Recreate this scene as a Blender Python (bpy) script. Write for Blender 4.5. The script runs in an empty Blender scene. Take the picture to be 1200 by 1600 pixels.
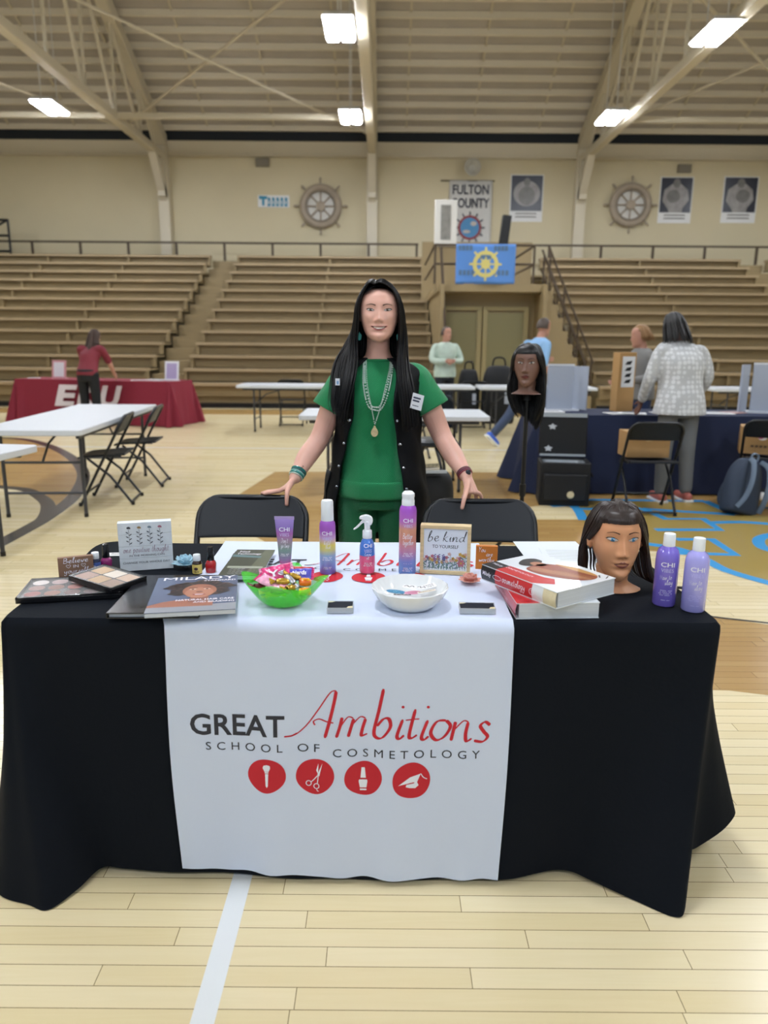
import bpy, bmesh, math, random
import numpy as np
from mathutils import Vector, Matrix, Euler
from mathutils.bvhtree import BVHTree
PI = math.pi
S = bpy.context.scene
COL = S.collection
R = random.Random(7)

# ---------------------------------------------------------------- camera, world, exposure
FOC, CAM_H, PITCH, ROLL = 1150.0, 1.41, math.radians(12.97), math.radians(0.45)
cd = bpy.data.cameras.new('camera')
cam = bpy.data.objects.new('camera', cd)
COL.objects.link(cam)
cd.sensor_fit = 'VERTICAL'
cd.sensor_height = 36.0
cd.lens = FOC / 1600 * 36.0
cd.clip_end = 200
cam.matrix_world = Matrix.Translation((0, 0, CAM_H)) @ Matrix.Rotation(PI / 2 - PITCH, 4, 'X') @ Matrix.Rotation(ROLL, 4, 'Z')
cd.dof.use_dof = True
cd.dof.focus_distance = 2.3
cd.dof.aperture_fstop = 2.7
S.camera = cam
S.view_settings.view_transform = 'Standard'
S.view_settings.look = 'None'
S.view_settings.gamma = 1
S.view_settings.use_curve_mapping = False
S.view_settings.exposure = 0.0
LAMP_E = 142.0
WORLD = 0.5
world = bpy.data.worlds.new('world')
S.world = world
world.use_nodes = True
world.node_tree.nodes['Background'].inputs[0].default_value = (0.74, 0.87, 1.0, 1)
world.node_tree.nodes['Background'].inputs[1].default_value = WORLD


def at(px, py, Y=None, z=None):
    """A point of the place from its place in the photo, at depth Y or at height z."""
    u, v = (px - 600) / FOC, (800 - py) / FOC
    x = u * math.cos(ROLL) - v * math.sin(ROLL)
    y = u * math.sin(ROLL) + v * math.cos(ROLL)
    d = Vector((x, math.cos(PITCH) + y * math.sin(PITCH), -math.sin(PITCH) + y * math.cos(PITCH)))
    k = Y / d.y if Y is not None else (z - CAM_H) / d.z
    return Vector((0, 0, CAM_H)) + d * k


# ---------------------------------------------------------------- materials
def lin(c):
    if isinstance(c, str):
        c = [int(c[i:i + 2], 16) for i in (0, 2, 4)]
    return tuple(((x / 255) / 12.92 if x / 255 <= 0.04045 else ((x / 255 + 0.055) / 1.055) ** 2.4) for x in c[:3]) + (1.0,)


MATS = {}


def mat(name, col='808080', rough=0.5, metal=0.0, spec=0.5, trans=0.0, ior=1.45, emit=0.0, sheen=0.0, coat=0.0, sss=0.0,
        noise=None, bump=None, stretch=(1, 1, 1), alpha=1.0, vcol=False, aniso=0.0):
    """noise = (scale, amount) mottles the colour; bump = (scale, strength) roughens the surface; stretch scales the texture space."""
    if name in MATS:
        return MATS[name]
    m = bpy.data.materials.new(name)
    MATS[name] = m
    m.use_nodes = True
    nt = m.node_tree
    b = nt.nodes['Principled BSDF']
    c = lin(col)
    b.inputs['Base Color'].default_value = c
    b.inputs['Roughness'].default_value = rough
    b.inputs['Metallic'].default_value = metal
    b.inputs['Specular IOR Level'].default_value = spec
    b.inputs['IOR'].default_value = ior
    b.inputs['Transmission Weight'].default_value = trans
    b.inputs['Sheen Weight'].default_value = sheen
    b.inputs['Coat Weight'].default_value = coat
    b.inputs['Coat Roughness'].default_value = 0.1
    b.inputs['Alpha'].default_value = alpha
    b.inputs['Anisotropic'].default_value = aniso
    if sss:
        b.inputs['Subsurface Weight'].default_value = sss
        b.inputs['Subsurface Radius'].default_value = (0.012, 0.005, 0.003)
        b.inputs['Subsurface Scale'].default_value = 0.4
    if emit:
        b.inputs['Emission Color'].default_value = c
        b.inputs['Emission Strength'].default_value = emit
    src = None
    if vcol:
        a = nt.nodes.new('ShaderNodeVertexColor')
        a.layer_name = 'Col'
        src = a.outputs['Color']
        nt.links.new(src, b.inputs['Base Color'])
    if noise or bump:
        tc = nt.nodes.new('ShaderNodeTexCoord')
        mp = nt.nodes.new('ShaderNodeMapping')
        mp.inputs['Scale'].default_value = stretch
        nt.links.new(tc.outputs['Object'], mp.inputs['Vector'])
    if noise:
        n = nt.nodes.new('ShaderNodeTexNoise')
        n.inputs['Scale'].default_value = noise[0]
        n.inputs['Detail'].default_value = 5
        nt.links.new(mp.outputs['Vector'], n.inputs['Vector'])
        r = nt.nodes.new('ShaderNodeMapRange')
        r.inputs['From Min'].default_value = 0.3
        r.inputs['From Max'].default_value = 0.7
        r.inputs['To Min'].default_value = 1 - noise[1]
        r.inputs['To Max'].default_value = 1 + noise[1]
        nt.links.new(n.outputs['Fac'], r.inputs['Value'])
        mx = nt.nodes.new('ShaderNodeVectorMath')
        mx.operation = 'MULTIPLY'
        if src:
            nt.links.new(src, mx.inputs[0])
        else:
            mx.inputs[0].default_value = c[:3]
        nt.links.new(r.outputs['Result'], mx.inputs[1])
        nt.links.new(mx.outputs['Vector'], b.inputs['Base Color'])
    if bump:
        n = nt.nodes.new('ShaderNodeTexNoise')
        n.inputs['Scale'].default_value = bump[0]
        n.inputs['Detail'].default_value = 3
        nt.links.new(mp.outputs['Vector'], n.inputs['Vector'])
        bp = nt.nodes.new('ShaderNodeBump')
        bp.inputs['Strength'].default_value = bump[1]
        bp.inputs['Distance'].default_value = 0.004
        nt.links.new(n.outputs['Fac'], bp.inputs['Height'])
        nt.links.new(bp.outputs['Normal'], b.inputs['Normal'])
    return m


def ramp_mat(name, stops, axis='Z', lo=0.0, hi=1.0, rough=0.3, metal=0.0, trans=0.0, coat=0.0):
    """Colour bands along one object axis, printed on the thing."""
    if name in MATS:
        return MATS[name]
    m = mat(name, 'ffffff', rough, metal, trans=trans, coat=coat)
    nt = m.node_tree
    tc = nt.nodes.new('ShaderNodeTexCoord')
    sx = nt.nodes.new('ShaderNodeSeparateXYZ')
    nt.links.new(tc.outputs['Object'], sx.inputs[0])
    mr = nt.nodes.new('ShaderNodeMapRange')
    mr.inputs['From Min'].default_value = lo
    mr.inputs['From Max'].default_value = hi
    nt.links.new(sx.outputs[axis], mr.inputs['Value'])
    rp = nt.nodes.new('ShaderNodeValToRGB')
    e = rp.color_ramp.elements
    while len(e) < len(stops):
        e.new(0.5)
    for el, (p, c) in zip(e, stops):
        el.position = p
        el.color = lin(c)
    nt.links.new(mr.outputs['Result'], rp.inputs['Fac'])
    nt.links.new(rp.outputs['Color'], nt.nodes['Principled BSDF'].inputs['Base Color'])
    return m


def floor_mat(name, c1, c2, gap, rough=0.22, W=0.057, L=0.85):
    """Strip flooring: rows along X with staggered butt joints, each strip its own tone and grain."""
    m = mat(name, c1, rough, spec=0.5)
    nt = m.node_tree
    N, K = nt.nodes.new, nt.links.new
    b = nt.nodes['Principled BSDF']

    def M(op, a, c=None):
        n = N('ShaderNodeMath')
        n.operation = op
        for i, q in enumerate((a, c)):
            if q is None:
                continue
            if isinstance(q, (int, float)):
                n.inputs[i].default_value = q
            else:
                K(q, n.inputs[i])
        return n.outputs[0]
    geo = N('ShaderNodeNewGeometry')
    sx = N('ShaderNodeSeparateXYZ')
    K(geo.outputs['Position'], sx.inputs[0])
    yv = M('DIVIDE', sx.outputs['Y'], W)
    row = M('FLOOR', yv)
    fy = M('FRACT', yv)
    wn = N('ShaderNodeTexWhiteNoise')
    wn.noise_dimensions = '1D'
    K(row, wn.inputs['W'])
    xv = M('ADD', M('DIVIDE', sx.outputs['X'], L), M('MULTIPLY', wn.outputs['Value'], 9.0))
    colm = M('FLOOR', xv)
    fx = M('FRACT', xv)
    cb = N('ShaderNodeCombineXYZ')
    K(row, cb.inputs[0])
    K(colm, cb.inputs[1])
    w2 = N('ShaderNodeTexWhiteNoise')
    w2.noise_dimensions = '3D'
    K(cb.outputs[0], w2.inputs['Vector'])
    gv = N('ShaderNodeCombineXYZ')
    K(M('MULTIPLY', sx.outputs['X'], 2.2), gv.inputs[0])
    K(M('MULTIPLY', sx.outputs['Y'], 34.0), gv.inputs[1])
    K(M('MULTIPLY', w2.outputs['Value'], 40.0), gv.inputs[2])
    nz = N('ShaderNodeTexNoise')
    nz.inputs['Scale'].default_value = 1.6
    nz.inputs['Detail'].default_value = 6
    nz.inputs['Distortion'].default_value = 1.2
    K(gv.outputs[0], nz.inputs['Vector'])
    f = M('ADD', M('MULTIPLY', w2.outputs['Value'], 0.62), M('MULTIPLY', nz.outputs['Fac'], 0.42))
    mix = N('ShaderNodeMix')
    mix.data_type = 'RGBA'
    K(f, mix.inputs['Factor'])
    mix.inputs[6].default_value = lin(c1)
    mix.inputs[7].default_value = lin(c2)
    dy = M('MULTIPLY', M('MINIMUM', fy, M('SUBTRACT', 1.0, fy)), W)
    dx = M('MULTIPLY', M('MINIMUM', fx, M('SUBTRACT', 1.0, fx)), L)
    g = M('LESS_THAN', M('MINIMUM', dx, dy), 0.0009)
    mg = N('ShaderNodeMix')
    mg.data_type = 'RGBA'
    K(g, mg.inputs['Factor'])
    K(mix.outputs[2], mg.inputs[6])
    mg.inputs[7].default_value = lin(gap)
    K(mg.outputs[2], b.inputs['Base Color'])
    return m


# ---------------------------------------------------------------- mesh helpers
class MB:
    """Collects shapes for ONE mesh object."""

    def __init__(s):
        s.v, s.f, s.m = [], [], []

    def add(s, vs, fs, mi=0, M=None):
        o = len(s.v)
        s.v += [tuple(M @ Vector(p)) if M else tuple(p) for p in vs]
        s.f += [tuple(i + o for i in f) for f in fs]
        s.m += [mi] * len(fs)
        return s

    def box(s, c, d, mi=0, M=None, taper=1.0):
        x, y, z = (q / 2 for q in d)
        t = taper
        vs = [(-x, -y, -z), (x, -y, -z), (x, y, -z), (-x, y, -z), (-x * t, -y * t, z), (x * t, -y * t, z), (x * t, y * t, z), (-x * t, y * t, z)]
        T = Matrix.Translation(c)
        return s.add(vs, [(3, 2, 1, 0), (4, 5, 6, 7), (0, 1, 5, 4), (1, 2, 6, 5), (2, 3, 7, 6), (3, 0, 4, 7)], mi, (M @ T) if M else T)

    def bar(s, a, b, w, h, mi=0, M=None, up=(0, 0, 1)):
        a, b = Vector(a), Vector(b)
        y = (b - a)
        L = y.length
        y.normalize()
        u = Vector(up)
        if abs(y.dot(u)) > 0.98:
            u = Vector((0, 1, 0))
        x = y.cross(u).normalized()
        z = x.cross(y)
        T = Matrix((x, y, z)).transposed().to_4x4()
        T.translation = (a + b) / 2
        return s.box((0, 0, 0), (w, L, h), mi, (M @ T) if M else T)

    def tube(s, pts, r, n=8, closed=False, mi=0, M=None, cap=True, flat=1.0):
        pts = [Vector(p) for p in pts]
        k = len(pts)
        rs = r if isinstance(r, (list, tuple)) else [r] * k
        vs, fs = [], []
        t0 = (pts[1] - pts[0]).normalized()
        nrm = t0.orthogonal().normalized()
        for i, p in enumerate(pts):
            a = pts[(i - 1) % k] if (i or closed) else p
            c = pts[(i + 1) % k] if (i < k - 1 or closed) else p
            t = (c - a)
            if t.length < 1e-9:
                t = t0
            t = t.normalized()
            nrm = (nrm - t * nrm.dot(t))
            nrm = nrm.normalized() if nrm.length > 1e-6 else t.orthogonal().normalized()
            bn = t.cross(nrm)
            for j in range(n):
                an = 2 * PI * j / n
                vs.append(p + nrm * (math.cos(an) * rs[i]) + bn * (math.sin(an) * rs[i] * flat))
        for i in range(k if closed else k - 1):
            for j in range(n):
                a, b_ = i * n + j, i * n + (j + 1) % n
                c, d = ((i + 1) % k) * n + (j + 1) % n, ((i + 1) % k) * n + j
                fs.append((a, b_, c, d))
        if cap and not closed:
            fs.append(tuple(range(n - 1, -1, -1)))
            fs.append(tuple(range((k - 1) * n, k * n)))
        return s.add(vs, fs, mi, M)

    def lathe(s, prof, n=24, c=(0, 0, 0), mi=0, M=None, sx=1.0, sy=1.0, wob=None):
        vs, fs = [], []
        for (r, z) in prof:
            for j in range(n):
                a = 2 * PI * j / n
                q = r * (wob(a, z) if wob else 1)
                vs.append((c[0] + q * math.cos(a) * sx, c[1] + q * math.sin(a) * sy, c[2] + z))
        for i in range(len(prof) - 1):
            for j in range(n):
                fs.append((i * n + j, i * n + (j + 1) % n, (i + 1) * n + (j + 1) % n, (i + 1) * n + j))
        if prof[0][0] > 1e-6:
            fs.append(tuple(range(n - 1, -1, -1)))
        if prof[-1][0] > 1e-6:
            fs.append(tuple(range((len(prof) - 1) * n, len(prof) * n)))
        return s.add(vs, fs, mi, M)

    def cyl(s, a, b, r0, r1=None, n=16, mi=0, M=None):
        return s.tube([a, b], [r0, r0 if r1 is None else r1], n, mi=mi, M=M)

    def ball(s, c, r, nu=16, nv=10, mi=0, M=None):
        if not isinstance(r, (tuple, list)):
            r = (r, r, r)
        prof = [(math.sin(PI * i / nv), -math.cos(PI * i / nv)) for i in range(nv + 1)]
        T = Matrix.Translation(c) @ Matrix.Diagonal((r[0], r[1], r[2], 1))
        return s.lathe([(max(p, 1e-4), z) for p, z in prof], nu, mi=mi, M=(M @ T) if M else T)

    def prism(s, poly, depth, mi=0, M=None):
        """poly in the XY plane, raised by depth along +Z."""
        n = len(poly)
        vs = [(p[0], p[1], 0) for p in poly] + [(p[0], p[1], depth) for p in poly]
        fs = [tuple(range(n - 1, -1, -1)), tuple(range(n, 2 * n))] + [(i, (i + 1) % n, n + (i + 1) % n, n + i) for i in range(n)]
        return s.add(vs, fs, mi, M)

    def flat(s, poly, mi=0, M=None, z=0.0):
        return s.add([(p[0], p[1], z) for p in poly], [tuple(range(len(poly)))], mi, M)

    def grid(s, fn, nu, nv, cu=False, cv=False, mi=0, M=None):
        U, V = nu if cu else nu + 1, nv if cv else nv + 1
        vs = [fn(i / nu, j / nv) for i in range(U) for j in range(V)]
        fs = [(i * V + j, ((i + 1) % U) * V + j, ((i + 1) % U) * V + (j + 1) % V, i * V + (j + 1) % V) for i in range(nu) for j in range(nv)]
        return s.add(vs, fs, mi, M)

    def warp(s, fn):
        s.v = [tuple(fn(Vector(p))) for p in s.v]
        return s

    def build(s, name, mats, parent=None, loc=None, rot=None, smooth=35, bevel=0.0, seg=2, sub=0, solid=0.0, label=None, kind=None, fix=True):
        me = bpy.data.meshes.new(name)
        me.from_pydata(s.v, [], s.f)
        if not isinstance(mats, (list, tuple)):
            mats = [mats]
        for q in mats:
            me.materials.append(q)
        if len(mats) > 1:
            me.polygons.foreach_set('material_index', s.m)
        if fix:
            bm = bmesh.new()
            bm.from_mesh(me)
            bmesh.ops.recalc_face_normals(bm, faces=bm.faces)
            bm.to_mesh(me)
            bm.free()
        me.validate()
        if smooth:
            me.polygons.foreach_set('use_smooth', [True] * len(me.polygons))
            if smooth < 180:
                me.set_sharp_from_angle(angle=math.radians(smooth))
        o = bpy.data.objects.new(name, me)
        COL.objects.link(o)
        if parent:
            o.parent = parent
        if loc is not None:
            o.location = loc
        if rot is not None:
            o.rotation_euler = rot
        if solid:
            q = o.modifiers.new('solid', 'SOLIDIFY')
            q.thickness = solid
            q.offset = 0
        if bevel:
            q = o.modifiers.new('bevel', 'BEVEL')
            q.width = bevel
            q.segments = seg
            q.limit_method = 'ANGLE'
            q.angle_limit = math.radians(40)
            q.harden_normals = False
        if sub:
            q = o.modifiers.new('sub', 'SUBSURF')
            q.levels = q.render_levels = sub
        if label:
            o['label'] = label
        if kind:
            o['kind'] = kind
        return o


def tag(o, label, cat, group=None, kind=None):
    o['label'] = label
    o['category'] = cat
    if group:
        o['group'] = group
    if kind:
        o['kind'] = kind
    return o


def thing(name, label, cat, loc=(0, 0, 0), rz=0.0, group=None, rot=None):
    o = bpy.data.objects.new(name, None)
    COL.objects.link(o)
    o.location = loc
    o.rotation_euler = rot if rot else (0, 0, rz)
    return tag(o, label, cat, group)


def struct(o):
    o['kind'] = 'structure'
    return o


def kids(o):
    return [c for c in bpy.data.objects if c.parent is o]


def dup(root, loc, rz=None, label=None, group=None, rot=None):
    r = root.copy()
    COL.objects.link(r)
    r.location = loc
    if rot:
        r.rotation_euler = rot
    elif rz is not None:
        r.rotation_euler = (0, 0, rz)
    if label:
        r['label'] = label
    if group:
        r['group'] = group

    def rec(src, dst):
        for ch in kids(src):
            c = ch.copy()
            COL.objects.link(c)
            c.parent = dst
            rec(ch, c)
    rec(root, r)
    return r


def spline(pts, n=8, closed=False):
    """Catmull-Rom through points of any dimension."""
    P = [tuple(p) for p in pts]
    k = len(P)
    out = []
    for i in range(k if closed else k - 1):
        p = [P[(i + d) % k] if closed else P[min(max(i + d, 0), k - 1)] for d in (-1, 0, 1, 2)]
        for j in range(n):
            t = j / n
            out.append(tuple(0.5 * (2 * b + (c - a) * t + (2 * a - 5 * b + 4 * c - d) * t * t + (3 * b - a - 3 * c + d) * t ** 3) for a, b, c, d in zip(*p)))
    if not closed:
        out.append(P[-1])
    return out


def rrect(w, h, r, n=5):
    pts = []
    for cx, cy, a0 in ((w / 2 - r, h / 2 - r, 0), (-w / 2 + r, h / 2 - r, 90), (-w / 2 + r, -h / 2 + r, 180), (w / 2 - r, -h / 2 + r, 270)):
        for i in range(n + 1):
            a = math.radians(a0 + 90 * i / n)
            pts.append((cx + r * math.cos(a), cy + r * math.sin(a)))
    return pts


def ell(cx, cy, rx, ry, n=24, a0=0.0):
    c, s_ = math.cos(a0), math.sin(a0)
    return [(cx + rx * math.cos(t) * c - ry * math.sin(t) * s_, cy + rx * math.cos(t) * s_ + ry * math.sin(t) * c) for t in (2 * PI * i / n for i in range(n))]


# ---------------------------------------------------------------- writing
_TX = {}


def text_geo(body, size=1.0, align='CENTER', bold=0.0, spacing=1.0):
    key = (body, align, bold, spacing)
    if key not in _TX:
        cu = bpy.data.curves.new('lettering', 'FONT')
        cu.body = body
        cu.align_x = align
        cu.size = 1.0
        cu.resolution_u = 3
        cu.offset = bold
        cu.space_character = spacing
        o = bpy.data.objects.new('lettering', cu)
        COL.objects.link(o)
        dg = bpy.context.evaluated_depsgraph_get()
        ev = o.evaluated_get(dg)
        me = ev.to_mesh()
        _TX[key] = ([tuple(v.co)[:2] for v in me.vertices], [tuple(p.vertices) for p in me.polygons])
        ev.to_mesh_clear()
        bpy.data.objects.remove(o)
        bpy.data.curves.remove(cu)
    v, f = _TX[key]
    return [(x * size, y * size) for x, y in v], f


def text_fit(body, w, h, bold=0.0, shear=0.0, spacing=1.0):
    """Letters scaled so that the line is w wide and its tallest sign h high, centred on x, base line at y=0."""
    v, f = text_geo(body, 1.0, 'LEFT', bold, spacing)
    if not v:
        return v, f
    x0, x1 = min(p[0] for p in v), max(p[0] for p in v)
    y1 = max(p[1] for p in v)
    k, q = w / (x1 - x0), h / y1
    return [((x - (x0 + x1) / 2) * k + y * q * shear, y * q) for x, y in v], f


def nib(paths, w, thin=0.35, ang=math.radians(40), smooth=6, taper=True):
    """Pen strokes: each path is a list of points; the width follows the pen's slant."""
    V, Fc = [], []
    for p in paths:
        q = spline(p, smooth) if len(p) > 2 else [tuple(a) for a in p]
        n = len(q)
        o = len(V)
        for i in range(n):
            a, b = q[max(i - 1, 0)], q[min(i + 1, n - 1)]
            dx, dy = b[0] - a[0], b[1] - a[1]
            L = math.hypot(dx, dy) or 1e-9
            dx, dy = dx / L, dy / L
            k = abs(math.sin(math.atan2(dy, dx) - ang))
            ww = w * (thin + (1 - thin) * k) / 2
            if taper and i in (0, n - 1):
                ww *= 0.5
            V += [(q[i][0] - dy * ww, q[i][1] + dx * ww), (q[i][0] + dy * ww, q[i][1] - dx * ww)]
        Fc += [(o + 2 * i, o + 2 * i + 1, o + 2 * i + 3, o + 2 * i + 2) for i in range(n - 1)]
    return V, Fc


# one-stroke handwriting on a unit x-height; (advance, strokes)
HW = {
    'a': (.95, [[(.75, .85), (.45, 1), (.12, .6), (.25, .05), (.6, .25), (.78, .95), (.75, .15), (.95, .1)]]),
    'b': (.9, [[(.1, .5), (.35, 1.7), (.3, 2.0), (.15, 1.5), (.12, .1), (.45, 0), (.72, .45), (.5, .85), (.15, .6)]]),
    'c': (.8, [[(.7, .8), (.45, 1), (.12, .55), (.35, 0), (.8, .25)]]),
    'd': (1.0, [[(.75, .85), (.4, .95), (.1, .45), (.35, 0), (.7, .4), (.95, 1.9), (.85, 2.0), (.78, .3), (1.0, .1)]]),
    'e': (.8, [[(.1, .4), (.55, .6), (.55, .95), (.25, .9), (.12, .4), (.4, 0), (.8, .3)]]),
    'f': (.7, [[(.1, .3), (.5, 1.8), (.4, 2.0), (.28, 1.2), (.25, -.7)], [(.05, .85), (.6, .95)]]),
    'g': (.9, [[(.7, .85), (.4, 1), (.12, .55), (.35, .1), (.65, .4), (.75, .95), (.65, -.5), (.3, -.75), (.1, -.4), (.85, .2)]]),
    'h': (.95, [[(.1, .5), (.38, 1.8), (.3, 2.0), (.18, 1.2), (.15, 0), (.3, .75), (.6, .9), (.65, .1), (.95, .1)]]),
    'i': (.45, [[(.1, .4), (.22, .95), (.2, .1), (.45, .15)], [(.24, 1.35), (.28, 1.45)]]),
    'k': (.95, [[(.1, .5), (.38, 1.8), (.3, 2.0), (.18, 1.2), (.15, 0)], [(.16, .42), (.45, .8), (.72, 1.05)], [(.25, .55), (.5, .2), (.72, .0), (.95, .12)]]),
    'l': (.5, [[(.1, .4), (.4, 1.7), (.32, 2.0), (.2, 1.2), (.22, .1), (.5, .15)]]),
    'm': (1.35, [[(.05, .5), (.18, .95), (.15, 0), (.35, .85), (.55, .85), (.55, 0), (.75, .85), (.98, .85), (1.0, .1), (1.3, .15)]]),
    'n': (1.0, [[(.05, .5), (.18, .95), (.15, 0), (.4, .85), (.68, .85), (.68, .1), (1.0, .15)]]),
    'o': (.85, [[(.55, .95), (.2, .85), (.12, .35), (.4, 0), (.7, .4), (.55, .95), (.85, .75)]]),
    'p': (.9, [[(.05, .5), (.2, .95), (.12, -.8)], [(.16, .6), (.45, .98), (.72, .5), (.45, .05), (.16, .2)]]),
    'r': (.7, [[(.05, .5), (.2, .95), (.17, 0), (.3, .7), (.65, .9)]]),
    's': (.7, [[(.1, .2), (.5, .98), (.3, .6), (.6, .25), (.35, 0), (.1, .15)]]),
    't': (.6, [[(.3, 1.7), (.22, .2), (.55, .15)], [(.0, 1.05), (.6, 1.15)]]),
    'u': (.95, [[(.1, .9), (.15, .2), (.45, .05), (.68, .5), (.72, .95), (.7, .15), (.95, .15)]]),
    'v': (.8, [[(.08, .9), (.35, 0), (.65, .9), (.8, .85)]]),
    'w': (1.2, [[(.08, .9), (.25, .05), (.55, .7), (.8, .05), (1.05, .9), (1.2, .85)]]),
    'y': (.9, [[(.1, .9), (.2, .25), (.5, .2), (.7, .9), (.6, -.5), (.3, -.75), (.1, -.4)]]),
    "'": (.3, [[(.2, 2.0), (.12, 1.6)]]),
    'A': (1.3, [[(.05, 0), (.65, 1.9), (.9, 0)], [(.25, .7), (1.0, .75)]]),
    'B': (1.1, [[(.2, 1.9), (.15, 0)], [(.1, 1.8), (.7, 1.75), (.75, 1.2), (.2, 1.0), (.85, .8), (.85, .2), (.12, .03)]]),
    'D': (1.1, [[(.2, 1.9), (.15, 0)], [(.1, 1.85), (.8, 1.6), (.9, .6), (.12, .03)]]),
    'H': (1.2, [[(.15, 1.9), (.12, 0)], [(.9, 1.9), (.88, 0)], [(.1, .95), (.95, 1.0)]]),
    'K': (1.1, [[(.15, 1.9), (.12, 0)], [(.85, 1.9), (.15, .9), (.9, 0)]]),
    'T': (1.0, [[(.0, 1.8), (1.05, 1.9)], [(.5, 1.85), (.45, 0)]]),
    'Y': (1.1, [[(.1, 1.9), (.5, 1.0), (.95, 1.9)], [(.5, 1.0), (.42, 0)]]),
    ' ': (.6, []),
}


def hand(body, w, xh, pen=0.16, slant=0.12, thin=0.6):
    """Handwriting w wide with x-height xh, centred on x, base line at y=0."""
    x, strokes = 0.0, []
    for ch in body:
        adv, st = HW.get(ch, HW['o'])
        strokes += [[(px + x, py) for px, py in s_] for s_ in st]
        x += adv + 0.04
    v, f = nib(strokes, pen, thin)
    k = w / max(x, 1e-6)
    return [((px - x / 2) * k + py * xh * slant, py * xh) for px, py in v], f


class Ink(MB):
    """Printed shapes in a flat (x, y) layout, later laid on a surface."""

    def put(s, geo, x=0.0, y=0.0, mi=0, z=0.0, rot=0.0):
        v, f = geo
        c, q = math.cos(rot), math.sin(rot)
        return s.add([(a * c - b * q + x, a * q + b * c + y, z) for a, b in v], f, mi)

    def poly(s, pts, mi=0, z=0.0, x=0.0, y=0.0):
        return s.add([(p[0] + x, p[1] + y, z) for p in pts], [tuple(range(len(pts)))], mi)

    def line(s, pts, w, mi=0, z=0.0, x=0.0, y=0.0, smooth=5):
        v, f = nib([pts], w, 1.0, smooth=smooth, taper=False)
        return s.add([(a + x, b + y, z) for a, b in v], f, mi)

# ================================================================ the hall
M_CREAM = mat('cream_paint', 'cbc0a0', 0.6, noise=(0.7, 0.03))
M_CREAM2 = mat('cream_steel', 'cfc6b0', 0.45)
M_DECK = mat('roof_deck', 'b9b2a8', 0.8, noise=(1.5, 0.06))
M_DARK = mat('dark_gap', '1b222b', 0.7)
M_BROWN = mat('rail_brown', '4a3d2e', 0.5)
M_BENCH = mat('bench_wood', 'a69272', 0.42, noise=(2.0, 0.08), stretch=(1, 12, 12))
M_RISER = mat('bench_riser', '8c7a58', 0.5, noise=(2.0, 0.1), stretch=(1, 10, 10))
M_BLACK = mat('black_paint', '0d0e10', 0.4)
M_TAN = mat('tan_paint', '94825f', 0.5, noise=(1.2, 0.05))
M_DOOR = mat('door_paint', '8d8660', 0.45)
M_WHITE = mat('white_plain', 'e6e8ea', 0.5)
M_INK = mat('ink_black', '15161a', 0.6)
M_CHROME = mat('chrome', 'c8cacc', 0.18, 1.0)
FLOOR_M = floor_mat('maple_floor', 'd2c093', 'e3d6b2', '6e5c3c', rough=0.24)
AMBER_M = floor_mat('stained_floor', 'a07c48', 'b29159', '5a4222', rough=0.24)
GOLD_M = mat('gold_floor_paint', 'a28c4c', 0.22)
BLUE_M = mat('blue_floor_paint', '3f9ad6', 0.22)
WLINE_M = mat('white_floor_paint', 'd9dcdc', 0.22)
BLINE_M = mat('black_floor_paint', '2b2724', 0.25)

BACK = 25.0
b = MB()
b.add([(-20, -6, 0), (20, -6, 0), (20, BACK, 0), (-20, BACK, 0)], [(0, 1, 2, 3)])
struct(b.build('floor', FLOOR_M, smooth=0))


def floor_patch(name, pts, m, z):
    q = MB()
    q.add([(p[0], p[1], z) for p in pts], [tuple(range(len(pts)))])
    return struct(q.build(name, m, smooth=0))


FLN = [0]


def floor_line(name, pts, w, m, z, sm=6):
    q = MB()
    FLN[0] += 1
    z += 0.00006 * FLN[0]
    v, f = nib([[(p[0], p[1]) for p in pts]], w, 1.0, smooth=sm, taper=False)
    q.add([(a, c, z) for a, c in v], f)
    return struct(q.build(name, m, smooth=0))


def gp(*pp):
    return [at(x, y, z=0.0) for x, y in pp]


floor_line('floor_line_white', [(-0.379, 1.0), (-0.369, 2.6)], 0.052, WLINE_M, 0.0009)
floor_line('floor_line_far', [(-8, 9.9), (3.0, 9.9)], 0.05, WLINE_M, 0.0009)
floor_patch('floor_strip_amber', [(-20, 14.6), (20, 14.6), (20, 15.7), (-20, 15.7)], AMBER_M, 0.0005)
lane = [at(-60, 684, z=0), at(0, 684, z=0), at(52, 689, z=0), at(101, 708, z=0), at(129, 736, z=0), at(119, 771, z=0), at(77, 806, z=0), at(21, 838, z=0), at(-60, 880, z=0)]
lane_in = [at(-60, 757, z=0), at(0, 761, z=0), at(42, 766, z=0), at(70, 782, z=0), at(75, 796, z=0), at(66, 813, z=0), at(40, 828, z=0)]
sp_o, sp_i = spline(lane, 8), spline(lane_in, 8)
floor_patch('floor_patch_amber', [p[:2] for p in sp_o] , AMBER_M, 0.0005)
floor_patch('floor_patch_maple', [p[:2] for p in sp_i] + [at(-60, 866, z=0)[:2]], FLOOR_M, 0.0008)
floor_line('floor_line_arc', lane, 0.13, BLINE_M, 0.0011, 10)
floor_line('floor_line_hook', lane_in, 0.12, BLINE_M, 0.0012, 10)
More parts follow.
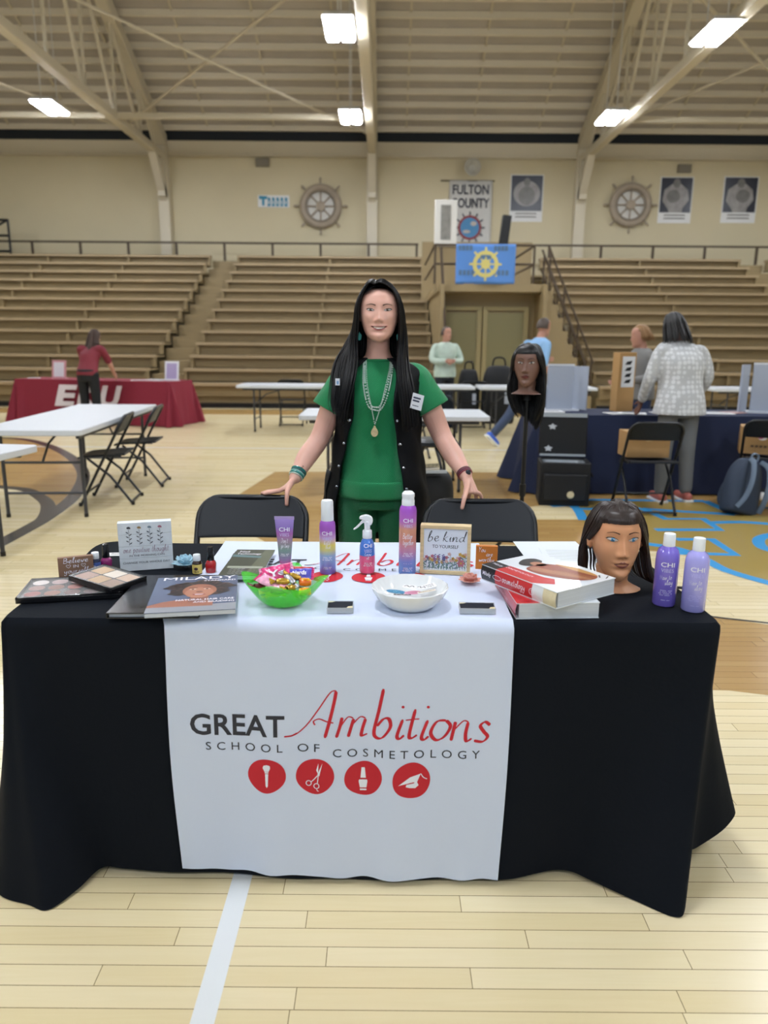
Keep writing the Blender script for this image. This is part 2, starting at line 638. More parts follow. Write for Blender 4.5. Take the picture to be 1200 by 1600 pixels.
# stained lane and the painted emblem on the right
floor_patch('floor_patch_lane', gp((430, 737), (640, 737), (1230, 741), (1300, 800), (1245, 880), (1130, 868), (880, 852), (420, 850), (330, 800)), AMBER_M, 0.0004)
floor_patch('floor_patch_light', gp((760, 800), (860, 788), (905, 795), (922, 812), (900, 812), (780, 812)), FLOOR_M, 0.0007)
floor_patch('floor_patch_band', gp((700, 962), (1100, 962), (1350, 997), (1350, 1105), (1139, 1079), (700, 1070)), AMBER_M, 0.0005)
floor_line('floor_line_dark', gp((1000, 950), (1130, 966), (1230, 977), (1330, 990)), 0.024, BLINE_M, 0.0011, 4)
floor_patch('floor_patch_gold', gp((896, 784), (1101, 783), (1147, 804), (1215, 806), (1215, 912), (1150, 896), (1099, 873), (1010, 856), (930, 834), (905, 810)), GOLD_M, 0.0008)
for pp in ([(861, 791), (896, 791), (912, 813)], [(917, 781), (1010, 782), (1101, 783)], [(1004, 795), (1060, 799), (1147, 804)],
           [(1101, 783), (1124, 793), (1150, 804)], [(1004, 795), (1040, 811), (1099, 811), (1125, 828), (1024, 828)], [(1109, 817), (1160, 816), (1215, 820)],
           [(1056, 843), (1112, 843), (1149, 867), (1050, 864)], [(1010, 850), (1060, 858), (1099, 873), (1136, 892), (1215, 915)],
           [(1215, 834), (1192, 839), (1185, 846), (1192, 856), (1215, 863)], [(900, 795), (960, 796), (1004, 795)]):
    floor_line('floor_line_blue', gp(*pp), 0.085, BLUE_M, 0.0011, 1 if len(pp) > 3 and pp[0][0] in (1056, 1004) else 4)

# back wall, ledge and columns
b = MB()
b.box((0, BACK + 0.15, 4.0), (40, 0.3, 8.0))
struct(b.build('wall_back', M_CREAM))
for nm_, sx_ in (('wall_left', -1), ('wall_right', 1)):
    b = MB()
    b.box((sx_ * 20.15, (BACK - 6) / 2, 4.0), (0.3, BACK + 6, 8.0))
    b.add([(sx_ * 20.0, -6, 8.0), (sx_ * 20.0, BACK, 8.0), (sx_ * 20.0, 9, 15.4), (sx_ * 20.0, -6, 8.4)], [(0, 1, 2, 3)])
    struct(b.build(nm_, M_CREAM))
b = MB()
b.box((0, BACK - 0.06, 7.28), (40, 0.14, 0.4))
b.box((0, BACK - 0.09, 7.06), (40, 0.18, 0.05))
struct(b.build('trim_1', M_CREAM2))
b = MB()
b.box((0, BACK - 0.03, 7.66), (40, 0.1, 0.3))
struct(b.build('trim_2', M_DARK))
FRAMES = (-13.5, -7.0, -0.45, 6.1, 12.6)
RS = 0.47     # roof slope, rising towards the camera
ROOF0 = 7.85
def roof(y):
    return ROOF0 + (BACK - y) * RS
b = MB()
RY = 9.0
b.add([(-20, BACK, ROOF0), (20, BACK, ROOF0), (20, RY, roof(RY)), (-20, RY, roof(RY)), (20, -6, roof(RY) - 7), (-20, -6, roof(RY) - 7)], [(0, 1, 2, 3), (3, 2, 4, 5)])
struct(b.build('ceiling', M_DECK, smooth=0, fix=False))
y = BACK - 0.15
b = MB()
while y > 15.5:
    b.box((0, y, roof(y) - 0.08), (39.9, 0.09, 0.16))
    y -= 0.46
struct(b.build('ceiling_purlin_line', mat('purlin_paint', 'e4dccb', 0.5)))
b = MB()
for i in range(-9, 10):
    x = i * 2.05 + 0.6
    b.bar((x, BACK, ROOF0 - 0.04), (x * 0.985, 16, roof(16) - 0.04), 0.06, 0.05)
struct(b.build('ceiling_batten_line', M_CREAM2))
for x in FRAMES:
    b = MB()
    b.box((x, BACK - 0.14, 3.65), (0.34, 0.28, 7.3))
    struct(b.build('column', M_CREAM2, bevel=0.01))
    b = MB()
    ylo, yhi, zb = BACK - 0.4, 10.0, 7.0
    b.bar((x, BACK - 0.1, 7.0), (x, 10.5, 6.96), 0.22, 0.2)                     # bottom chord
    b.bar((x, BACK - 0.05, ROOF0 - 0.42), (x, 12.0, roof(12.0) - 0.42), 0.3, 0.36)  # rafter
    b.bar((x, BACK - 0.2, 5.75), (x, BACK - 1.2, 6.95), 0.24, 0.2)              # knee brace
    b.box((x, BACK - 0.35, 6.45), (0.24, 0.3, 1.3))
    for q in range(4):
        y0 = BACK - 2.2 - q * 2.0
        b.bar((x, y0, 7.02), (x, y0, roof(y0) - 0.5), 0.07, 0.07)
        b.bar((x, y0 + 1.9 if q else y0 + 1.4, 7.02), (x, y0, roof(y0) - 0.5), 0.08, 0.08, up=(1, 0, 0))
    struct(b.build('roof_beam', M_CREAM2, bevel=0.01))
for i in range(4):
    x0, x1 = FRAMES[i], FRAMES[i + 1]
    b = MB()
    if i != 2:
        b.bar((x0, 20.6, 7.0), (x1, 20.6, 7.0), 0.12, 0.12)
    b.cyl((x0, 16.8, 8.4), (x1, 22.6, 7.1), 0.035, n=8)
    b.cyl((x0, 21.8, 7.15), (x1, 16.2, 9.0), 0.035, n=8)
    if i != 2:
        struct(b.build('brace_beam', M_CREAM2))
b = MB()
b.bar((-6, 14.35, 9.0), (16, 14.35, 9.0), 0.5, 0.45)
struct(b.build('ridge_beam', mat('grey_steel', '9c9690', 0.5)))

# lamps: long ceiling fixtures under the roof; the ones over and behind the camera hang there too
M_HOUS = mat('lamp_housing', 'd8d8d6', 0.4)
M_LAMP = mat('lamp_diffuser', 'f2f7ff', 0.3, emit=LAMP_E)
LP = [(-8.07, 19.32), (-0.90, 19.9), (5.5, 19.8), (-0.86, 14.66), (5.85, 14.72), (-8.1, 14.7)]
LP += [(x, y) for y in (8.0, 1.6, -4.4) for x in (-7.6, -0.9, 5.8)] + [(12.2, 19.8), (12.2, 12.0), (-13.5, 16.0)]
lab = {0: 'glowing fixture at the far left under the sloping bottom chord', 1: 'glowing square fixture beside the middle roof beam, farthest row', 2: 'glowing fixture just left of the right roof beam',
       3: 'twin strip fixture with a blue glow, high beside the middle roof beam', 4: 'twin strip fixture with a blue glow, high above the right roof beam'}
for i, (x, y) in enumerate(LP):
    t = thing('ceiling_light', lab.get(i, 'long gym ceiling fixture hanging over the front of the hall'), 'light', (x, y, 6.8), group='gym ceiling lights')
    q = MB()
    q.box((0, 0, 0.09), (0.56, 1.14, 0.1), taper=0.8)
    q.build('housing', M_HOUS, t, bevel=0.01)
    for sx in (-0.14, 0.14):
        q = MB()
        q.box((sx, 0, 0.02), (0.20, 1.0, 0.05))
        q.build('diffuser', M_LAMP, t, bevel=0.01)
    for sy in (-0.45, 0.45):
        q = MB()
        q.cyl((0, sy, 0.13), (0, sy, max(0.2, min(roof(y + sy), roof(RY) - (RY - min(y, RY)) * 0.466) - 6.8)), 0.012, n=6)
        q.build('hanger', M_HOUS, t)

# ---------------------------------------------------------------- bleachers
ROWS, Y0, DY, Z0, DZ = 13, 15.9, 0.6, 0.535, 0.281
def bench(label, x0, x1, first=0):
    t = thing('bleacher_section', label, 'bleachers', ((x0 + x1) / 2, Y0, 0))
    w = x1 - x0
    nb = max(2, int(w / 2.1))
    post = MB().box((0, 0, 0), (0.07, 0.10, 0.215))
    p0 = None
    for k in range(first, ROWS):
        yk, zk = k * DY, Z0 + k * DZ
        q = MB()
        q.box((0, yk + 0.13, zk - 0.03), (w, 0.27, 0.06))
        q.build('seat_board', M_BENCH, t)
        q = MB()
        q.box((0, yk + 0.15, zk - 0.17), (w, 0.03, 0.22))
        q.box((0, yk + 0.56, zk - 0.02 - 0.02), (w, 0.56, 0.03)) if k < ROWS - 1 else None
        q.build('riser_board', M_RISER, t)
        for j in range(nb + 1):
            xx = -w / 2 + 0.04 + (w - 0.08) * j / nb
            if p0 is None:
                p0 = post.build('bracket', M_RISER, t)
                c = p0
            else:
                c = p0.copy()
                COL.objects.link(c)
                c.parent = t
            c.location = (xx, yk + 0.08, zk - 0.17)
    q = MB()
    q.box((0, 0.3, 0.13), (w, 0.05, 0.26))
    q.box((0, 0.33, 0.04), (w + 0.01, 0.05, 0.08))
    q.build('kick_board', M_RISER, t)
    q = MB()
    q.box((0, 0.25, 0.05), (w, 0.04, 0.1))
    q.build('base_strip', M_BLACK, t)
    return t
bench('tan wooden bleacher rows behind the maroon table, left of the aisle steps', -19.8, -5.25)
bench('tan wooden bleacher rows behind the standing woman, between aisle steps and tunnel', -4.45, 1.1)
bench('tan wooden bleacher rows on the right behind the patterned cardigan', 4.6, 10.6)
bench('tan wooden bleacher rows at the far right edge past the second aisle', 11.4, 18.0)
for n, (x0, x1, lb) in enumerate(((-5.25, -4.45, 'narrow wooden aisle steps between the left bleacher sections'), (10.6, 11.4, 'narrow wooden aisle steps in the right bleachers'))):
    t = thing('aisle_stair', lb, 'stairs', ((x0 + x1) / 2, Y0, 0))
    for k in range(ROWS):
        q = MB()
        zk = Z0 + k * DZ - 0.14
        q.box((0, 0.3 + k * DY + 0.3, zk / 2), (x1 - x0 - 0.02, DY, zk))
        q.build('step', M_RISER, t)
# top guard rail
for lb, x0, x1 in (('brown guard rail along the top row of the left bleachers', -17.0, 1.0), ('brown guard rail along the top row of the right bleachers', 3.4, 18.0)):
    t = thing('guard_rail', lb, 'railing', (x0, 24.1, 3.85))
    q = MB()
    q.box(((x1 - x0) / 2, 0, 0.53), (x1 - x0, 0.06, 0.06))
    q.build('rail', M_BROWN, t)
    n = int((x1 - x0) / 1.5)
    p0 = None
    for i in range(n + 1):
        if p0 is None:
            p0 = MB().box((0, 0, 0.25), (0.07, 0.06, 0.5)).build('post', M_BROWN, t)
            c = p0
        else:
            c = p0.copy()
            COL.objects.link(c)
            c.parent = t
        c.location = (0.05 + (x1 - x0 - 0.1) * i / n, 0, 0)
    q = MB()
    q.box(((x1 - x0) / 2, 0.35, -0.4), (x1 - x0, 0.9, 0.06))
    q.build('walkway', M_RISER, t)

# tunnel wall, doors and balcony
b = MB()
b.box((2.25, 16.95, 1.3), (2.2, 0.2, 2.6))
struct(b.build('wall_tunnel', M_TAN))
b = MB()
b.box((2.25, 16.6, 2.55), (2.3, 0.9, 0.16))
b.box((2.25, 20.9, 2.55), (2.3, 8.0, 0.12))
struct(b.build('balcony_slab', M_TAN))
b = MB()
b.box((2.4, 20.5, 3.25), (2.9, 0.1, 1.5))
struct(b.build('wall_booth', M_TAN))
for s_, xx in ((-1, 1.18), (1, 3.32)):
    b = MB()
    b.box((xx, 20.0, 1.3), (0.08, 8.2, 2.6))
    struct(b.build('wall_tunnel_side', M_TAN))
for n, (x0, x1) in enumerate(((1.34, 2.02), (2.25, 3.05))):
    t = bpy.data.objects.new('door_%d' % (n + 1), None)
    COL.objects.link(t)
    t.location = ((x0 + x1) / 2, 16.84, 0)
    t['kind'] = 'structure'
    w = x1 - x0
    q = MB()
    q.box((0, 0, 1.03), (w, 0.05, 2.06))
    q.build('door_panel', M_DOOR, t)
    q = MB()
    for sx in (-1, 1):
        q.box((sx * (w / 2 + 0.05), -0.02, 1.06), (0.1, 0.1, 2.12))
    q.box((0, -0.025, 2.16), (w + 0.2, 0.1, 0.08))
    q.build('door_frame', mat('door_trim', 'a99c72', 0.45), t)
    q = MB()
    q.ball((w / 2 - 0.08, -0.07, 1.0), 0.035)
    q.cyl((w / 2 - 0.08, -0.02, 1.0), (w / 2 - 0.08, -0.07, 1.0), 0.015)
    q.build('door_knob', M_CHROME, t)

t = thing('balcony_railing', 'dark pipe railing around the balcony over the tunnel doors', 'railing', (2.07, 16.25, 2.63))
q = MB()
for z in (0.4, 0.78):
    q.cyl((-1.04, 0, z), (1.04, 0, z), 0.025)
    for sx in (-1.04, 1.04):
        q.cyl((sx, 0, z), (sx, 4.0, z), 0.025)
q.build('rail', M_BROWN, t)
for sx in (-1.04, -0.35, 0.35, 1.04):
    q = MB()
    q.cyl((sx, 0, 0), (sx, 0, 0.8), 0.025)
    q.build('post', M_BROWN, t)
t = thing('balcony_stair', 'steep balcony steps with sloping pipe railings beside the right bleachers', 'stairs', (3.42, 16.45, 0))
for k in range(9):
    q = MB()
    z = 2.5 - k * 0.275
    q.box((0.06 + k * 0.12, 0.1, z / 2), (0.12, 0.7, z))
    q.build('step', M_TAN, t)
for dy_ in (-0.22, 0.42):
    for dz_ in (0.0, -0.42):
        q = MB()
        q.cyl((-0.02, dy_, 3.4 + dz_), (1.08, dy_, 1.0 + dz_), 0.024)
        q.build('rail', M_BROWN, t)
    for k in range(4):
        f = k / 3
        q = MB()
        q.cyl((0.03 + 1.0 * f, dy_, 2.5 - 2.3 * f - 0.1), (0.03 + 1.0 * f, dy_, 3.3 - 2.2 * f), 0.022)
        q.build('post', M_BROWN, t)
t = thing('ramp_railing', 'dark railing post line on the left side of the tunnel', 'railing', (1.14, 16.1, 0))
q = MB()
q.cyl((0, 0, 3.35), (0.14, -0.3, 1.2), 0.03)
q.build('rail', M_BROWN, t)
q = MB()
q.cyl((0.14, -0.3, 0.0), (0.14, -0.3, 1.2), 0.025)
q.build('post', M_BROWN, t)
t = thing('corner_railing', 'dark pipe railing frame at the upper left corner of the bleachers', 'railing', (-11.5, 23.75, 3.75))
q = MB()
for z in (0.3, 0.75, 1.2):
    q.cyl((-2.5, 0, z), (0, 0, z), 0.035)
q.cyl((-2.0, 0, 0.2), (0, 0, 1.2), 0.03)
q.build('rail', M_BLACK, t)
for x in (-2.5, -1.2, 0):
    q = MB()
    q.cyl((x, 0, 0), (x, 0, 1.22), 0.035)
    q.build('post', M_BLACK, t)

# ---------------------------------------------------------------- on the wall
RX = Matrix.Rotation(PI / 2, 4, 'X')     # layout (x, y, z) -> stands up facing the camera
M_WHEELW = mat('weathered_wheel', 'a09382', 0.55, noise=(3, 0.1))
def wheel(label, x, z, d):
    t = thing('ship_wheel', label, 'wheel', (x, BACK - 0.06, z), group='ship wheels on the back wall')
    r = d / 2
    q = MB()
    ring = [(r * 0.66 * math.cos(a), -0.06, r * 0.66 * math.sin(a)) for a in (2 * PI * i / 40 for i in range(40))]
    q.tube(ring, r * 0.12, 8, True)
    q.build('rim', M_WHEELW, t)
    q = MB()
    q.tube([(r * 0.54 * math.cos(a), -0.09, r * 0.54 * math.sin(a)) for a in (2 * PI * i / 40 for i in range(40))], r * 0.05, 8, True)
    q.build('inner_rim', mat('dark_wheel', '83786a', 0.5), t)
    q = MB()
    q.lathe([(0.01, 0.02), (r * 0.17, 0.02), (r * 0.17, 0.12), (0.01, 0.14)], 20, M=RX)
    q.build('hub', M_WHEELW, t)
    q = MB()
    q.lathe([(0.01, -0.01), (r * 0.6, -0.01), (r * 0.6, 0.01), (0.01, 0.01)], 32, M=RX)
    q.build('backing', mat('wheel_backing', 'd4d2cc', 0.5), t)
    for k in range(8):
        a = k * PI / 4
        c, s_ = math.cos(a), math.sin(a)
        q = MB()
        q.tube([(c * r * u, -0.06, s_ * r * u) for u in (0.15, 0.4, 0.6, 0.76, 0.82, 0.9, 0.98, 1.0)], [r * w for w in (0.028, 0.03, 0.03, 0.03, 0.025, 0.045, 0.035, 0.01)], 8)
        q.build('spoke', M_WHEELW, t)
    return t
wheel('grey wooden ship wheel on the wall beside the small teal sign', -2.08, 5.6, 1.72)
wheel('grey wooden ship wheel on the wall between the athlete posters', 7.72, 5.71, 1.72)

M_NAVYP = mat('poster_navy', '1d2130', 0.35)
M_GREYP = mat('poster_grey', '8f8c8a', 0.4, noise=(5, 0.25))
M_GREYD = mat('poster_dark', '6c6a68', 0.4, noise=(6, 0.25))
M_PAPER = mat('paper_white', 'dfe0e0', 0.55)
def poster(label, x, z, w, h, pose):
    t = thing('poster', label, 'poster', (x, BACK - 0.012, z), group='athlete posters on the back wall')
    MB().box((0, 0, 0), (w, 0.015, h)).build('sheet', M_PAPER, t)
    q = Ink()
    q.poly([(-w * .47, -h * .27), (w * .47, -h * .27), (w * .47, h * .48), (-w * .47, h * .48)], 0)
    if pose == 0:
        q.poly(ell(0, h * .1, w * .4, h * .27), 1, .002)
        q.poly(ell(0, h * .05, w * .25, h * .2), 2, .003)
        q.poly(ell(0, h * .34, w * .1, h * .09), 2, .003)
    else:
        q.poly([(-w * .12, h * .35), (-w * .36, h * .22), (-w * .4, -h * .02), (-w * .22, -h * .2), (-w * .18, -h * .27), (w * .2, -h * .27), (w * .24, -h * .16), (w * .4, 0), (w * .34, h * .22), (w * .12, h * .35)], 1, .002)
        q.poly(ell(0, h * .36, w * .11, h * .1), 2, .003)
        q.poly(ell(-w * .08 * pose, h * .08, w * .2, h * .14), 2, .003)
    q.put(text_fit('ATHLETE'[0:0] or '', 1, 1), 0, 0) if False else None
    for k in range(2):
        q.poly([(-w * .34, -h * (.34 + .07 * k)), (w * .34, -h * (.34 + .07 * k)), (w * .3, -h * (.31 + .07 * k)), (-w * .3, -h * (.31 + .07 * k))], 2, .002)
    q.warp(lambda p: (p.x, -p.z - 0.009, p.y)).build('print', [M_NAVYP, M_GREYP, M_GREYD], t, smooth=0, fix=False)
poster('dark athlete poster with white foot, right of the white county banner', 4.44, 5.9, 1.05, 1.4, 0)
poster('dark athlete poster directly right of the right ship wheel', 9.17, 5.88, 1.05, 1.38, 1)
poster('dark athlete poster at the right end of the wall', 11.2, 5.9, 1.1, 1.38, -1)

M_TEAL = mat('sign_teal', '2f86a8', 0.5)
t = thing('wall_sign', 'small white sign with blurred teal lettering beside the ship wheel', 'sign', (-3.58, BACK - 0.015, 5.75))
MB().box((0, 0, 0), (1.0, 0.03, 0.36)).build('board', M_PAPER, t)
q = Ink()
q.poly([(-.46, .06), (-.46, .16), (-.2, .15), (-.2, .06), (-.29, .06), (-.29, -.13), (-.37, -.13), (-.37, .06)], 0)
for k in range(5):
    x = -.2 + k * .135
    q.poly([(x, -.15), (x + .1, -.15), (x + .1, .1), (x + .02, .12)], 0)
    q.poly([(x + .035, -.09), (x + .065, -.09), (x + .065, .02), (x + .035, .02)], 1, .002)
q.warp(lambda p: (p.x, -p.z - 0.017, p.y)).build('lettering', [M_TEAL, M_PAPER], t, smooth=0, fix=False)
for n, (x, z, lb) in enumerate(((-3.9, 6.88, 'small grey junction box high on the wall above the teal sign'), (9.35, 6.8, 'small grey junction box high on the wall above the right posters'))):
    tag(MB().box((0, 0, 0), (0.42, 0.1, 0.24)).build('junction_box', mat('box_grey', '7c7567', 0.5), loc=(x, BACK - 0.05, z), bevel=0.01), lb, 'box')
t = thing('wall_loudspeaker', 'pale horn speaker mounted above the white county banner', 'speaker', (2.66, BACK - 0.1, 6.72))
q = MB()
q.lathe([(0.08, 0.0), (0.12, 0.15), (0.26, 0.32), (0.24, 0.32), (0.1, 0.15)], 20, M=RX)
q.build('horn', mat('horn_grey', 'b9b6aa', 0.4), t)
MB().box((0, 0.05, 0.05), (0.2, 0.1, 0.3)).build('bracket', M_GREYD, t)

# county banner
M_BANW = mat('banner_white', 'c9c8c4', 0.6, bump=(5, 0.1))
t = thing('county_banner', 'tall white vertical banner reading FULTON COUNTY with a wheel emblem', 'banner', (2.66, BACK - 0.03, 5.1))
q = MB()
q.grid(lambda u, v: ((u - .5) * 1.36, -0.02 + 0.015 * math.sin(u * 9 + v * 3), (v - .5) * 2.6), 12, 12)
q.build('cloth', M_BANW, t, solid=0.01)
q = MB()
q.cyl((-0.95, 0, 1.3), (0.75, 0, 1.3), 0.02)
q.build('rod', M_BROWN, t)
q = Ink()
q.put(text_fit('FULTON', 1.14, .28, bold=.02), 0, .9)
q.put(text_fit('COUNTY', 1.2, .28, bold=.02), 0, .5)
q.put(text_fit('PILOTS', 1.1, .3, bold=.02), 0, -1.0)
for k in range(12):
    a = k * PI / 6
    if k % 1 == 0:
        q.poly([(math.cos(a + d) * r_, math.sin(a + d) * r_ - .1) for r_, d in ((.3, -.06), (.48, -.05), (.48, .05), (.3, .06))], 0)
q.poly(ell(0, -.1, .37, .37), 1, .003)
q.poly(ell(0, -.1, .3, .3), 2, .005)
q.poly(ell(.12, .02, .1, .07), 3, .007)
q.poly(ell(-.1, -.22, .12, .05), 3, .007)
q.warp(lambda p: (p.x, -p.z - 0.055, p.y)).build('print', [mat('banner_ink', '3a3c48', .6), mat('banner_red', '8a3a3c', .6), mat('banner_blue', '4c86b4', .6), mat('banner_cream', 'b9b0a8', .6)], t, smooth=0, fix=False)
t = thing('framed_panel', 'tall white framed panel with a grey column print, left of the county banner', 'sign', (1.55, 20.4, 3.9))
MB().box((0, 0, 0.55), (0.58, 0.06, 1.15)).build('frame', mat('panel_white', 'dcdad4', .45), t, bevel=0.01)
MB().box((0, -0.035, 0.57), (0.26, 0.01, 0.85)).build('print', mat('panel_grey', '84827c', .5, noise=(7, .2)), t)
t = thing('pole_speaker', 'black column speaker on a slim pole behind the blue flag', 'speaker', (2.62, 17.6, 2.62))
q = MB()
q.cyl((0, 0, 0.02), (0.02, 0, 1.0), 0.02)
q.lathe([(0.2, 0.0), (0.2, 0.02), (0.03, 0.04)], 16)
q.build('pole', M_BLACK, t)
MB().box((0, 0, 0.3), (0.2, 0.18, 0.62), M=Matrix.Translation((0.03, 0, 0.98)) @ Matrix.Rotation(0.1, 4, 'Y')).build('cabinet', M_BLACK, t, bevel=0.015)

# blue flag on the balcony rail
M_FLAG = mat('flag_blue', '5687cc', 0.7)
t = thing('blue_flag', 'bright blue flag with a yellow wheel emblem hung over the balcony rail', 'flag', (2.08, 16.2, 3.4))
def flagf(x, z):
    return -0.045 + 0.02 * math.sin(x * 7 + z * 3) - 0.02 * abs(z)
q = MB()
q.grid(lambda u, v: ((u - .5) * 1.24, flagf((u - .5) * 1.24, -.8 * v), -.8 * v + .02), 24, 12)
q.build('cloth', M_FLAG, t, solid=0.006)
q = Ink()
for k in range(8):
    a = k * PI / 4
    q.poly([(math.cos(a + d) * r_, math.sin(a + d) * r_ - .4) for r_, d in ((.22, -.12), (.34, -.06), (.34, .06), (.22, .12))], 0)
for k in range(24):
    a, a2 = 2 * PI * k / 24, 2 * PI * (k + 1) / 24
    q.poly([(.27 * math.cos(a), .27 * math.sin(a) - .4), (.27 * math.cos(a2), .27 * math.sin(a2) - .4), (.19 * math.cos(a2), .19 * math.sin(a2) - .4), (.19 * math.cos(a), .19 * math.sin(a) - .4)], 0)
q.poly(ell(0, -.4, .1, .1), 0)
for k in range(8):
    a = k * PI / 4
    q.poly([(math.cos(a + d) * r_, math.sin(a + d) * r_ - .4) for r_, d in ((.08, -.15), (.2, -.08), (.2, .08), (.08, .15))], 0)
q.poly([(-.1, -.22), (.1, -.22), (.14, -.3), (-.14, -.3)], 1, .003)
for (x0, y0, w_) in ((-.42, -.13, .3), (.32, -.13, .3), (-.38, -.62, .34), (.34, -.62, .34)):
    for j in range(4):
        q.poly([(x0 + (j / 4 - .5) * w_ + p * .06, y0 + r_ * .1) for p, r_ in ((0, 0), (1, 0), (1, 1), (0, 1))], 1)
q.warp(lambda p: (p.x, flagf(p.x, p.y) - p.z - .008, p.y + .02)).build('emblem', [mat('flag_yellow', 'cfc374', .7), mat('flag_ink', '55718f', .7)], t, smooth=0, fix=False)

# ================================================================ the display table
TX0, TX1, TY0, TY1, TZ = -0.945, 0.835, 1.69, 2.40, 0.746
M_CLOTH = mat('black_cloth', '0a0f17', 0.9, spec=.2, bump=(90, 0.12))
M_RUN = mat('white_runner', 'ccd6ea', 0.75, bump=(60, 0.06))
M_INKD = mat('runner_charcoal', '2f3038', 0.7)
M_RED = mat('runner_red', 'c01a2c', 0.65)
# hem of the cloth: top point on the table edge -> hem point
HEM = [((-.945, 2.40), (-1.03, 2.44, .03)), ((-.945, 2.15), (-1.03, 2.14, .05)), ((-.945, 1.95), (-1.06, 1.93, .02)), ((-.945, 1.80), (-1.08, 1.75, .005)), ((-.938, 1.70), (-.99, 1.638, .004)),
       ((-.925, 1.692), (-.905, 1.60, .003)), ((-.91, 1.69), (-.845, 1.585, .003)), ((-.885, 1.69), (-.79, 1.655, .012)), ((-.83, 1.69), (-.755, 1.722, .02)), ((-.72, 1.69), (-.69, 1.716, .022)),
       ((-.55, 1.69), (-.545, 1.712, .018)), ((-.30, 1.69), (-.30, 1.705, .012)), ((-.10, 1.69), (-.10, 1.70, .010)), ((.12, 1.69), (.12, 1.695, .012)), ((.33, 1.69), (.32, 1.695, .016)),
       ((.52, 1.69), (.48, 1.722, .022)), ((.64, 1.69), (.56, 1.70, .014)), ((.75, 1.69), (.66, 1.635, .004)), ((.80, 1.69), (.742, 1.587, .003)), ((.818, 1.693), (.775, 1.60, .02)),
       ((.83, 1.70), (.80, 1.69, .10)), ((.835, 1.72), (.87, 1.775, .06)), ((.835, 1.77), (.955, 1.80, .10)), ((.835, 1.84), (1.005, 1.85, .12)), ((.835, 1.93), (1.0, 1.95, .07)),
       ((.835, 2.1), (.945, 2.12, .02)), ((.835, 2.25), (.95, 2.27, .02)), ((.835, 2.40), (.93, 2.46, .01)), ((.60, 2.40), (.62, 2.43, .02)), ((.2, 2.40), (.2, 2.43, .02)), ((-.3, 2.40), (-.3, 2.43, .02)), ((-.7, 2.40), (-.7, 2.43, .02))]
_hs = [h[0] + h[1] for h in HEM]
SK = spline([tuple(h) for h in _hs], 8, closed=True)
NT = 26


def skirt(c, t):
    """column c = (top x, top y, hem x, hem y, hem z); t from the table edge down to the hem"""
    tx, ty, hx, hy, hz = c
    e = min(t / 0.03, 1.0)
    out = t ** 1.25
    x, y = tx + (hx - tx) * out, ty + (hy - ty) * out
    z = TZ - (TZ - max(hz, 0.002)) * t
    # the rounded edge of the table
    rr = 0.012 * (1 - math.sqrt(max(0, 1 - (1 - e) ** 2)))
    dx, dy = tx + 0.055, ty - 2.045
    L = math.hypot(dx / .89, dy / .355) or 1
    x -= rr * (dx / .89) / L
    y -= rr * (dy / .355) / L
    w = 0.004 * math.sin(x * 21 + y * 17) * t + 0.003 * math.sin(x * 9 - y * 31 + 2) * t * t
    return Vector((x + w * 0.6, y + w, z))


b = MB()
n = len(SK)
vs = []
for c in SK:
    for j in range(NT + 1):
        t = (j / NT) ** 1.3
        vs.append(skirt(c, t))
fs = [(i * (NT + 1) + j, ((i + 1) % n) * (NT + 1) + j, ((i + 1) % n) * (NT + 1) + j + 1, i * (NT + 1) + j + 1) for i in range(n) for j in range(NT)]
b.add(vs, fs)
b.add([skirt(c, 0) for c in SK], [tuple(range(n))])
tag(b.build('tablecloth', M_CLOTH, smooth=50), 'long black tablecloth draped to the floor over the front display table', 'tablecloth')

SKF = [c for c in SK if c[1] < 1.6905 and -0.8 < c[0] < .6]
SKF.sort(key=lambda c: c[0])
RUN0, RUN1 = -0.537, 0.322


def front(x, t):
    i = max([k for k in range(len(SKF) - 1) if SKF[k][0] <= x] or [0])
    a, c = SKF[i], SKF[i + 1]
    f = (x - a[0]) / (c[0] - a[0])
    k = tuple(p + (q - p) * f for p, q in zip(a, c))
    p = skirt(k, t)
    rip = 0.0035 * math.sin(x * 34) * t * t + 0.002 * math.sin(x * 61 + 1.0) * t ** 3
    return Vector((p.x + (x - 0) * 0.0, p.y - 0.0075 - rip, p.z))


def runner_pt(x, v):
    """v from 0 (back edge) over the table top to 1 (front edge), then 1..2 down the front."""
    if v <= 1:
        y = TY1 + 0.006 - v * (TY1 - TY0 - 0.004)
        return Vector((x + 0.004 * math.sin(v * 5), y, TZ + 0.004 + 0.0006 * math.sin(x * 20 + v * 9)))
    t = v - 1
    hemlen = 0.975 + 0.02 * ((x - RUN0) / (RUN1 - RUN0)) + 0.004 * math.sin(x * 40)
    p = front(x, t * hemlen)
    return p + Vector((-0.009 * x * math.sin(t * 5 + 2), 0, 0.0042 * (1 - min(1, t * 8))))


t = thing('table_runner', 'white printed table runner hanging over the front of the black tablecloth', 'runner', (0, 0, 0))
b = MB()
b.grid(lambda u, v: runner_pt(RUN0 + u * (RUN1 - RUN0), v * 2), 60, 90)
b.build('cloth', M_RUN, t, smooth=60)
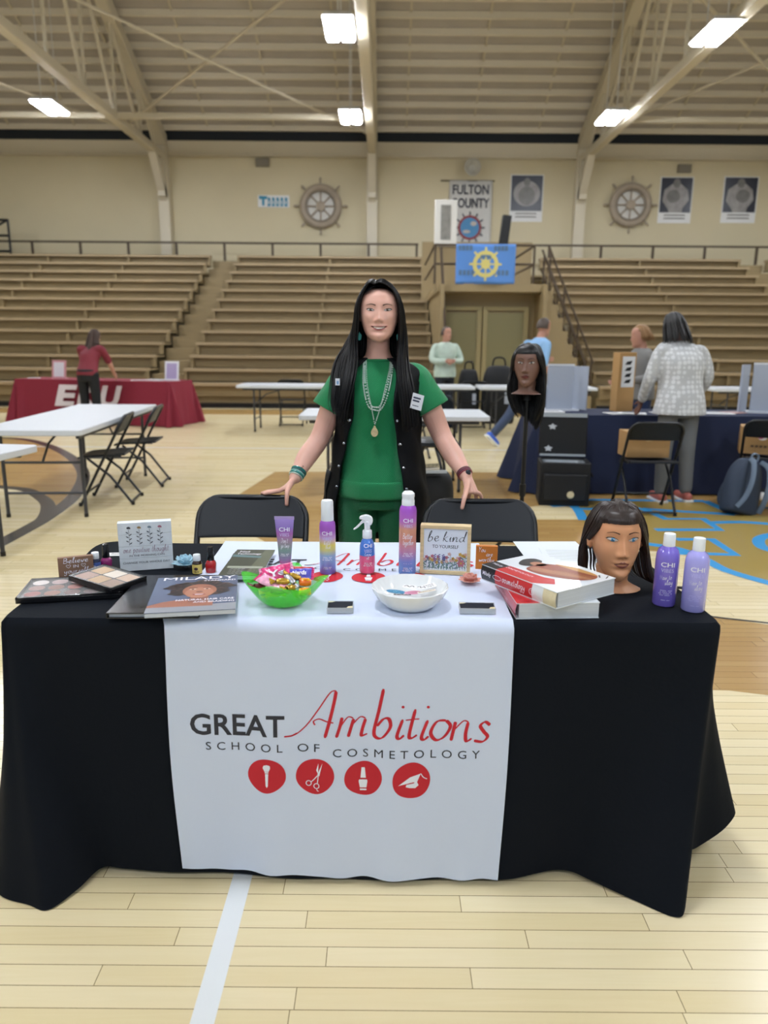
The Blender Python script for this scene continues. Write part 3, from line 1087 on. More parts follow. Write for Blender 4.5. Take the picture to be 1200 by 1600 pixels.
# the printed emblem in metres on the front (x across, y up), traced as drawn on the runner
def lp(cx, cy):
    p = at(280 + cx / 2.353, 1050 + cy / 2.353, Y=1.70)
    return (p.x, p.z)
def lps(pp):
    return [lp(*p) for p in pp]
LOGO = Ink()
x0, x1 = lp(50, 228)[0], lp(395, 228)[0]
LOGO.put(text_fit('GREAT', x1 - x0, lp(0, 150)[1] - lp(0, 228)[1], bold=.018), (x0 + x1) / 2, lp(222, 228)[1], 0)
for w_, a_, z_, yy in (('SCHOOL', 105, 388, 284), ('OF', 442, 520, 281), ('COSMETOLOGY', 567, 1100, 297)):
    x0, x1 = lp(a_, yy)[0], lp(z_, yy)[0]
    LOGO.put(text_fit(w_, x1 - x0, 0.0225, bold=0.0, spacing=1.7 if w_ != 'OF' else 1.5), (x0 + x1) / 2, lp(0, yy)[1], 0)
THICK = [[(578, 60), (572, 95), (556, 165), (538, 232)], [(600, 156), (592, 190), (579, 230)], [(642, 162), (632, 195), (622, 228)], [(686, 162), (674, 200), (671, 224), (692, 217)],
         [(752, 50), (735, 130), (717, 205), (724, 229), (748, 228), (776, 190), (772, 160), (752, 160), (728, 188)], [(822, 160), (801, 218), (810, 230), (826, 217)],
         [(868, 124), (845, 215), (853, 229), (873, 218)], [(912, 166), (889, 225), (898, 237), (914, 225)], [(978, 166), (944, 172), (922, 212), (940, 239), (970, 226), (993, 188), (978, 166)],
         [(1012, 170), (1004, 200), (994, 240)], [(1058, 172), (1048, 212), (1050, 240), (1070, 231)], [(1139, 184), (1121, 172), (1103, 186), (1115, 207), (1129, 226), (1110, 244), (1078, 239)]]
THIN = [[(393, 229), (432, 222), (472, 188), (512, 132), (556, 66), (579, 58)], [(503, 186), (498, 172), (518, 163), (545, 172), (569, 176)], [(590, 196), (620, 156), (641, 160)], [(632, 190), (665, 156), (686, 160)],
        [(832, 163), (856, 161), (882, 160)], [(1002, 205), (1040, 167), (1060, 172)]]
LOGO.put(nib([lps(p) for p in THICK], 0.0098, 0.40, math.radians(28)), mi=1)
LOGO.put(nib([lps(p) for p in THIN], 0.0040, 0.7, math.radians(28)), mi=1)
LOGO.put(nib([lps([(393, 229), (420, 226), (440, 216)])], 0.0045, 0.9), mi=1)
for c in ((823, 115), (914, 118)):
    LOGO.poly(ell(*lp(*c), .0038, .0038, 14), 1)
for cx, cy, rx, ry, k in ((330, 375, 69, 63, 1), (504, 374, 66, 65, 2), (677, 381, 69, 63, 3), (852, 385, 69, 65, 4)):
    rim = [(cx + rx * math.cos(a) * (1 + .03 * math.sin(2 * a + k)), cy + ry * math.sin(a) * (1 + .035 * math.cos(3 * a + k))) for a in (2 * PI * i / 40 for i in range(40))]
    rings = [lps([(cx + (p[0] - cx) * j / 7, cy + (p[1] - cy) * j / 7) for p in rim]) for j in range(8)]
    LOGO.grid(lambda u, v: (*rings[int(round(v * 7))][int(round(u * 40)) % 40], 0.0), 40, 7, cu=True, mi=1)
ZI = .0010
for pp in ([(315, 345), (318, 336), (330, 333), (341, 336), (343, 345), (337, 358), (322, 358)], [(324, 366), (336, 366), (334, 412), (330, 418), (326, 412)], [(322, 359), (337, 359), (336, 364), (323, 364)],
           [(671, 341), (683, 341), (687, 380), (667, 380)], [(663, 386), (691, 386), (693, 392), (689, 416), (665, 416), (660, 392)], [(665, 420), (689, 420), (689, 426), (665, 426)],
           [(805, 401), (848, 371), (886, 360), (872, 392), (860, 390)], [(835, 398), (862, 394), (868, 380), (878, 402), (866, 412), (845, 410), (832, 406)], [(512, 368), (530, 325), (519, 374)], [(508, 352), (516, 326), (515, 366)]):
    LOGO.poly(lps(pp), 2, ZI)
LOGO.put(nib([lps([(886, 360), (895, 374), (908, 381)]), lps([(514, 370), (500, 386), (491, 395)]), lps([(515, 368), (514, 385), (512, 400)])], .0022, 1.0), mi=2, z=ZI)
for c in ((482, 400), (509, 410)):
    LOGO.put(nib([[lp(c[0] + 9 * math.cos(a), c[1] + 9 * math.sin(a)) for a in (2 * PI * i / 12 for i in range(13))]], .0022, 1.0, taper=False), mi=2, z=ZI)
LOGO.put(nib([lps([(509, 419), (512, 427), (517, 429)])], .0018, 1.0), mi=2, z=ZI)
zc_ = lp(0, 378)[1]


def on_front(p):
    v = 1 + (TZ - p.y) / (TZ - 0.02)
    q = runner_pt(p.x, v)
    h = runner_pt(p.x, v - 0.01) - runner_pt(p.x, v + 0.01)
    w = runner_pt(p.x + 0.01, v) - runner_pt(p.x - 0.01, v)
    nn = w.cross(h).normalized()
    if nn.y > 0:
        nn = -nn
    q += nn * (0.0009 + p.z)
    return Vector((q.x, q.y, q.z))


def clone(ink):
    c = Ink()
    c.v, c.f, c.m = list(ink.v), list(ink.f), list(ink.m)
    return c


LM = [M_INKD, M_RED, mat('runner_print_white', 'e4e8f0', 0.7)]
clone(LOGO).warp(on_front).build('front_print', LM, t, smooth=0, fix=False, label='red and charcoal printed emblem with four round icons on the front')
clone(LOGO).warp(lambda p: (p.x + .005, 2.02 + (p.y - zc_), TZ + 0.0056 + p.z)).build('top_print', LM, t, smooth=0, fix=False, label='the same printed emblem lying on the table top')

# ---------------------------------------------------------------- things on the table
Z = TZ + 0.002           # on the black cloth
ZR = TZ + 0.0062         # on the runner
M_PLW = mat('white_plastic', 'e9eef2', 0.3, coat=0.3)
M_BLKP = mat('black_plastic', '111216', 0.25, coat=0.2)
M_PRINTW = mat('print_white', 'eceaf4', 0.5)
M_PRINTP = mat('print_pale', 'c9c6ee', 0.5)


def wrap(ink, rad, z0, a0=0.0, off=0.0006):
    """Lay a printed layout round a standing bottle of radius rad, facing the camera."""
    return ink.warp(lambda p: (math.sin(p.x / rad + a0) * (rad + off + p.z), -math.cos(p.x / rad + a0) * (rad + off + p.z), z0 + p.y))


def small_lines(ink, y, w, rows=2, mi=0, dh=.0042):
    for k in range(rows):
        ww = w * (1 - .18 * (k % 2))
        n_ = 9
        for j in range(n_):
            if (j * 7 + k * 3) % 5:
                x_ = -ww / 2 + ww * j / n_
                ink.poly([(x_, y - k * dh), (x_ + ww / n_ * .8, y - k * dh), (x_ + ww / n_ * .8, y - k * dh + .0016), (x_, y - k * dh + .0016)], mi)


def chi_print(ink, y, w=.026):
    ink.put(text_fit('CHI', w, .0115, bold=.012), 0, y)
    ink.put(text_fit('VIBES', w * .92, .0095, bold=-.006), 0, y - .0145, 1)


# tube standing on its cap
t = thing('cream_tube', 'small purple to green cream tube standing on its white cap', 'tube', (-.287, 2.06, ZR))
def tubef(u, v):
    a = 2 * PI * u
    rx = .0165 + .0115 * v
    ry = .0165 * (1 - v) + .0012
    return (rx * math.cos(a), ry * math.sin(a), .03 + v * .132)
q = MB()
q.grid(tubef, 28, 14, cu=True)
q.build('tube_body', ramp_mat('tube_ramp', [(0, 'b0609a'), (.1, '8a7aa4'), (.3, '7f9a92'), (.5, 'a08a9a'), (.66, 'a863aa'), (.8, '8f74bc'), (1, 'a58cd0')], lo=.03, hi=.162, rough=.25), t, smooth=60)
q = MB()
q.box((0, 0, .1635), (.057, .0024, .009))
q.build('crimp', mat('tube_crimp', 'a995c8', .35), t)
q = MB()
q.lathe([(.0155, 0), (.0165, .002), (.0165, .028), (.0155, .03)], 28)
q.build('cap', mat('cap_pearl', 'e6d8e4', .3), t)
q = Ink()
chi_print(q, .125, .03)
q.put(hand("Don't", .02, .007), 0, .092)
q.put(hand('go limp', .024, .006), .002, .078)
small_lines(q, .058, .026, 2)
q.warp(lambda p: (p.x, -(.0165 * (1 - (p.y - .03) / .132) + .0012) * math.sqrt(max(.05, 1 - (p.x / (.0165 + .0115 * (p.y - .03) / .132)) ** 2)) - .0006, p.y)).build('print', [M_PRINTW, M_PRINTP], t, smooth=0, fix=False)

# mousse can
def can(name, label, x, y, r, prof, cap, body_m, zs, cat='bottle'):
    t = thing(name, label, cat, (x, y, ZR))
    MB().lathe(prof, 32).build('bottle_body', body_m, t, smooth=50)
    MB().lathe(cap, 28).build('cap', M_PLW, t, smooth=40)
    return t
t = can('mousse_can', 'purple yellow and blue mousse can with a tall white cap', -.163, 2.06, .0235,
        [(.0, 0), (.021, 0), (.0235, .003), (.0235, .14), (.022, .151), (.018, .158), (.0, .158)], [(.0175, .157), (.0185, .159), (.0175, .212), (.0155, .217), (0, .218)],
        ramp_mat('mousse_ramp', [(0, '7d6fd0'), (.15, '7f93dc'), (.36, '93b7d8'), (.46, 'd2cf86'), (.56, 'e2d564'), (.68, 'cfa6cf'), (.82, 'a85fbe'), (1, '9a55b8')], lo=0, hi=.158, rough=.28, metal=.08), None)
q = Ink()
chi_print(q, .118, .03)
q.put(hand('hold', .018, .006), 0, .09)
q.put(hand('that', .016, .006), .003, .079)
small_lines(q, .052, .03, 3)
small_lines(q, .022, .026, 2)
wrap(q, .0235, 0).build('print', [M_PRINTW, M_PRINTP], t, smooth=0, fix=False)

# hair spray
t = can('hairspray_can', 'tall purple to peach to blue hairspray can beside the small framed sign', .069, 2.06, .025,
        [(.0, 0), (.023, 0), (.025, .003), (.025, .188), (.023, .198), (.0185, .205), (.0, .205)], [(.018, .203), (.0185, .205), (.0185, .219), (.0175, .221), (.0175, .228), (.0185, .23), (.018, .239), (.012, .245), (0, .246)],
        ramp_mat('hair_ramp', [(0, '5f9be0'), (.2, '7d92d6'), (.33, 'c08ab0'), (.5, 'd68f80'), (.66, 'd89a7c'), (.78, 'b86fc0'), (1, 'a04fc8')], lo=0, hi=.205, rough=.26, metal=.08), None)
q = Ink()
chi_print(q, .158, .028)
q.put(hand('Better', .03, .009, .2), -.001, .11)
q.put(hand('together', .033, .008, .2), .001, .092)
small_lines(q, .066, .03, 3)
q.put(text_fit('* * * *', .024, .003), 0, .034)
small_lines(q, .022, .03, 3)
wrap(q, .025, 0).build('print', [M_PRINTW, M_PRINTP], t, smooth=0, fix=False)

# trigger spray with two layers of liquid
t = thing('spray_bottle', 'clear trigger spray bottle with blue liquid floating on pink liquid', 'bottle', (-.048, 2.06, ZR))
M_CLR = mat('clear_plastic', 'f0f6fa', .08, trans=.0, alpha=.07, spec=.6)
out = [(.0, 0), (.021, 0), (.0235, .004), (.024, .06), (.0225, .085), (.018, .1), (.0125, .108), (.0125, .112), (0, .112)]
MB().lathe(out, 32).build('bottle_body', M_CLR, t, smooth=50)
MB().lathe([(0, .004), (.0205, .004), (.0222, .008), (.0226, .056), (0, .056)], 32).build('pink_liquid', mat('pink_liquid', 'e0467e', .15, coat=.4), t, smooth=50)
MB().lathe([(0, .0565), (.0226, .0565), (.0214, .084), (.0168, .099), (.0115, .106), (0, .106)], 32).build('blue_liquid', mat('blue_liquid', '1668c8', .12, coat=.5), t, smooth=50)
MB().lathe([(.013, .106), (.014, .108), (.0135, .128), (.012, .13), (0, .13)], 24).build('collar', M_PLW, t, smooth=40)
q = MB()
prof = spline([(.0, .13), (.001, .15), (-.001, .162), (-.012, .167), (-.024, .164), (-.03, .158)], 6)
q.tube([(0, 0, .125), (0, 0, .147), (-.001, 0, .157)], [.008, .0085, .009], 14)
head_o = [(.014, .15), (.016, .16), (.011, .17), (-.002, .175), (-.016, .172), (-.022, .168), (-.022, .163), (-.014, .161), (-.006, .156), (-.004, .146), (.008, .144)]
q.prism([(a, c) for a, c in spline(head_o, 4, True)], .014, M=Matrix.Translation((0, .007, 0)) @ RX)
q.build('spray_head', M_PLW, t, bevel=.002)
q = MB()
tr = [(-.006, .160), (-.014, .160), (-.024, .148), (-.036, .136), (-.040, .133), (-.037, .131), (-.026, .138), (-.014, .150), (-.006, .153)]
q.prism(spline(tr, 4, True), .009, M=Matrix.Translation((0, .0045, 0)) @ RX)
q.build('trigger', M_PLW, t, bevel=.0015)
q = MB()
q.tube([(0, 0, .108), (.002, 0, .06), (.004, 0, .01)], .002, 8)
q.build('dip_tube', M_PLW, t)
q = Ink()
chi_print(q, .083, .024)
q.put(hand('Know', .02, .006), 0, .058)
q.put(hand('it', .008, .005), 0, .048)
small_lines(q, .036, .026, 3)
wrap(q, .0238, 0, .12).build('print', [M_PRINTW, M_PRINTP], t, smooth=0, fix=False)

# shampoo bottles
def shampoo(label, x, y, col, pc):
    t = thing('shampoo_bottle', label, 'bottle', (x, y, Z), -.30)
    MB().lathe([(0, 0), (.027, 0), (.0295, .004), (.0295, .118), (.0285, .136), (.024, .149), (.016, .156), (.0145, .158), (0, .158)], 36).build('bottle_body', mat('shampoo_' + pc, col, .22, coat=.6, spec=.5), t, smooth=50)
    MB().lathe([(.0148, .1575), (.0152, .159), (.0145, .188), (.0135, .19), (0, .19)], 28).build('cap', M_PLW, t, smooth=40)
    q = Ink()
    chi_print(q, .108, .034)
    q.put(hand('Hair to', .03, .0065, .16), -.002, .074, 0, rot=.12)
    q.put(hand('slay', .02, .007, .18), .006, .061, 0, rot=.1)
    small_lines(q, .044, .034, 4, 1)
    small_lines(q, .018, .024, 1, 1)
    wrap(q, .0295, 0).build('print', [M_PRINTW, M_PRINTP if pc == 'deep' else mat('print_lilac', 'b9b6f2', .5)], t, smooth=0, fix=False)
    return t
shampoo('deep violet shampoo bottle with white cap, right beside the brown-haired mannequin head', .735, 1.83, '7a6acc', 'deep')
shampoo('pale lilac conditioner bottle with white cap, at the right corner of the table', .794, 1.788, 'a6a3e8', 'pale')

# framed signs
M_PINE = mat('pale_pine', 'd0b98e', .55, noise=(30, .12), stretch=(1, 1, 8))
t = thing('be_kind_sign', 'small pine-framed white sign reading be kind to yourself', 'sign', (.18, 2.066, ZR), -.12)
W2, H2 = .146, .146
for nm, c, d in (('frame_rail', (0, 0, H2 - .005), (W2, .032, .01)), ('frame_rail', (0, 0, .005), (W2, .032, .01)), ('frame_stile', (-W2 / 2 + .005, 0, H2 / 2), (.01, .032, H2 - .0202)), ('frame_stile', (W2 / 2 - .005, 0, H2 / 2), (.01, .032, H2 - .0202))):
    MB().box(c, d).build(nm, M_PINE, t, bevel=.001)
MB().box((0, 0, H2 / 2), (W2 - .0202, .02, H2 - .0202)).build('panel', mat('sign_white', 'dfe5ee', .6), t)
q = Ink()
v, f = hand('be', .034, .0155, .13, .2, .5)
q.put((v, f), -.036, .098)
q.put(hand('kind', .066, .0145, .11, .2, .5), .023, .098)
q.put(text_fit('TO YOURSELF', .076, .0095), 0, .078)
rr = random.Random(3)
GREENS = 3
for k in range(26):
    x = -.058 + .116 * k / 25 + rr.uniform(-.003, .003)
    h = rr.uniform(.018, .04) if k < 14 else rr.uniform(.028, .05)
    q.line([(x, .013), (x + rr.uniform(-.003, .003), .013 + h / 2), (x + rr.uniform(-.006, .006), .013 + h)], .0009, 1 + (k % 2))
    for j in range(4):
        q.poly(ell(x + rr.uniform(-.005, .005), .013 + h * (j + 1) / 5, .0045, .0014, 10, rr.uniform(0, 3)), 1 + (j + k) % 2, .0001)
    m_ = rr.choice([3, 4, 5, 6])
    for a in range(5):
        q.poly(ell(x + .0028 * math.cos(a * 1.26), .013 + h + .0028 * math.sin(a * 1.26), .003, .002, 10, a * 1.26), m_, .0002)
for k in range(3):
    x = -.03 + k * .012
    for j in range(9):
        q.poly(ell(x + .0016 * (-1) ** j, .034 + j * .003, .0026, .0016, 8), 4, .0003)
for a in range(6):
    q.poly(ell(.046 + .006 * math.cos(a * 1.05), .034 + .006 * math.sin(a * 1.05), .0058, .004, 12, a * 1.05), 5, .0003)
q.poly(ell(.046, .034, .003, .003, 10), 3, .0004)
q.warp(lambda p: (p.x, -.0106 - p.z, p.y)).build('print', [M_INK, mat('leaf_green', '6d8a78', .6), mat('leaf_slate', '5c7486', .6), mat('petal_gold', 'c9a24c', .6), mat('petal_violet', '6e6a98', .6), mat('petal_rose', 'b8707c', .6), mat('petal_blush', 'd9b3a8', .6)], t, smooth=0, fix=False)

t = thing('plank_sign', 'white plank block sign reading one positive thought with four flowers', 'sign', (-.704, 2.10, Z), .28)
W3, H3 = .15, .146
for k in range(4):
    hh = (.037, .036, .036, .035)[k]
    zz = sum((.037, .036, .036, .035)[:k]) + hh / 2 + .0005 * k
    MB().box((0, 0, zz), (W3, .03, hh)).build('plank', mat('plank_white', 'd8dfe6', .6, noise=(40, .05)), t, bevel=.0008)
q = Ink()
q.put(hand('One positive thought', .128, .0095, .16), 0, .056, 1)
q.put(text_fit('IN THE MORNING CAN', .098, .0055), .002, .0435)
q.put(text_fit('CHANGE YOUR WHOLE DAY', .132, .006), 0, .022)
for k, m_ in enumerate((0, 3, 4, 2)):
    x = -.045 + k * .029
    q.line([(x, .078), (x + .001, .1), (x, .126)], .0008, 0)
    for j in range(6):
        q.poly(ell(x + .0045 * (-1) ** j, .084 + j * .0065, .0045, .0015, 10, .6 * (-1) ** j), 0, .0001)
    for a in range(5):
        q.poly(ell(x + .003 * math.cos(a * .7), .129 + .0026 * abs(math.sin(a * .7)), .0034, .0018, 10, a * .6), m_, .0002)
q.warp(lambda p: (p.x, -.0157 - p.z, p.y)).build('print', [mat('print_grey', '4a4d55', .6), mat('print_mauve', 'a08898', .6), mat('petal_pink', 'b8788c', .6), mat('petal_ochre', 'b09468', .6), mat('petal_steel', '8fa4b4', .6)], t, smooth=0, fix=False)

t = thing('believe_sign', 'little brown block sign reading Believe in yourself behind the makeup palettes', 'sign', (-.885, 2.027, Z), .42)
MB().box((0, 0, .029), (.094, .014, .058)).build('block', mat('kraft_brown', '8a6a56', .65, noise=(50, .08)), t, bevel=.001)
q = Ink()
q.put(hand('Believe', .068, .008, .22), 0, .041)
q.put(text_fit('IN', .014, .0085, bold=.01), 0, .0265)
q.put(hand('yourself', .066, .0075, .22), 0, .011)
for sx in (-1, 1):
    x = sx * .02
    q.line([(x, .0265), (x - .006, .033), (x - .003, .0365), (x, .034), (x + .003, .0365), (x + .006, .033), (x, .0265)], .0011, 0)
q.warp(lambda p: (p.x, -.0078 - p.z, p.y)).build('print', [M_PRINTW], t, smooth=0, fix=False)

t = thing('orange_sign', 'small orange block sign reading You are worthy behind the red books', 'sign', (.308, 2.118, Z), -.1)
MB().box((0, 0, .037), (.064, .016, .074)).build('block', mat('sign_orange', 'c47428', .6), t, bevel=.001)
q = Ink()
q.put(hand('You', .022, .008, .2), -.014, .056)
q.put(hand('are', .02, .0075, .2), .008, .043)
q.put(hand('worthy', .046, .0075, .2), 0, .026)
q.warp(lambda p: (p.x, -.0088 - p.z, p.y)).build('print', [M_PRINTW], t, smooth=0, fix=False)

# make-up palettes
def palette(name, label, w, d, h, pans, loc, rot, glass=True):
    t = thing(name, label, 'palette', loc, rot=rot)
    q = MB()
    q.box((0, 0, h / 2), (w, d, h))
    q.build('case', M_BLKP, t, bevel=.0015)
    for i, (px_, py_, shape, m_) in enumerate(pans):
        q = MB()
        q.prism(shape, .0006, M=Matrix.Translation((px_, py_, h)))
        q.build('pan', m_, t)
    q = MB()
    q.box((0, 0, h + .0022), (w - .006, d - .006, .0014))
    q.build('lid', mat('clear_lid', 'ffffff', .05, alpha=.12, spec=.6), t)
    for c, e in (((0, d / 2 - .003, h + .0015), (w, .006, .003)), ((0, -d / 2 + .003, h + .0015), (w, .006, .003)), ((-w / 2 + .003, 0, h + .0015), (.006, d, .003)), ((w / 2 - .003, 0, h + .0015), (.006, d, .003))):
        MB().box(c, e).build('lid_rim', M_BLKP, t)
    return t
cols = ['d8cfcb', 'b59a98', 'b08c88', '96604e', '7a4c44', '9c7a72', '8a5a48', 'bb6a58', '884a44', '6c3c40', '9a5650', '94604c', '6d4640', '5c3a38', '4c3034']
pans = []
for j in range(3):
    for i in range(5):
        k = j * 5 + i
        pans.append((-.098 + i * .049, .047 - j * .047, ell(0, 0, .0205, .0195, 24), mat('shadow_%d' % k, cols[k], .6)))
palette('eyeshadow_palette', 'long black eyeshadow palette with fifteen round brown and rose pans', .262, .165, .013, pans, (-.832, 1.893, Z), (0, 0, .2))
cols = ['c7a06c', 'd6c9b8', 'c5a284', 'a8826e', 'b9925c', '8f6c4e']
pans = []
for j in range(2):
    for i in range(3):
        k = j * 3 + i
        pans.append((-.05 + i * .05, .0265 - j * .053, rrect(.045, .047, .003, 3), mat('contour_%d' % k, cols[k], .6)))
palette('contour_palette', 'black contour palette with six square tan pans, propped on the eyeshadow palette', .168, .122, .013, pans, (-.753, 1.916, Z + .0205), (0, .05, -.52))

# little bottles
def nail_polish(label, x, y, col, nm):
    t = thing('nail_polish', label, 'nail polish', (x, y, Z))
    def sq(a, z):
        return 1 + .1 * abs(math.sin(2 * a)) ** 2
    MB().lathe([(0, .0035), (.0135, .0035), (.015, .007), (.0155, .03), (.012, .037), (.007, .0405), (0, .0405)], 32, wob=sq).build('polish', mat('polish_' + nm, col, .12, coat=.8), t, smooth=45)
    MB().lathe([(0, 0), (.015, 0), (.0165, .002), (.016, .0034), (0, .0034)], 32, wob=sq).build('glass_base', mat('glass_base', 'e8e8ee', .06, alpha=.35), t, smooth=45)
    MB().lathe([(.0095, .039), (.0105, .041), (.0085, .078), (.0075, .0795), (0, .08)], 20).build('cap', M_BLKP, t, smooth=40)
nail_polish('red nail polish with a tall black cap at the edge of the runner', -.505, 2.062, 'a4101c', 'red')
nail_polish('purple nail polish with a tall black cap behind the blue oil bottle', -.818, 2.082, '8a1e66', 'purple')
def oil(label, x, y, lab_col, glass, nm):
    t = thing('oil_bottle', label, 'bottle', (x, y, Z))
    MB().lathe([(0, 0), (.0125, 0), (.0138, .002), (.0138, .036), (.011, .041), (.0085, .043), (0, .043)], 28).build('bottle_body', mat('oil_glass_' + nm, glass, .1, coat=.6), t, smooth=45)
    MB().lathe([(.01, .0425), (.0108, .044), (.0105, .06), (.0095, .0612), (0, .0612)], 28).build('cap', M_PLW, t, smooth=40)
    q = MB()
    q.grid(lambda u, v: (.0141 * math.sin((u - .5) * 4.6), -.0141 * math.cos((u - .5) * 4.6), .006 + v * .027), 20, 2)
    q.build('label_wrap', mat('oil_label_' + nm, lab_col, .5), t, smooth=60)
    q = Ink()
    q.poly(ell(0, .021, .0055, .0045, 14))
    small_lines(q, .0125, .018, 2, 0, .003)
    wrap(q, .0143, 0).build('print', [mat('oil_print_' + nm, '3c2230' if nm == 'amber' else 'c9d6f0', .5)], t, smooth=0, fix=False)
oil('tiny brown oil bottle with yellow label and white cap beside the blue flower', -.541, 2.045, 'd4bd66', '2a160c', 'amber')
oil('tiny oil bottle with blue label and white cap beside the purple nail polish', -.840, 2.058, '4a62a6', '1c2440', 'blue')

# flowers made of petals
def flower(name, label, loc, m_, rings, tint):
    t = thing(name, label, 'flower', loc)
    for n_, r0, L, wd, up, zz, cup in rings:
        for k in range(n_):
            a = 2 * PI * k / n_ + zz * 40
            q = MB()
            def pf(u, v, L=L, wd=wd, up=up, cup=cup):
                w = wd * math.sin(PI * min(1, (.12 + .88 * u) ** .8)) ** .7 if u < 1 else 0.0008
                s_ = (v - .5) * 2
                r = r0 + L * u * math.cos(up * u)
                return (r, s_ * w, zz + L * math.sin(up) * u ** 1.4 + cup * s_ * s_ * w)
            q.grid(pf, 8, 6, M=Matrix.Rotation(a, 4, 'Z'))
            q.build('petal', m_, t, solid=.0016, smooth=80)
    q = MB()
    q.ball((0, 0, .012), (.012, .012, .012), 14, 8)
    q.build('flower_heart', tint, t)
    return t
flower('blue_lotus', 'pale blue ceramic lotus beside the plank sign', (-.594, 2.115, Z), mat('lotus_blue', 'a5cbdc', .3, coat=.3),
       [(9, .008, .036, .0115, .35, .006, .35), (8, .006, .03, .011, .75, .012, .35), (6, .004, .022, .009, 1.1, .018, .35)], mat('lotus_heart', '9cc0d0', .4))
flower('pink_flower', 'small peach pink paper flower lying next to the red books', (.243, 1.975, ZR), mat('petal_peach', 'd89a8c', .6),
       [(8, .006, .028, .011, .3, .004, .3), (7, .004, .023, .0105, .8, .008, .35), (5, .003, .016, .008, 1.2, .012, .4)], mat('petal_heart', 'c87a6e', .6))

# books and magazines
def flat_print(ink, mats, t, z, name='cover_print'):
    return ink.warp(lambda p: (p.x, p.y, z + .0003 + p.z)).build(name, mats, t, smooth=0, fix=False)
M_PAGES = mat('page_edges', 'c3c9d0', .7, noise=(3, .1), stretch=(1, 1, 260))
t = thing('hardcover_book', 'thin black hardcover book lying under the magazine', 'book', (-.564, 1.83, Z + .0046), .03)
Wb, Lb = .222, .298
MB().box((0, 0, .0015), (Wb, Lb, .003)).build('back_cover', M_BLKP, t, bevel=.0008)
MB().box((.001, .001, .0075), (Wb - .008, Lb - .012, .0088)).build('pages', M_PAGES, t)
MB().box((0, 0, .0135), (Wb, Lb, .003)).build('front_cover', mat('cover_black', '1c1d22', .25, coat=.4, noise=(9, .3)), t, bevel=.0008)
MB().box((-Wb / 2 + .001, 0, .0075), (.003, Lb, .0115)).build('spine', M_BLKP, t)
q = Ink()
small_lines(q, -.11, .1, 2)
flat_print(q, [mat('emboss', '0a0a0c', .3)], t, .015)

ZB = Z + .0200
t = thing('beauty_magazine', 'softcover textbook titled MILADY STANDARD with a smiling curly-haired woman', 'magazine', (-.485, 1.795, ZB), .17)
Wm, Lm = .213, .272
MB().box((0, 0, .0055), (Wm - .002, Lm - .002, .0105)).build('pages', M_PAGES, t)
MB().box((0, 0, .0113), (Wm, Lm, .0012)).build('cover', mat('cover_slate', '66718c', .2, coat=.5), t)
q = Ink()
q.poly([(-Wm / 2, -Lm / 2), (Wm / 2, -Lm / 2), (Wm / 2, -Lm / 2 + .05), (-Wm / 2, -Lm / 2 + .035)], 8, .0001)
q.poly([(-.106, -.086), (-.106, -.1), (.05, -.102), (.05, -.07), (.0, -.045), (-.03, -.05), (-.07, -.062)], 2, .0002)   # shoulder
hair = [(0, 0)] and [(.012 + (.083 + .011 * math.sin(7 * a) + .006 * math.sin(17 * a)) * math.cos(a), .035 + (.062 + .008 * math.sin(5 * a + 1) + .005 * math.sin(13 * a)) * math.sin(a)) for a in (2 * PI * i / 80 for i in range(80))]
q.poly(hair, 1, .0003)
for k in range(60):
    a, r_ = rr.uniform(0, 6.28), rr.uniform(.5, 1)
    q.poly(ell(.012 + .08 * r_ * math.cos(a), .04 + .06 * r_ * math.sin(a), .006, .004, 8, a), 9, .0004)
q.poly([(-.005, -.02), (.035, -.02), (.04, -.07), (-.012, -.07)], 3, .0005)
q.poly(ell(.012, .015, .043, .05, 32), 2, .0006)
q.poly(ell(.012, -.002, .036, .04, 24), 4, .0007)
for sx in (-1, 1):
    q.poly(ell(.012 + sx * .018, .025, .009, .0036, 16), 5, .0008)
    q.poly(ell(.012 + sx * .018, .025, .0036, .0034, 12), 1, .0009)
    q.line([(.012 + sx * .029, .036), (.012 + sx * .018, .04), (.012 + sx * .007, .036)], .003, 1, .0008)
q.poly(ell(.012, .004, .009, .006, 14), 3, .0008)
q.poly(ell(.012, -.017, .017, .0065, 18), 6, .0008)
q.poly([(.0, -.0145), (.024, -.0145), (.02, -.019), (.004, -.019)], 7, .0009)
q.put(text_fit('MILADY', .19, .024), .006, .106, 7, .001)
q.put(text_fit('STANDARD', .083, .0105, bold=.01), .06, .088, 7, .001)
q.put(text_fit('NATURAL HAIR CARE', .142, .011, bold=.012), .03, -.062, 7, .001)
q.put(text_fit('AND BRAIDING', .1, .011, bold=.012), .052, -.08, 7, .001)
flat_print(q, [M_PAPER, mat('ph_hair', '241a1c', .4), mat('ph_skin', '9c6450', .35), mat('ph_skin_deep', '7c4a3c', .35), mat('ph_skin_light', 'b07a64', .35), mat('ph_eye', 'cfc6c0', .3), mat('ph_lip', '8c3c3c', .3), M_PRINTW, mat('ph_band', '8f939c', .3), mat('ph_curl', '4a3430', .4)], t, .0119)

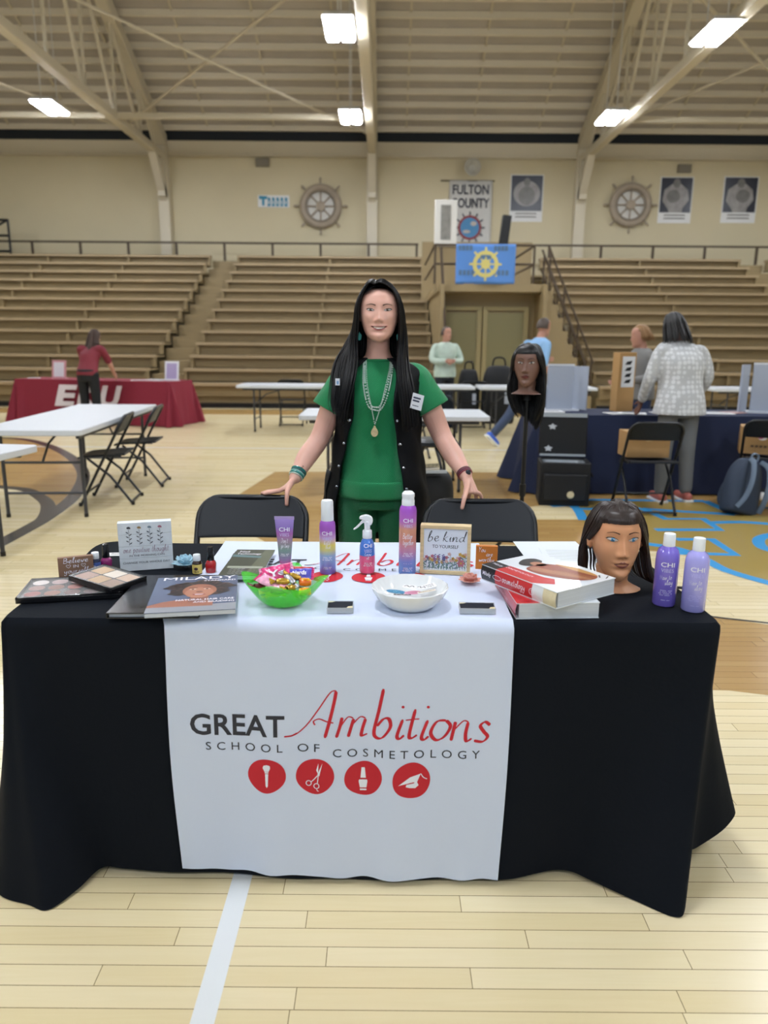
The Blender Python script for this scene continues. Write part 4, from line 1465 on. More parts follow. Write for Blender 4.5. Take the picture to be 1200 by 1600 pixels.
def booklet(label, dz, k):
    t = thing('booklet', label, 'booklet', (-.408 + .003 * k, 2.104 - .004 * k, ZR + dz), .05 - .03 * k, group='green booklets on the runner')
    MB().box((0, 0, .0028), (.117, .262, .0054)).build('pages', M_PAGES if k else mat('booklet_edge', '3a3f42', .5), t)
    MB().box((0, 0, .006), (.119, .264, .0009)).build('cover', mat('booklet_cover', '3f463c', .3, coat=.3), t)
    return t
booklet('dark green booklet at the bottom of the little stack behind the candy bowl', 0, 0)
booklet('dark green booklet in the middle of the little stack behind the candy bowl', .0068, 1)
t = booklet('dark green printed booklet on top of the little stack behind the candy bowl', .0136, 2)
q = Ink()
q.poly([(0.01, -.131), (.059, -.131), (.059, .131), (.03, .131)], 1)
q.poly([(-.059, .05), (.03, .04), (.03, .06), (-.059, .075)], 2, .0001)
q.put(text_fit('Nail', .03, .016, bold=.01), -.03, .098, 0, .0003)
q.put(text_fit('Technology', .075, .016, bold=.01), -.012, .075, 0, .0003)
for k in range(4):
    small_lines(q, -.07 - k * .014, .1, 1, 0, .01)
q.poly([(-.05, -.045), (.052, -.045), (.052, -.064), (-.05, -.064)], 3, .0002)
flat_print(q, [M_PRINTW, mat('booklet_olive', '5d6350', .3), mat('booklet_teal', '5d7c80', .3), mat('booklet_pale', '9aa08f', .4)], t, .0065)

def textbook(label, loc, rz, w, L, h, spine_cols, cover, extra):
    t = thing('textbook', label, 'book', loc, rz)
    MB().box((.003, 0, h / 2), (w - .008, L - .004, h - .004)).build('pages', M_PAGES, t)
    MB().box((0, 0, h - .001), (w, L, .002)).build('front_cover', cover, t)
    MB().box((0, 0, .001), (w, L, .002)).build('back_cover', cover, t)
    # rounded spine in printed bands
    y = -L / 2
    for frac, m_ in spine_cols:
        q = MB()
        y1 = y + L * frac
        sec = [(-w / 2 + .002 - .005 * math.sin(PI * s_ / 8), h * s_ / 8) for s_ in range(9)]
        q.add([(a, yy, c) for yy in (y, y1) for a, c in sec], [(i, i + 1, 9 + i + 1, 9 + i) for i in range(8)])
        q.build('spine', m_, t, smooth=60)
        y = y1
    extra(t, w, L, h)
    return t
M_BRED = mat('book_red', 'c42f34', .3, coat=.3)
M_BPINK = mat('book_pink', 'b85a66', .35, coat=.2)
M_BWHT = mat('book_white', 'd9dfe4', .3, coat=.3)
M_BCRM = mat('book_cream', 'd3c8a6', .5, noise=(60, .08))
M_BBLK = mat('book_black', '1b1d24', .3, coat=.3)
def lower(t, w, L, h):
    q = Ink()
    q.poly([(-w / 2, -L / 2), (-w / 2 + .075, -L / 2), (-w / 2 + .075, L / 2), (-w / 2, L / 2)], 0)
    q.put(text_fit('COSMETOLOGY', .05, .004), -w / 2 + .04, -L / 2 + .012, 1, .0002)
    flat_print(q, [M_BRED, M_BBLK], t, h)
    q = Ink()
    q.put(text_fit('Cosmetology', .1, .014), 0, -.005)
    q.warp(lambda p: (-w / 2 - .0036 - p.z, -p.x, h / 2 + p.y)).build('spine_print', [mat('spine_pale', 'e0a8ac', .5)], t, smooth=0, fix=False)
textbook('thick red and white textbook, lower of the two stacked red books', (.423, 1.848, Z), .06, .208, .268, .041, [(.75, M_BPINK), (.25, M_BRED)], M_BWHT, lower)
def upper(t, w, L, h):
    q = Ink()
    hw, hl = w / 2, L / 2
    q.poly([(-hw, hl - .055), (-hw + .05, hl - .055), (-hw + .05, hl), (-hw, hl)], 1)
    q.poly([(-hw, -hl + .1), (-hw + .058, -hl + .1), (-hw + .052, hl - .055), (-hw, hl - .055)], 0)
    q.poly([(-hw, -hl + .1), (-hw, -hl + .085), (-hw + .04, -hl + .045), (-hw + .07, -hl + .075), (-hw + .058, -hl + .1)], 0)
    # resting figure with dark hair, bare arms and a bronze dress
    q.poly(spline([(-.015, .09), (.02, .108), (.05, .098), (.052, .07), (.035, .055), (.04, .03), (.02, .04), (-.005, .05), (-.022, .07)], 5, True), 2, .0002)
    q.poly(spline([(.012, .075), (.035, .07), (.04, .04), (.018, .035), (.005, .055)], 5, True), 3, .0003)
    q.poly(spline([(-.03, .045), (.03, .05), (.06, .02), (.085, -.03), (.075, -.1), (.045, -.115), (.01, -.1), (-.02, -.055), (-.04, .0)], 5, True), 4, .0003)
    q.poly(spline([(-.03, .03), (-.01, -.03), (.02, -.085), (.035, -.115), (.045, -.1), (.03, -.05), (.01, .0), (-.005, .04)], 5, True), 3, .0005)
    q.poly(spline([(.06, .03), (.08, -.02), (.085, -.07), (.075, -.105), (.066, -.07), (.06, -.02)], 5, True), 5, .0005)
    for k in range(5):
        q.line([(-.02 + k * .012, .02 - k * .01), (.01 + k * .011, -.05 - k * .008), (.04 + k * .006, -.11)], .0016, 5 if k % 2 else 3, .0006)
    q.line([(.07, -.115), (.085, -.1)], .004, 1, .0006, smooth=1)
    q.line([(.078, -.128), (.098, -.118)], .003, 1, .0006, smooth=1)
    q.put(text_fit('Milady', .04, .012), 0, 0, 6, .0004, rot=PI / 2) if False else None
    v, f = text_fit('Milady', .036, .01)
    q.put((v, f), -hw + .026, hl - .03, 6, .0004, -PI / 2)
    v, f = text_fit('COSMETOLOGY', .1, .008)
    q.put((v, f), -hw + .032, .03, 6, .0004, -PI / 2)
    flat_print(q, [M_BRED, M_BBLK, mat('ph_dark_hair', '1f1a1c', .4), mat('ph_arm', 'a9775c', .4), mat('ph_bronze', '8e4c38', .35), mat('ph_gold', 'c0925a', .35), M_PRINTW], t, h)
    q = Ink()
    q.put(text_fit('Milady', .032, .011, bold=.01), -.112, -.004)
    q.put(hand('Cosmetology', .085, .0095, .16, 0), -.01, -.005)
    q.line([(-.075, -.006), (-.05, -.006), (-.05, .006), (-.075, .006), (-.075, -.006)], .0009, 0, smooth=1) if False else q.line(ell(-.072, 0, .016, .006, 16) + [(-.056, 0)], .001, 0)
    q.line(ell(.055, 0, .008, .008, 16) + [(.063, 0)], .0012, 0)
    q.put(text_fit('T', .006, .008), .055, -.004)
    q.warp(lambda p: (-w / 2 - .0036 - p.z, -p.x, h / 2 + p.y)).build('spine_print', [M_PRINTW], t, smooth=0, fix=False)
textbook('thick textbook with a reclining figure on its cover, upper of the two red books', (.427, 1.840, Z + .0415), .583, .21, .272, .0425,
         [(.16, M_BCRM), (.14, M_BWHT), (.5, M_BRED), (.2, M_BBLK)], M_BWHT, upper)

for n_, (x, y, rz, lb) in enumerate(((.555, 2.30, .03, 'blank white paper sheet at the back edge of the table'), (.615, 2.21, -.05, 'white form with faint grey lines behind the mannequin head'))):
    t = thing('paper_sheet', lb, 'paper', (x, y, Z + .0014 * n_), rz)
    MB().box((0, 0, .0005), (.216, .279, .001)).build('sheet', mat('sheet_white', 'd5dbe0', .6), t)
    if n_:
        q = Ink()
        for k in range(7):
            q.poly([(-.09, .11 - k * .018), (.09, .11 - k * .018), (.09, .1125 - k * .018), (-.09, .1125 - k * .018)], 0)
        flat_print(q, [mat('form_grey', '8c9499', .6)], t, .001, 'print')
t = thing('paper_tag', 'small white tag with scribbled writing behind the plank sign', 'tag', (-.845, 2.245, Z), .1)
MB().box((0, 0, .0005), (.062, .036, .001)).build('tag_card', M_PAPER, t)
q = Ink()
q.put(hand('lovely', .04, .007, .2), 0, -.003)
flat_print(q, [M_INK], t, .001, 'print')

# business card boxes
def cards(label, x, y, w, d, rz):
    t = thing('card_stack', label, 'card stack', (x, y, ZR), rz)
    MB().box((0, 0, .0075), (w - .004, d - .003, .013)).build('cards', mat('card_edges', 'a3a8ae', .6, stretch=(1, 1, 500), noise=(2, .2)), t)
    q = Ink()
    q.poly([(-w / 2 + .002, -d / 2 + .002), (w / 2 - .002, -d / 2 + .002), (w / 2 - .002, d / 2 - .002), (-w / 2 + .002, d / 2 - .002)], 0)
    q.poly([(w / 2 - .002, -d / 2 + .002), (w / 2 - .002, -d / 2 + .016), (w / 2 - .013, -d / 2 + .013), (w / 2 - .017, -d / 2 + .002)], 1, .0001)
    q.poly([(-w / 2 + .002, d / 2 - .002), (-w / 2 + .02, d / 2 - .002), (-w / 2 + .012, d / 2 - .008), (-w / 2 + .002, d / 2 - .01)], 1, .0001)
    flat_print(q, [mat('card_navy', '1c1f28', .7, spec=.15), mat('card_gold', 'd2c79a', .35)], t, .0141, 'top_card_print')
    q = MB()
    q.box((0, 0, .0005), (w, d, .001))
    for c, e in (((0, -d / 2 + .0005, .008), (w, .001, .015)), ((0, d / 2 - .0005, .008), (w, .001, .015)), ((-w / 2 + .0005, 0, .008), (.001, d, .015)), ((w / 2 - .0005, 0, .008), (.001, d, .015))):
        q.box(c, e)
    q.build('tray', mat('clear_tray', 'eef2f4', .05, alpha=.22), t)
cards('small stack of dark business cards in a clear tray next to the candy bowl', -.108, 1.752, .066, .052, .02)
cards('small stack of dark business cards in a clear tray right of the white scalloped bowl', .236, 1.752, .09, .046, -.03)

# scalloped bowl with stickers
t = thing('scalloped_bowl', 'white scalloped ceramic bowl holding stickers', 'bowl', (.068, 1.795, ZR))
def scal(a, z):
    return 1 + .02 * (z / .05) * abs(math.sin(8 * a)) ** .8
q = MB()
q.lathe([(.001, .004), (.05, .004), (.055, 0), (.06, 0), (.07, .008), (.085, .024), (.094, .042), (.097, .051), (.0945, .0525), (.089, .044), (.078, .026), (.062, .012), (.03, .009), (.001, .009)], 96, wob=scal)
q.build('bowl_body', mat('glazed_white', 'e2e5e6', .18, coat=.5), t, smooth=60)
st = [('blue oval sticker with white specks in the white bowl', (-.035, .0), .0, 0), ('pink round sticker in the white bowl', (.008, -.003), .2, 1), ('white sticker with block lettering leaning in the back of the white bowl', (.048, .032), .35, 2),
      ('white sticker with black scribble at the back of the white bowl', (.0, .038), -.3, 3), ('dark pen-shaped sticker at the front of the white bowl', (-.02, -.036), .1, 4), ('beige lettered sticker at the right of the white bowl', (.042, -.02), .2, 5), ('white scissors sticker in the middle of the white bowl', (.03, .008), -.6, 6)]
M_STW = mat('sticker_white', 'e6e6e6', .4)
for i, (lb, (dx, dy), rz, k) in enumerate(st):
    g = thing('sticker', lb, 'sticker', (.068 + dx, 1.795 + dy, ZR + .0315 + .0016 * i + abs(dx) * .1), rot=(.12 if dy > 0 else -.05, -.15 * (dx / .05), rz))
    q = Ink()
    if k == 0:
        q.poly(ell(0, 0, .026, .017))
        for j in range(12):
            q.poly(ell(.02 * math.cos(j * 2.4) * (j / 12), .012 * math.sin(j * 2.4) * (j / 12) + .001, .002, .0012, 8), 1, .0004)
        ms = [mat('sticker_blue', '2f7ca4', .4), mat('sticker_aqua', '7ec4d8', .4)]
    elif k == 1:
        q.poly(ell(0, 0, .023, .016))
        q.put(text_fit('HAIR', .024, .005), 0, .001, 1, .0004)
        q.put(text_fit('LOVE', .018, .004), 0, -.007, 1, .0004)
        ms = [mat('sticker_pink', 'd088a4', .4), mat('sticker_rose', '8c3c5c', .4)]
    else:
        w_, h_ = ((.04, .022), (.034, .016), (.044, .012), (.046, .012), (.03, .014))[k - 2]
        q.poly(rrect(w_, h_, .003, 3))
        if k == 2:
            q.put(text_fit('SERIES', w_ * .8, .005), 0, .002, 1, .0004)
            q.put(text_fit('TYPIST', w_ * .8, .005), 0, -.007, 1, .0004)
        elif k == 5:
            q.put(text_fit('BEAUTY BOSS', w_ * .85, .0045), 0, -.002, 1, .0004)
        else:
            q.line([(-w_ * .4, -.002), (-w_ * .2, .004), (0, -.003), (w_ * .2, .004), (w_ * .4, -.001)], .0024, 1, .0004)
        ms = [mat('sticker_dark', '2a2630', .4) if k == 4 else (mat('sticker_beige', 'dccfba', .4) if k == 5 else M_STW), M_STW if k == 4 else M_INK]
    q.build('sticker_face', ms, g, smooth=0, fix=False)
    MB().prism([(p[0], p[1]) for p in (ell(0, 0, .0268, .0178) if k == 0 else ell(0, 0, .0238, .0168) if k == 1 else rrect(w_ + .0016, h_ + .0016, .003, 3))], .0006, M=Matrix.Translation((0, 0, -.0008))).build('backing', M_STW, g)

# green candy bowl
t = thing('candy_bowl', 'translucent lime green wavy bowl full of wrapped candy', 'bowl', (-.256, 1.80, ZR))
M_LIME = mat('lime_plastic', '56ea3a', .1, alpha=.46, spec=.6, emit=0.0)
def bowlf(u, v, ins=0):
    a = 2 * PI * u
    k = 1 + v * v * (.17 * math.cos(4 * a + .5) + .05 * math.cos(9 * a))
    r = (.045 + .052 * v ** .8) * k - ins
    z = .002 + ins + (.062 * v ** 1.25) * (1 + .2 * math.cos(4 * a + .5) * v)
    return (r * math.cos(a), r * math.sin(a) * .92, z)
q = MB()
q.grid(lambda u, v: bowlf(u, v), 72, 14, cu=True)
q.grid(lambda u, v: bowlf(u, v, .0018), 72, 14, cu=True)
nn = 72 * 15
q.f += [(i * 15 + 14, ((i + 1) % 72) * 15 + 14, nn + ((i + 1) % 72) * 15 + 14, nn + i * 15 + 14) for i in range(72)]
q.m += [0] * 72
q.f += [tuple(i * 15 for i in range(72)), tuple(nn + i * 15 for i in range(72))]
q.m += [0, 0]
q.build('bowl_body', M_LIME, t, smooth=60)


def candy(label, loc, rot, L, w, h, m_, twist=True, words=None, wm=None):
    t = thing('candy', label, 'candy', loc, rot=rot, group='wrapped candies in the green bowl')
    q = MB()
    def cf(u, v):
        a = 2 * PI * v
        x = (u - .5) * L
        e = math.sin(PI * min(1, max(0, .06 + .88 * u))) ** .25
        c = 1 + .08 * math.sin(9 * a + u * 17)
        return (x, w / 2 * math.cos(a) * e * c, h / 2 * math.sin(a) * e * c)
    q.grid(cf, 14, 18, cv=True)
    q.build('wrapper', m_, t, smooth=60)
    if twist:
        for sx in (-1, 1):
            q = MB()
            q.grid(lambda u, v: (sx * (L / 2 + .001 + u * .016), (v - .5) * w * (.25 + 1.0 * u), .0025 * math.sin(v * 14) * (u + .2)), 4, 14)
            q.build('twisted_end', m_, t, solid=.0006, smooth=60)
    if words:
        q = Ink()
        q.put(text_fit(words, L * .68, w * .32, bold=.02), 0, -w * .16)
        q.warp(lambda p: (p.x, p.y, h / 2 * math.sqrt(max(0, 1 - (p.y / (w / 2)) ** 2)) * 1.09 + .0008)).build('print', [wm], t, smooth=0, fix=False)
    return t
def packet(label, loc, rot, w, d, m_, m2, words=None, wm=None):
    t = thing('candy_packet', label, 'candy packet', loc, rot=rot, group='wrapped candies in the green bowl')
    q = MB()
    def pf(s_):
        return lambda u, v: ((u - .5) * w, (v - .5) * d, s_ * (.0075 * (math.sin(PI * u) * math.sin(PI * v)) ** .5 + .0003) + .0012 * math.sin(u * 19 + v * 7))
    q.grid(pf(1), 20, 14)
    q.grid(pf(-1), 20, 14)
    q.build('wrapper', m_, t, smooth=60)
    q = MB()
    for sx in (-1, 1):
        q = MB()
        q.grid(lambda u, v: (sx * (w / 2 + u * .007), (v - .5) * d, .0012 * math.sin(v * 40)), 2, 20)
        q.build('crimp', m2, t, solid=.0005)
    if words:
        q = Ink()
        q.put(text_fit(words, w * .62, d * .34, bold=.03), 0, -d * .14)
        q.warp(lambda p: (p.x, p.y, .0085 * (math.sin(PI * (p.x / w + .5)) * math.sin(PI * (p.y / d + .5))) ** .5 + .0022)).build('print', [wm], t, smooth=0, fix=False)
    return t
BX, BY, BZ = -.256, 1.80, ZR
M_HOT = mat('wrap_hot_pink', 'd23a78', .25, coat=.4, noise=(60, .35))
M_PNKW = mat('wrap_pink_white', 'dc9ab8', .25, coat=.4, noise=(80, .4))
M_GOLDW = mat('wrap_gold', 'c8a040', .2, .5, noise=(70, .35))
M_MAR = mat('wrap_maroon', '6e2834', .3, coat=.3, noise=(60, .3))
M_YEL = mat('wrap_yellow', 'ecc81c', .3, coat=.3)
M_ORG = mat('wrap_orange', 'e06a1a', .3, coat=.3)
M_NRD = mat('wrap_violet_blue', '4a4ab4', .3, coat=.3)
M_SIL = mat('wrap_silver', 'c8c8d4', .2, .6)
M_LIM2 = mat('wrap_lime', 'a8b83a', .3, coat=.3)
packet('hot pink candy packet standing highest in the green bowl', (BX - .02, BY + .028, BZ + .068), (.9, -.15, .25), .075, .05, M_HOT, M_PNKW, 'Yo', M_PRINTW)
packet('pink and white striped candy packet at the front left of the green bowl', (BX - .028, BY - .012, BZ + .058), (.35, .25, -.5), .08, .036, M_PNKW, M_HOT)
packet('blue and pink candy packet reading Nerds at the back right of the green bowl', (BX + .040, BY + .022, BZ + .070), (.75, -.1, -.12), .06, .036, M_NRD, M_HOT, 'Nerds', M_PRINTW)
packet('red candy packet behind the others at the back of the green bowl', (BX + .028, BY + .044, BZ + .066), (1.0, 0, -.1), .07, .038, mat('wrap_red', 'b8302e', .3, coat=.3), M_HOT)
candy('orange wrapped candy cube at the right of the green bowl', (BX + .056, BY - .010, BZ + .060), (.4, .1, .25), .03, .024, .02, M_ORG, False, 'SQ', M_YEL)
candy('yellow wrapped candy cube at the front right of the green bowl', (BX + .058, BY - .034, BZ + .043), (.5, .0, .15), .03, .022, .02, M_YEL, False, 'SW', M_ORG)
for i, (dx, dy, dz, rx, ry, rz, m_) in enumerate(((-.06, -.005, .046, .2, .3, .7, M_MAR), (-.055, .02, .052, .3, -.2, 1.2, M_GOLDW), (.0, -.016, .064, .5, .1, .4, M_GOLDW), (.016, -.004, .066, .2, .5, -.6, M_SIL), (.022, -.03, .052, .3, .2, 1.0, M_GOLDW),
                                                 (-.01, -.044, .046, .1, .0, -.2, M_MAR), (-.026, -.028, .034, .1, .2, .3, M_YEL), (.03, .012, .068, .1, .4, .2, M_GOLDW), (.0, .0, .028, 0, 0, .4, M_LIM2), (-.035, .0, .026, 0, 0, 1.3, M_YEL), (.035, -.01, .026, 0, 0, 2.2, M_LIM2), (-.04, .03, .03, 0, 0, .2, M_MAR))):
    nm = {id(M_MAR): 'maroon', id(M_GOLDW): 'gold foil', id(M_SIL): 'silver foil', id(M_YEL): 'yellow', id(M_LIM2): 'lime yellow'}[id(m_)]
    where = ['at the left rim', 'near the left rim', 'in the middle front', 'on top in the middle', 'at the right of the middle', 'lowest at the front', 'low at the front left', 'on top behind the middle', 'buried in the middle', 'buried on the left', 'buried on the right', 'buried at the back left'][i]
    candy('%s twisted candy %s of the green bowl' % (nm, where), (BX + dx, BY + dy, BZ + dz), (rx, ry, rz), .034, .018, .014, m_)

# ================================================================ people and mannequin heads
def interp(xs, ys, x):
    return float(np.interp(x, xs, ys))


HZ = [-.125, -.117, -.098, -.07, -.04, -.01, .02, .05, .08, .10, .113, .12]
HWID = [.006, .028, .045, .056, .065, .070, .072, .072, .067, .054, .033, .003]
HFR = [.070, .084, .088, .086, .085, .084, .086, .087, .079, .063, .038, .003]
HBK = [-.03, -.01, .015, .045, .072, .090, .100, .103, .096, .077, .046, .003]
_fine = np.linspace(HZ[0], HZ[-1], 200)


def _sm(ys):
    v = np.interp(_fine, HZ, ys)
    k = np.ones(9) / 9
    p = np.pad(v, 4, mode='edge')
    s_ = np.convolve(p, k, 'valid')
    s_[:6], s_[-6:] = v[:6], v[-6:]
    return s_


_W, _F, _B = _sm(HWID), _sm(HFR), _sm(HBK)


def G(x, z, cx, cz, sx, sz):
    return math.exp(-((x - cx) / sx) ** 2 / 2 - ((z - cz) / sz) ** 2 / 2)


def head_geo(smile=0.0, nose=1.0, lips=1.0, cheek=1.0, nu=110, nv=120, ears=True, jaw=1.0):
    """Head in its own space: face towards -y, chin at z=-.125, crown at .12."""
    q = MB()

    def f(u, v):
        s_ = 2 * u - 1
        a = PI * math.copysign(abs(s_) ** 1.45, s_)
        t = 0.5 - 0.5 * math.cos(PI * v) if False else v
        z = -.125 + .245 * t
        w, fr, bk = np.interp(z, _fine, _W), np.interp(z, _fine, _F), np.interp(z, _fine, _B)
        if z < -.03:
            w *= 1 + (jaw - 1) * min(1, (-.03 - z) / .05)
        c, n_ = math.cos(a), math.sin(a)
        x = w * math.copysign(abs(n_) ** .92, n_)
        y = -fr * abs(c) ** .9 if c > 0 else bk * abs(c) ** .9
        if c > 0:
            ax = abs(x)
            d = 0.0
            # nose
            d += nose * (.0065 * G(x, z, 0, .008, .007, .018) + .013 * G(x, z, 0, -.014, .0075, .014) + .0155 * G(x, z, 0, -.029, .0088, .0085))
            d += nose * .0075 * G(ax, z, .0125, -.033, .005, .0055) - .004 * G(ax, z, .006, -.041, .003, .003)
            # brow, sockets, eyeballs
            d += .0022 * G(ax, z, .026, .036, .018, .008) - .0058 * G(ax, z, .030, .017, .015, .0105) - .003 * G(ax, z, .013, .016, .006, .011)
            d += .0042 * G(ax, z, .031, .0165, .0105, .0068)
            # cheeks
            d += cheek * (.004 + .0028 * smile) * G(ax, z, .040, -.020 + .004 * smile, .018, .018)
            # lips and chin
            wl = .014 + .006 * smile
            d += lips * (.0052 * G(x, z, 0, -.0565, wl, .0042) + .0058 * G(x, z, 0, -.0685 - .003 * smile, wl * .85, .0052) - .004 * G(x, z, 0, -.0625 - .001 * smile, wl * 1.1, .0016))
            d += .003 * G(x, z, 0, -.050, .02, .012)
            d -= .0045 * G(x, z, 0, -.081, .016, .0055)
            d += .0065 * G(x, z, 0, -.100, .014, .012)
            d -= .002 * smile * G(ax, z, .03, -.052, .005, .014)
            y -= d * min(1, c * 2.2)
        return (x, y, z)
    q.grid(f, nu, nv, cu=True)
    q.f += [tuple(i * (nv + 1) for i in range(nu)), tuple(i * (nv + 1) + nv for i in range(nu))]
    q.m += [0, 0]
    if ears:
        for sx in (-1, 1):
            T = Matrix.Translation((sx * .073, .012, -.004)) @ Matrix.Rotation(sx * .35, 4, 'Z') @ Matrix.Rotation(-.15, 4, 'X')
            q.ball((0, 0, 0), (.008, .018, .031), 16, 14, M=T)
            q.tube([(sx * .006, -.012, -.022), (sx * .008, -.016, .005), (sx * .009, -.008, .026), (sx * .009, .008, .026), (sx * .009, .015, .008), (sx * .006, .008, -.014)], [.003, .004, .0042, .0042, .004, .003], 8, M=T)
    return q


def bvh_of(v, f):
    return BVHTree.FromPolygons([tuple(p) for p in v], f)


def decal(bv, polys, M, off, name, m, parent, rings=4, bulge=0.0, label=None):
    """Shapes (face plane x, z) laid on a face; star-shaped about their middle. M maps face space to the parent's space."""
    q = MB()
    for poly in polys:
        n = len(poly)
        cx, cz = sum(p[0] for p in poly) / n, sum(p[1] for p in poly) / n
        vs = []
        for r in range(rings + 1):
            k = r / rings
            for p in (poly if r else poly[:1]):
                x, z = cx + (p[0] - cx) * k, cz + (p[1] - cz) * k
                h = bv.ray_cast(Vector((x, -.4, z)), Vector((0, 1, 0)))
                y = h[0].y if h[0] else -.07
                vs.append(M @ Vector((x, y - off - bulge * math.sqrt(max(0, 1 - k * k)), z)))
        fs = [(0, 1 + i, 1 + (i + 1) % n) for i in range(n)]
        for r in range(1, rings):
            a, b_ = 1 + (r - 1) * n, 1 + r * n
            fs += [(a + i, b_ + i, b_ + (i + 1) % n, a + (i + 1) % n) for i in range(n)]
        q.add(vs, fs)
    return q.build(name, m, parent, smooth=180, fix=False, label=label)


M_EYEW = mat('eye_white', 'b8b0aa', .35)
M_PUPIL = mat('pupil', '08080a', .1, coat=.8)
M_LASH = mat('lash', '14100f', .5)
M_GLINT = mat('eye_glint', 'ffffff', .2)


def face(bv, M, parent, iris, lip, brow, smile=False, eye_w=.0155, eye_h=.0062, irisr=.0058, lash=.0018, browth=.0028, brow_z=.0365, lip_line='4a1f1c', eyez=.0165, lipw=.021, browx=(.013, .030, .047)):
    ez = eyez
    N = 14

    def top(t):
        return eye_h * (math.sin(PI * t) ** .75)

    def bot(t):
        return -eye_h * .72 * (math.sin(PI * t) ** .8)
    for sx in (-1, 1):
        ex = sx * .031
        def X(t):
            return ex + (t - .5) * 2 * eye_w
        def tilt(x):
            return (x - ex) * sx * .12
        up = [(X(i / N), ez + top(i / N) + tilt(X(i / N))) for i in range(N + 1)]
        dn = [(X(i / N), ez + bot(i / N) + tilt(X(i / N))) for i in range(N, -1, -1)]
        decal(bv, [up + dn[1:-1]], M, .0006, 'eye', M_EYEW, parent, bulge=.0016)

        def clip(p):
            t = min(1, max(0, (p[0] - ex) / (2 * eye_w) + .5))
            return (p[0], max(min(p[1], ez + top(t) + tilt(p[0])), ez + bot(t) + tilt(p[0])))
        ix = ex - sx * .0005
        decal(bv, [[clip(p) for p in ell(ix, ez + .0006, irisr, irisr, 24)]], M, .0012, 'iris', iris, parent, bulge=.0018)
        decal(bv, [[clip(p) for p in ell(ix, ez + .0006, irisr * .45, irisr * .45, 16)]], M, .0018, 'pupil', M_PUPIL, parent, bulge=.0018)
        decal(bv, [ell(ix + .0018, ez + .0024, .0011, .0011, 10)], M, .0036, 'eye_glint', M_GLINT, parent)
        segs = []
        for i in range(N):
            a, b_ = up[i], up[i + 1]
            th = lash * (.5 + (i / N if sx > 0 else 1 - i / N))
            segs.append([a, b_, (b_[0], b_[1] + th), (a[0], a[1] + th)])
        o = sx * 1
        dq = dn[::-1]
        for i in range(2, N - 1):
            segs.append([dq[i], dq[i + 1], (dq[i + 1][0], dq[i + 1][1] - lash * .3), (dq[i][0], dq[i][1] - lash * .3)])
        tip = up[-1] if sx > 0 else up[0]
        segs.append([tip, (tip[0] - sx * .003, tip[1] + .001), (tip[0] + sx * .0035, tip[1] + .0032)])
        decal(bv, segs, M, .0016, 'eyelash', M_LASH, parent, rings=1)
        bx = [sx * b for b in browx]
        bz = [brow_z, brow_z + .0055, brow_z + .001]
        pts = spline(list(zip(bx, bz)), 8)
        k = len(pts)
        segs = []
        for i in range(k - 1):
            t0, t1 = browth * (1 - .75 * i / k), browth * (1 - .75 * (i + 1) / k)
            segs.append([(pts[i][0], pts[i][1] - t0), (pts[i + 1][0], pts[i + 1][1] - t1), (pts[i + 1][0], pts[i + 1][1] + t1), (pts[i][0], pts[i][1] + t0)])
        decal(bv, segs, M, .0007, 'eyebrow', brow, parent, rings=1)
    L = lipw
    dark = mat('mouth_line_' + lip_line, lip_line, .5)
    if not smile:
        upper = spline([(-L, -.0622), (-L * .5, -.0565), (-L * .18, -.0525), (0, -.0545), (L * .18, -.0525), (L * .5, -.0565), (L, -.0622), (L * .4, -.0622), (0, -.0632), (-L * .4, -.0622)], 4, True)
        lower = spline([(-L, -.0622), (-L * .4, -.0626), (0, -.0636), (L * .4, -.0626), (L, -.0622), (L * .6, -.0695), (0, -.0745), (-L * .6, -.0695)], 4, True)
        decal(bv, [upper], M, .0006, 'upper_lip', lip, parent)
        decal(bv, [lower], M, .0006, 'lower_lip', lip, parent, bulge=.001)
        ln = spline([(-L, -.062), (-L * .4, -.0618), (0, -.0634), (L * .4, -.0618), (L, -.062)], 5)
        decal(bv, [[(a[0], a[1] - .0007), (b_[0], b_[1] - .0007), (b_[0], b_[1] + .0007), (a[0], a[1] + .0007)] for a, b_ in zip(ln, ln[1:])], M, .0014, 'mouth_line', dark, parent, rings=1)
    else:
        L = L * 1.3
        outer = spline([(-L, -.0545), (-L * .55, -.0565), (0, -.0560), (L * .55, -.0565), (L, -.0545), (L * .62, -.0700), (0, -.0765), (-L * .62, -.0700)], 5, True)
        inner = spline([(-L * .93, -.0552), (-L * .5, -.0592), (0, -.0598), (L * .5, -.0592), (L * .93, -.0552), (L * .55, -.0668), (0, -.0712), (-L * .55, -.0668)], 5, True)
        teeth = spline([(-L * .66, -.0592), (-L * .3, -.0600), (0, -.0602), (L * .3, -.0600), (L * .66, -.0592), (L * .45, -.0655), (0, -.0688), (-L * .45, -.0655)], 5, True)
        decal(bv, [outer], M, .0005, 'lip', lip, parent, bulge=.0005)
        decal(bv, [inner], M, .0014, 'mouth_opening', dark, parent)
        decal(bv, [teeth], M, .0020, 'teeth', mat('teeth', 'e4dfd6', .25, coat=.4), parent)
    for sx in (-1, 1):
        decal(bv, [ell(sx * .0062, -.0405, .0034, .0016, 10)], M, .0006, 'nostril', dark, parent, rings=1)


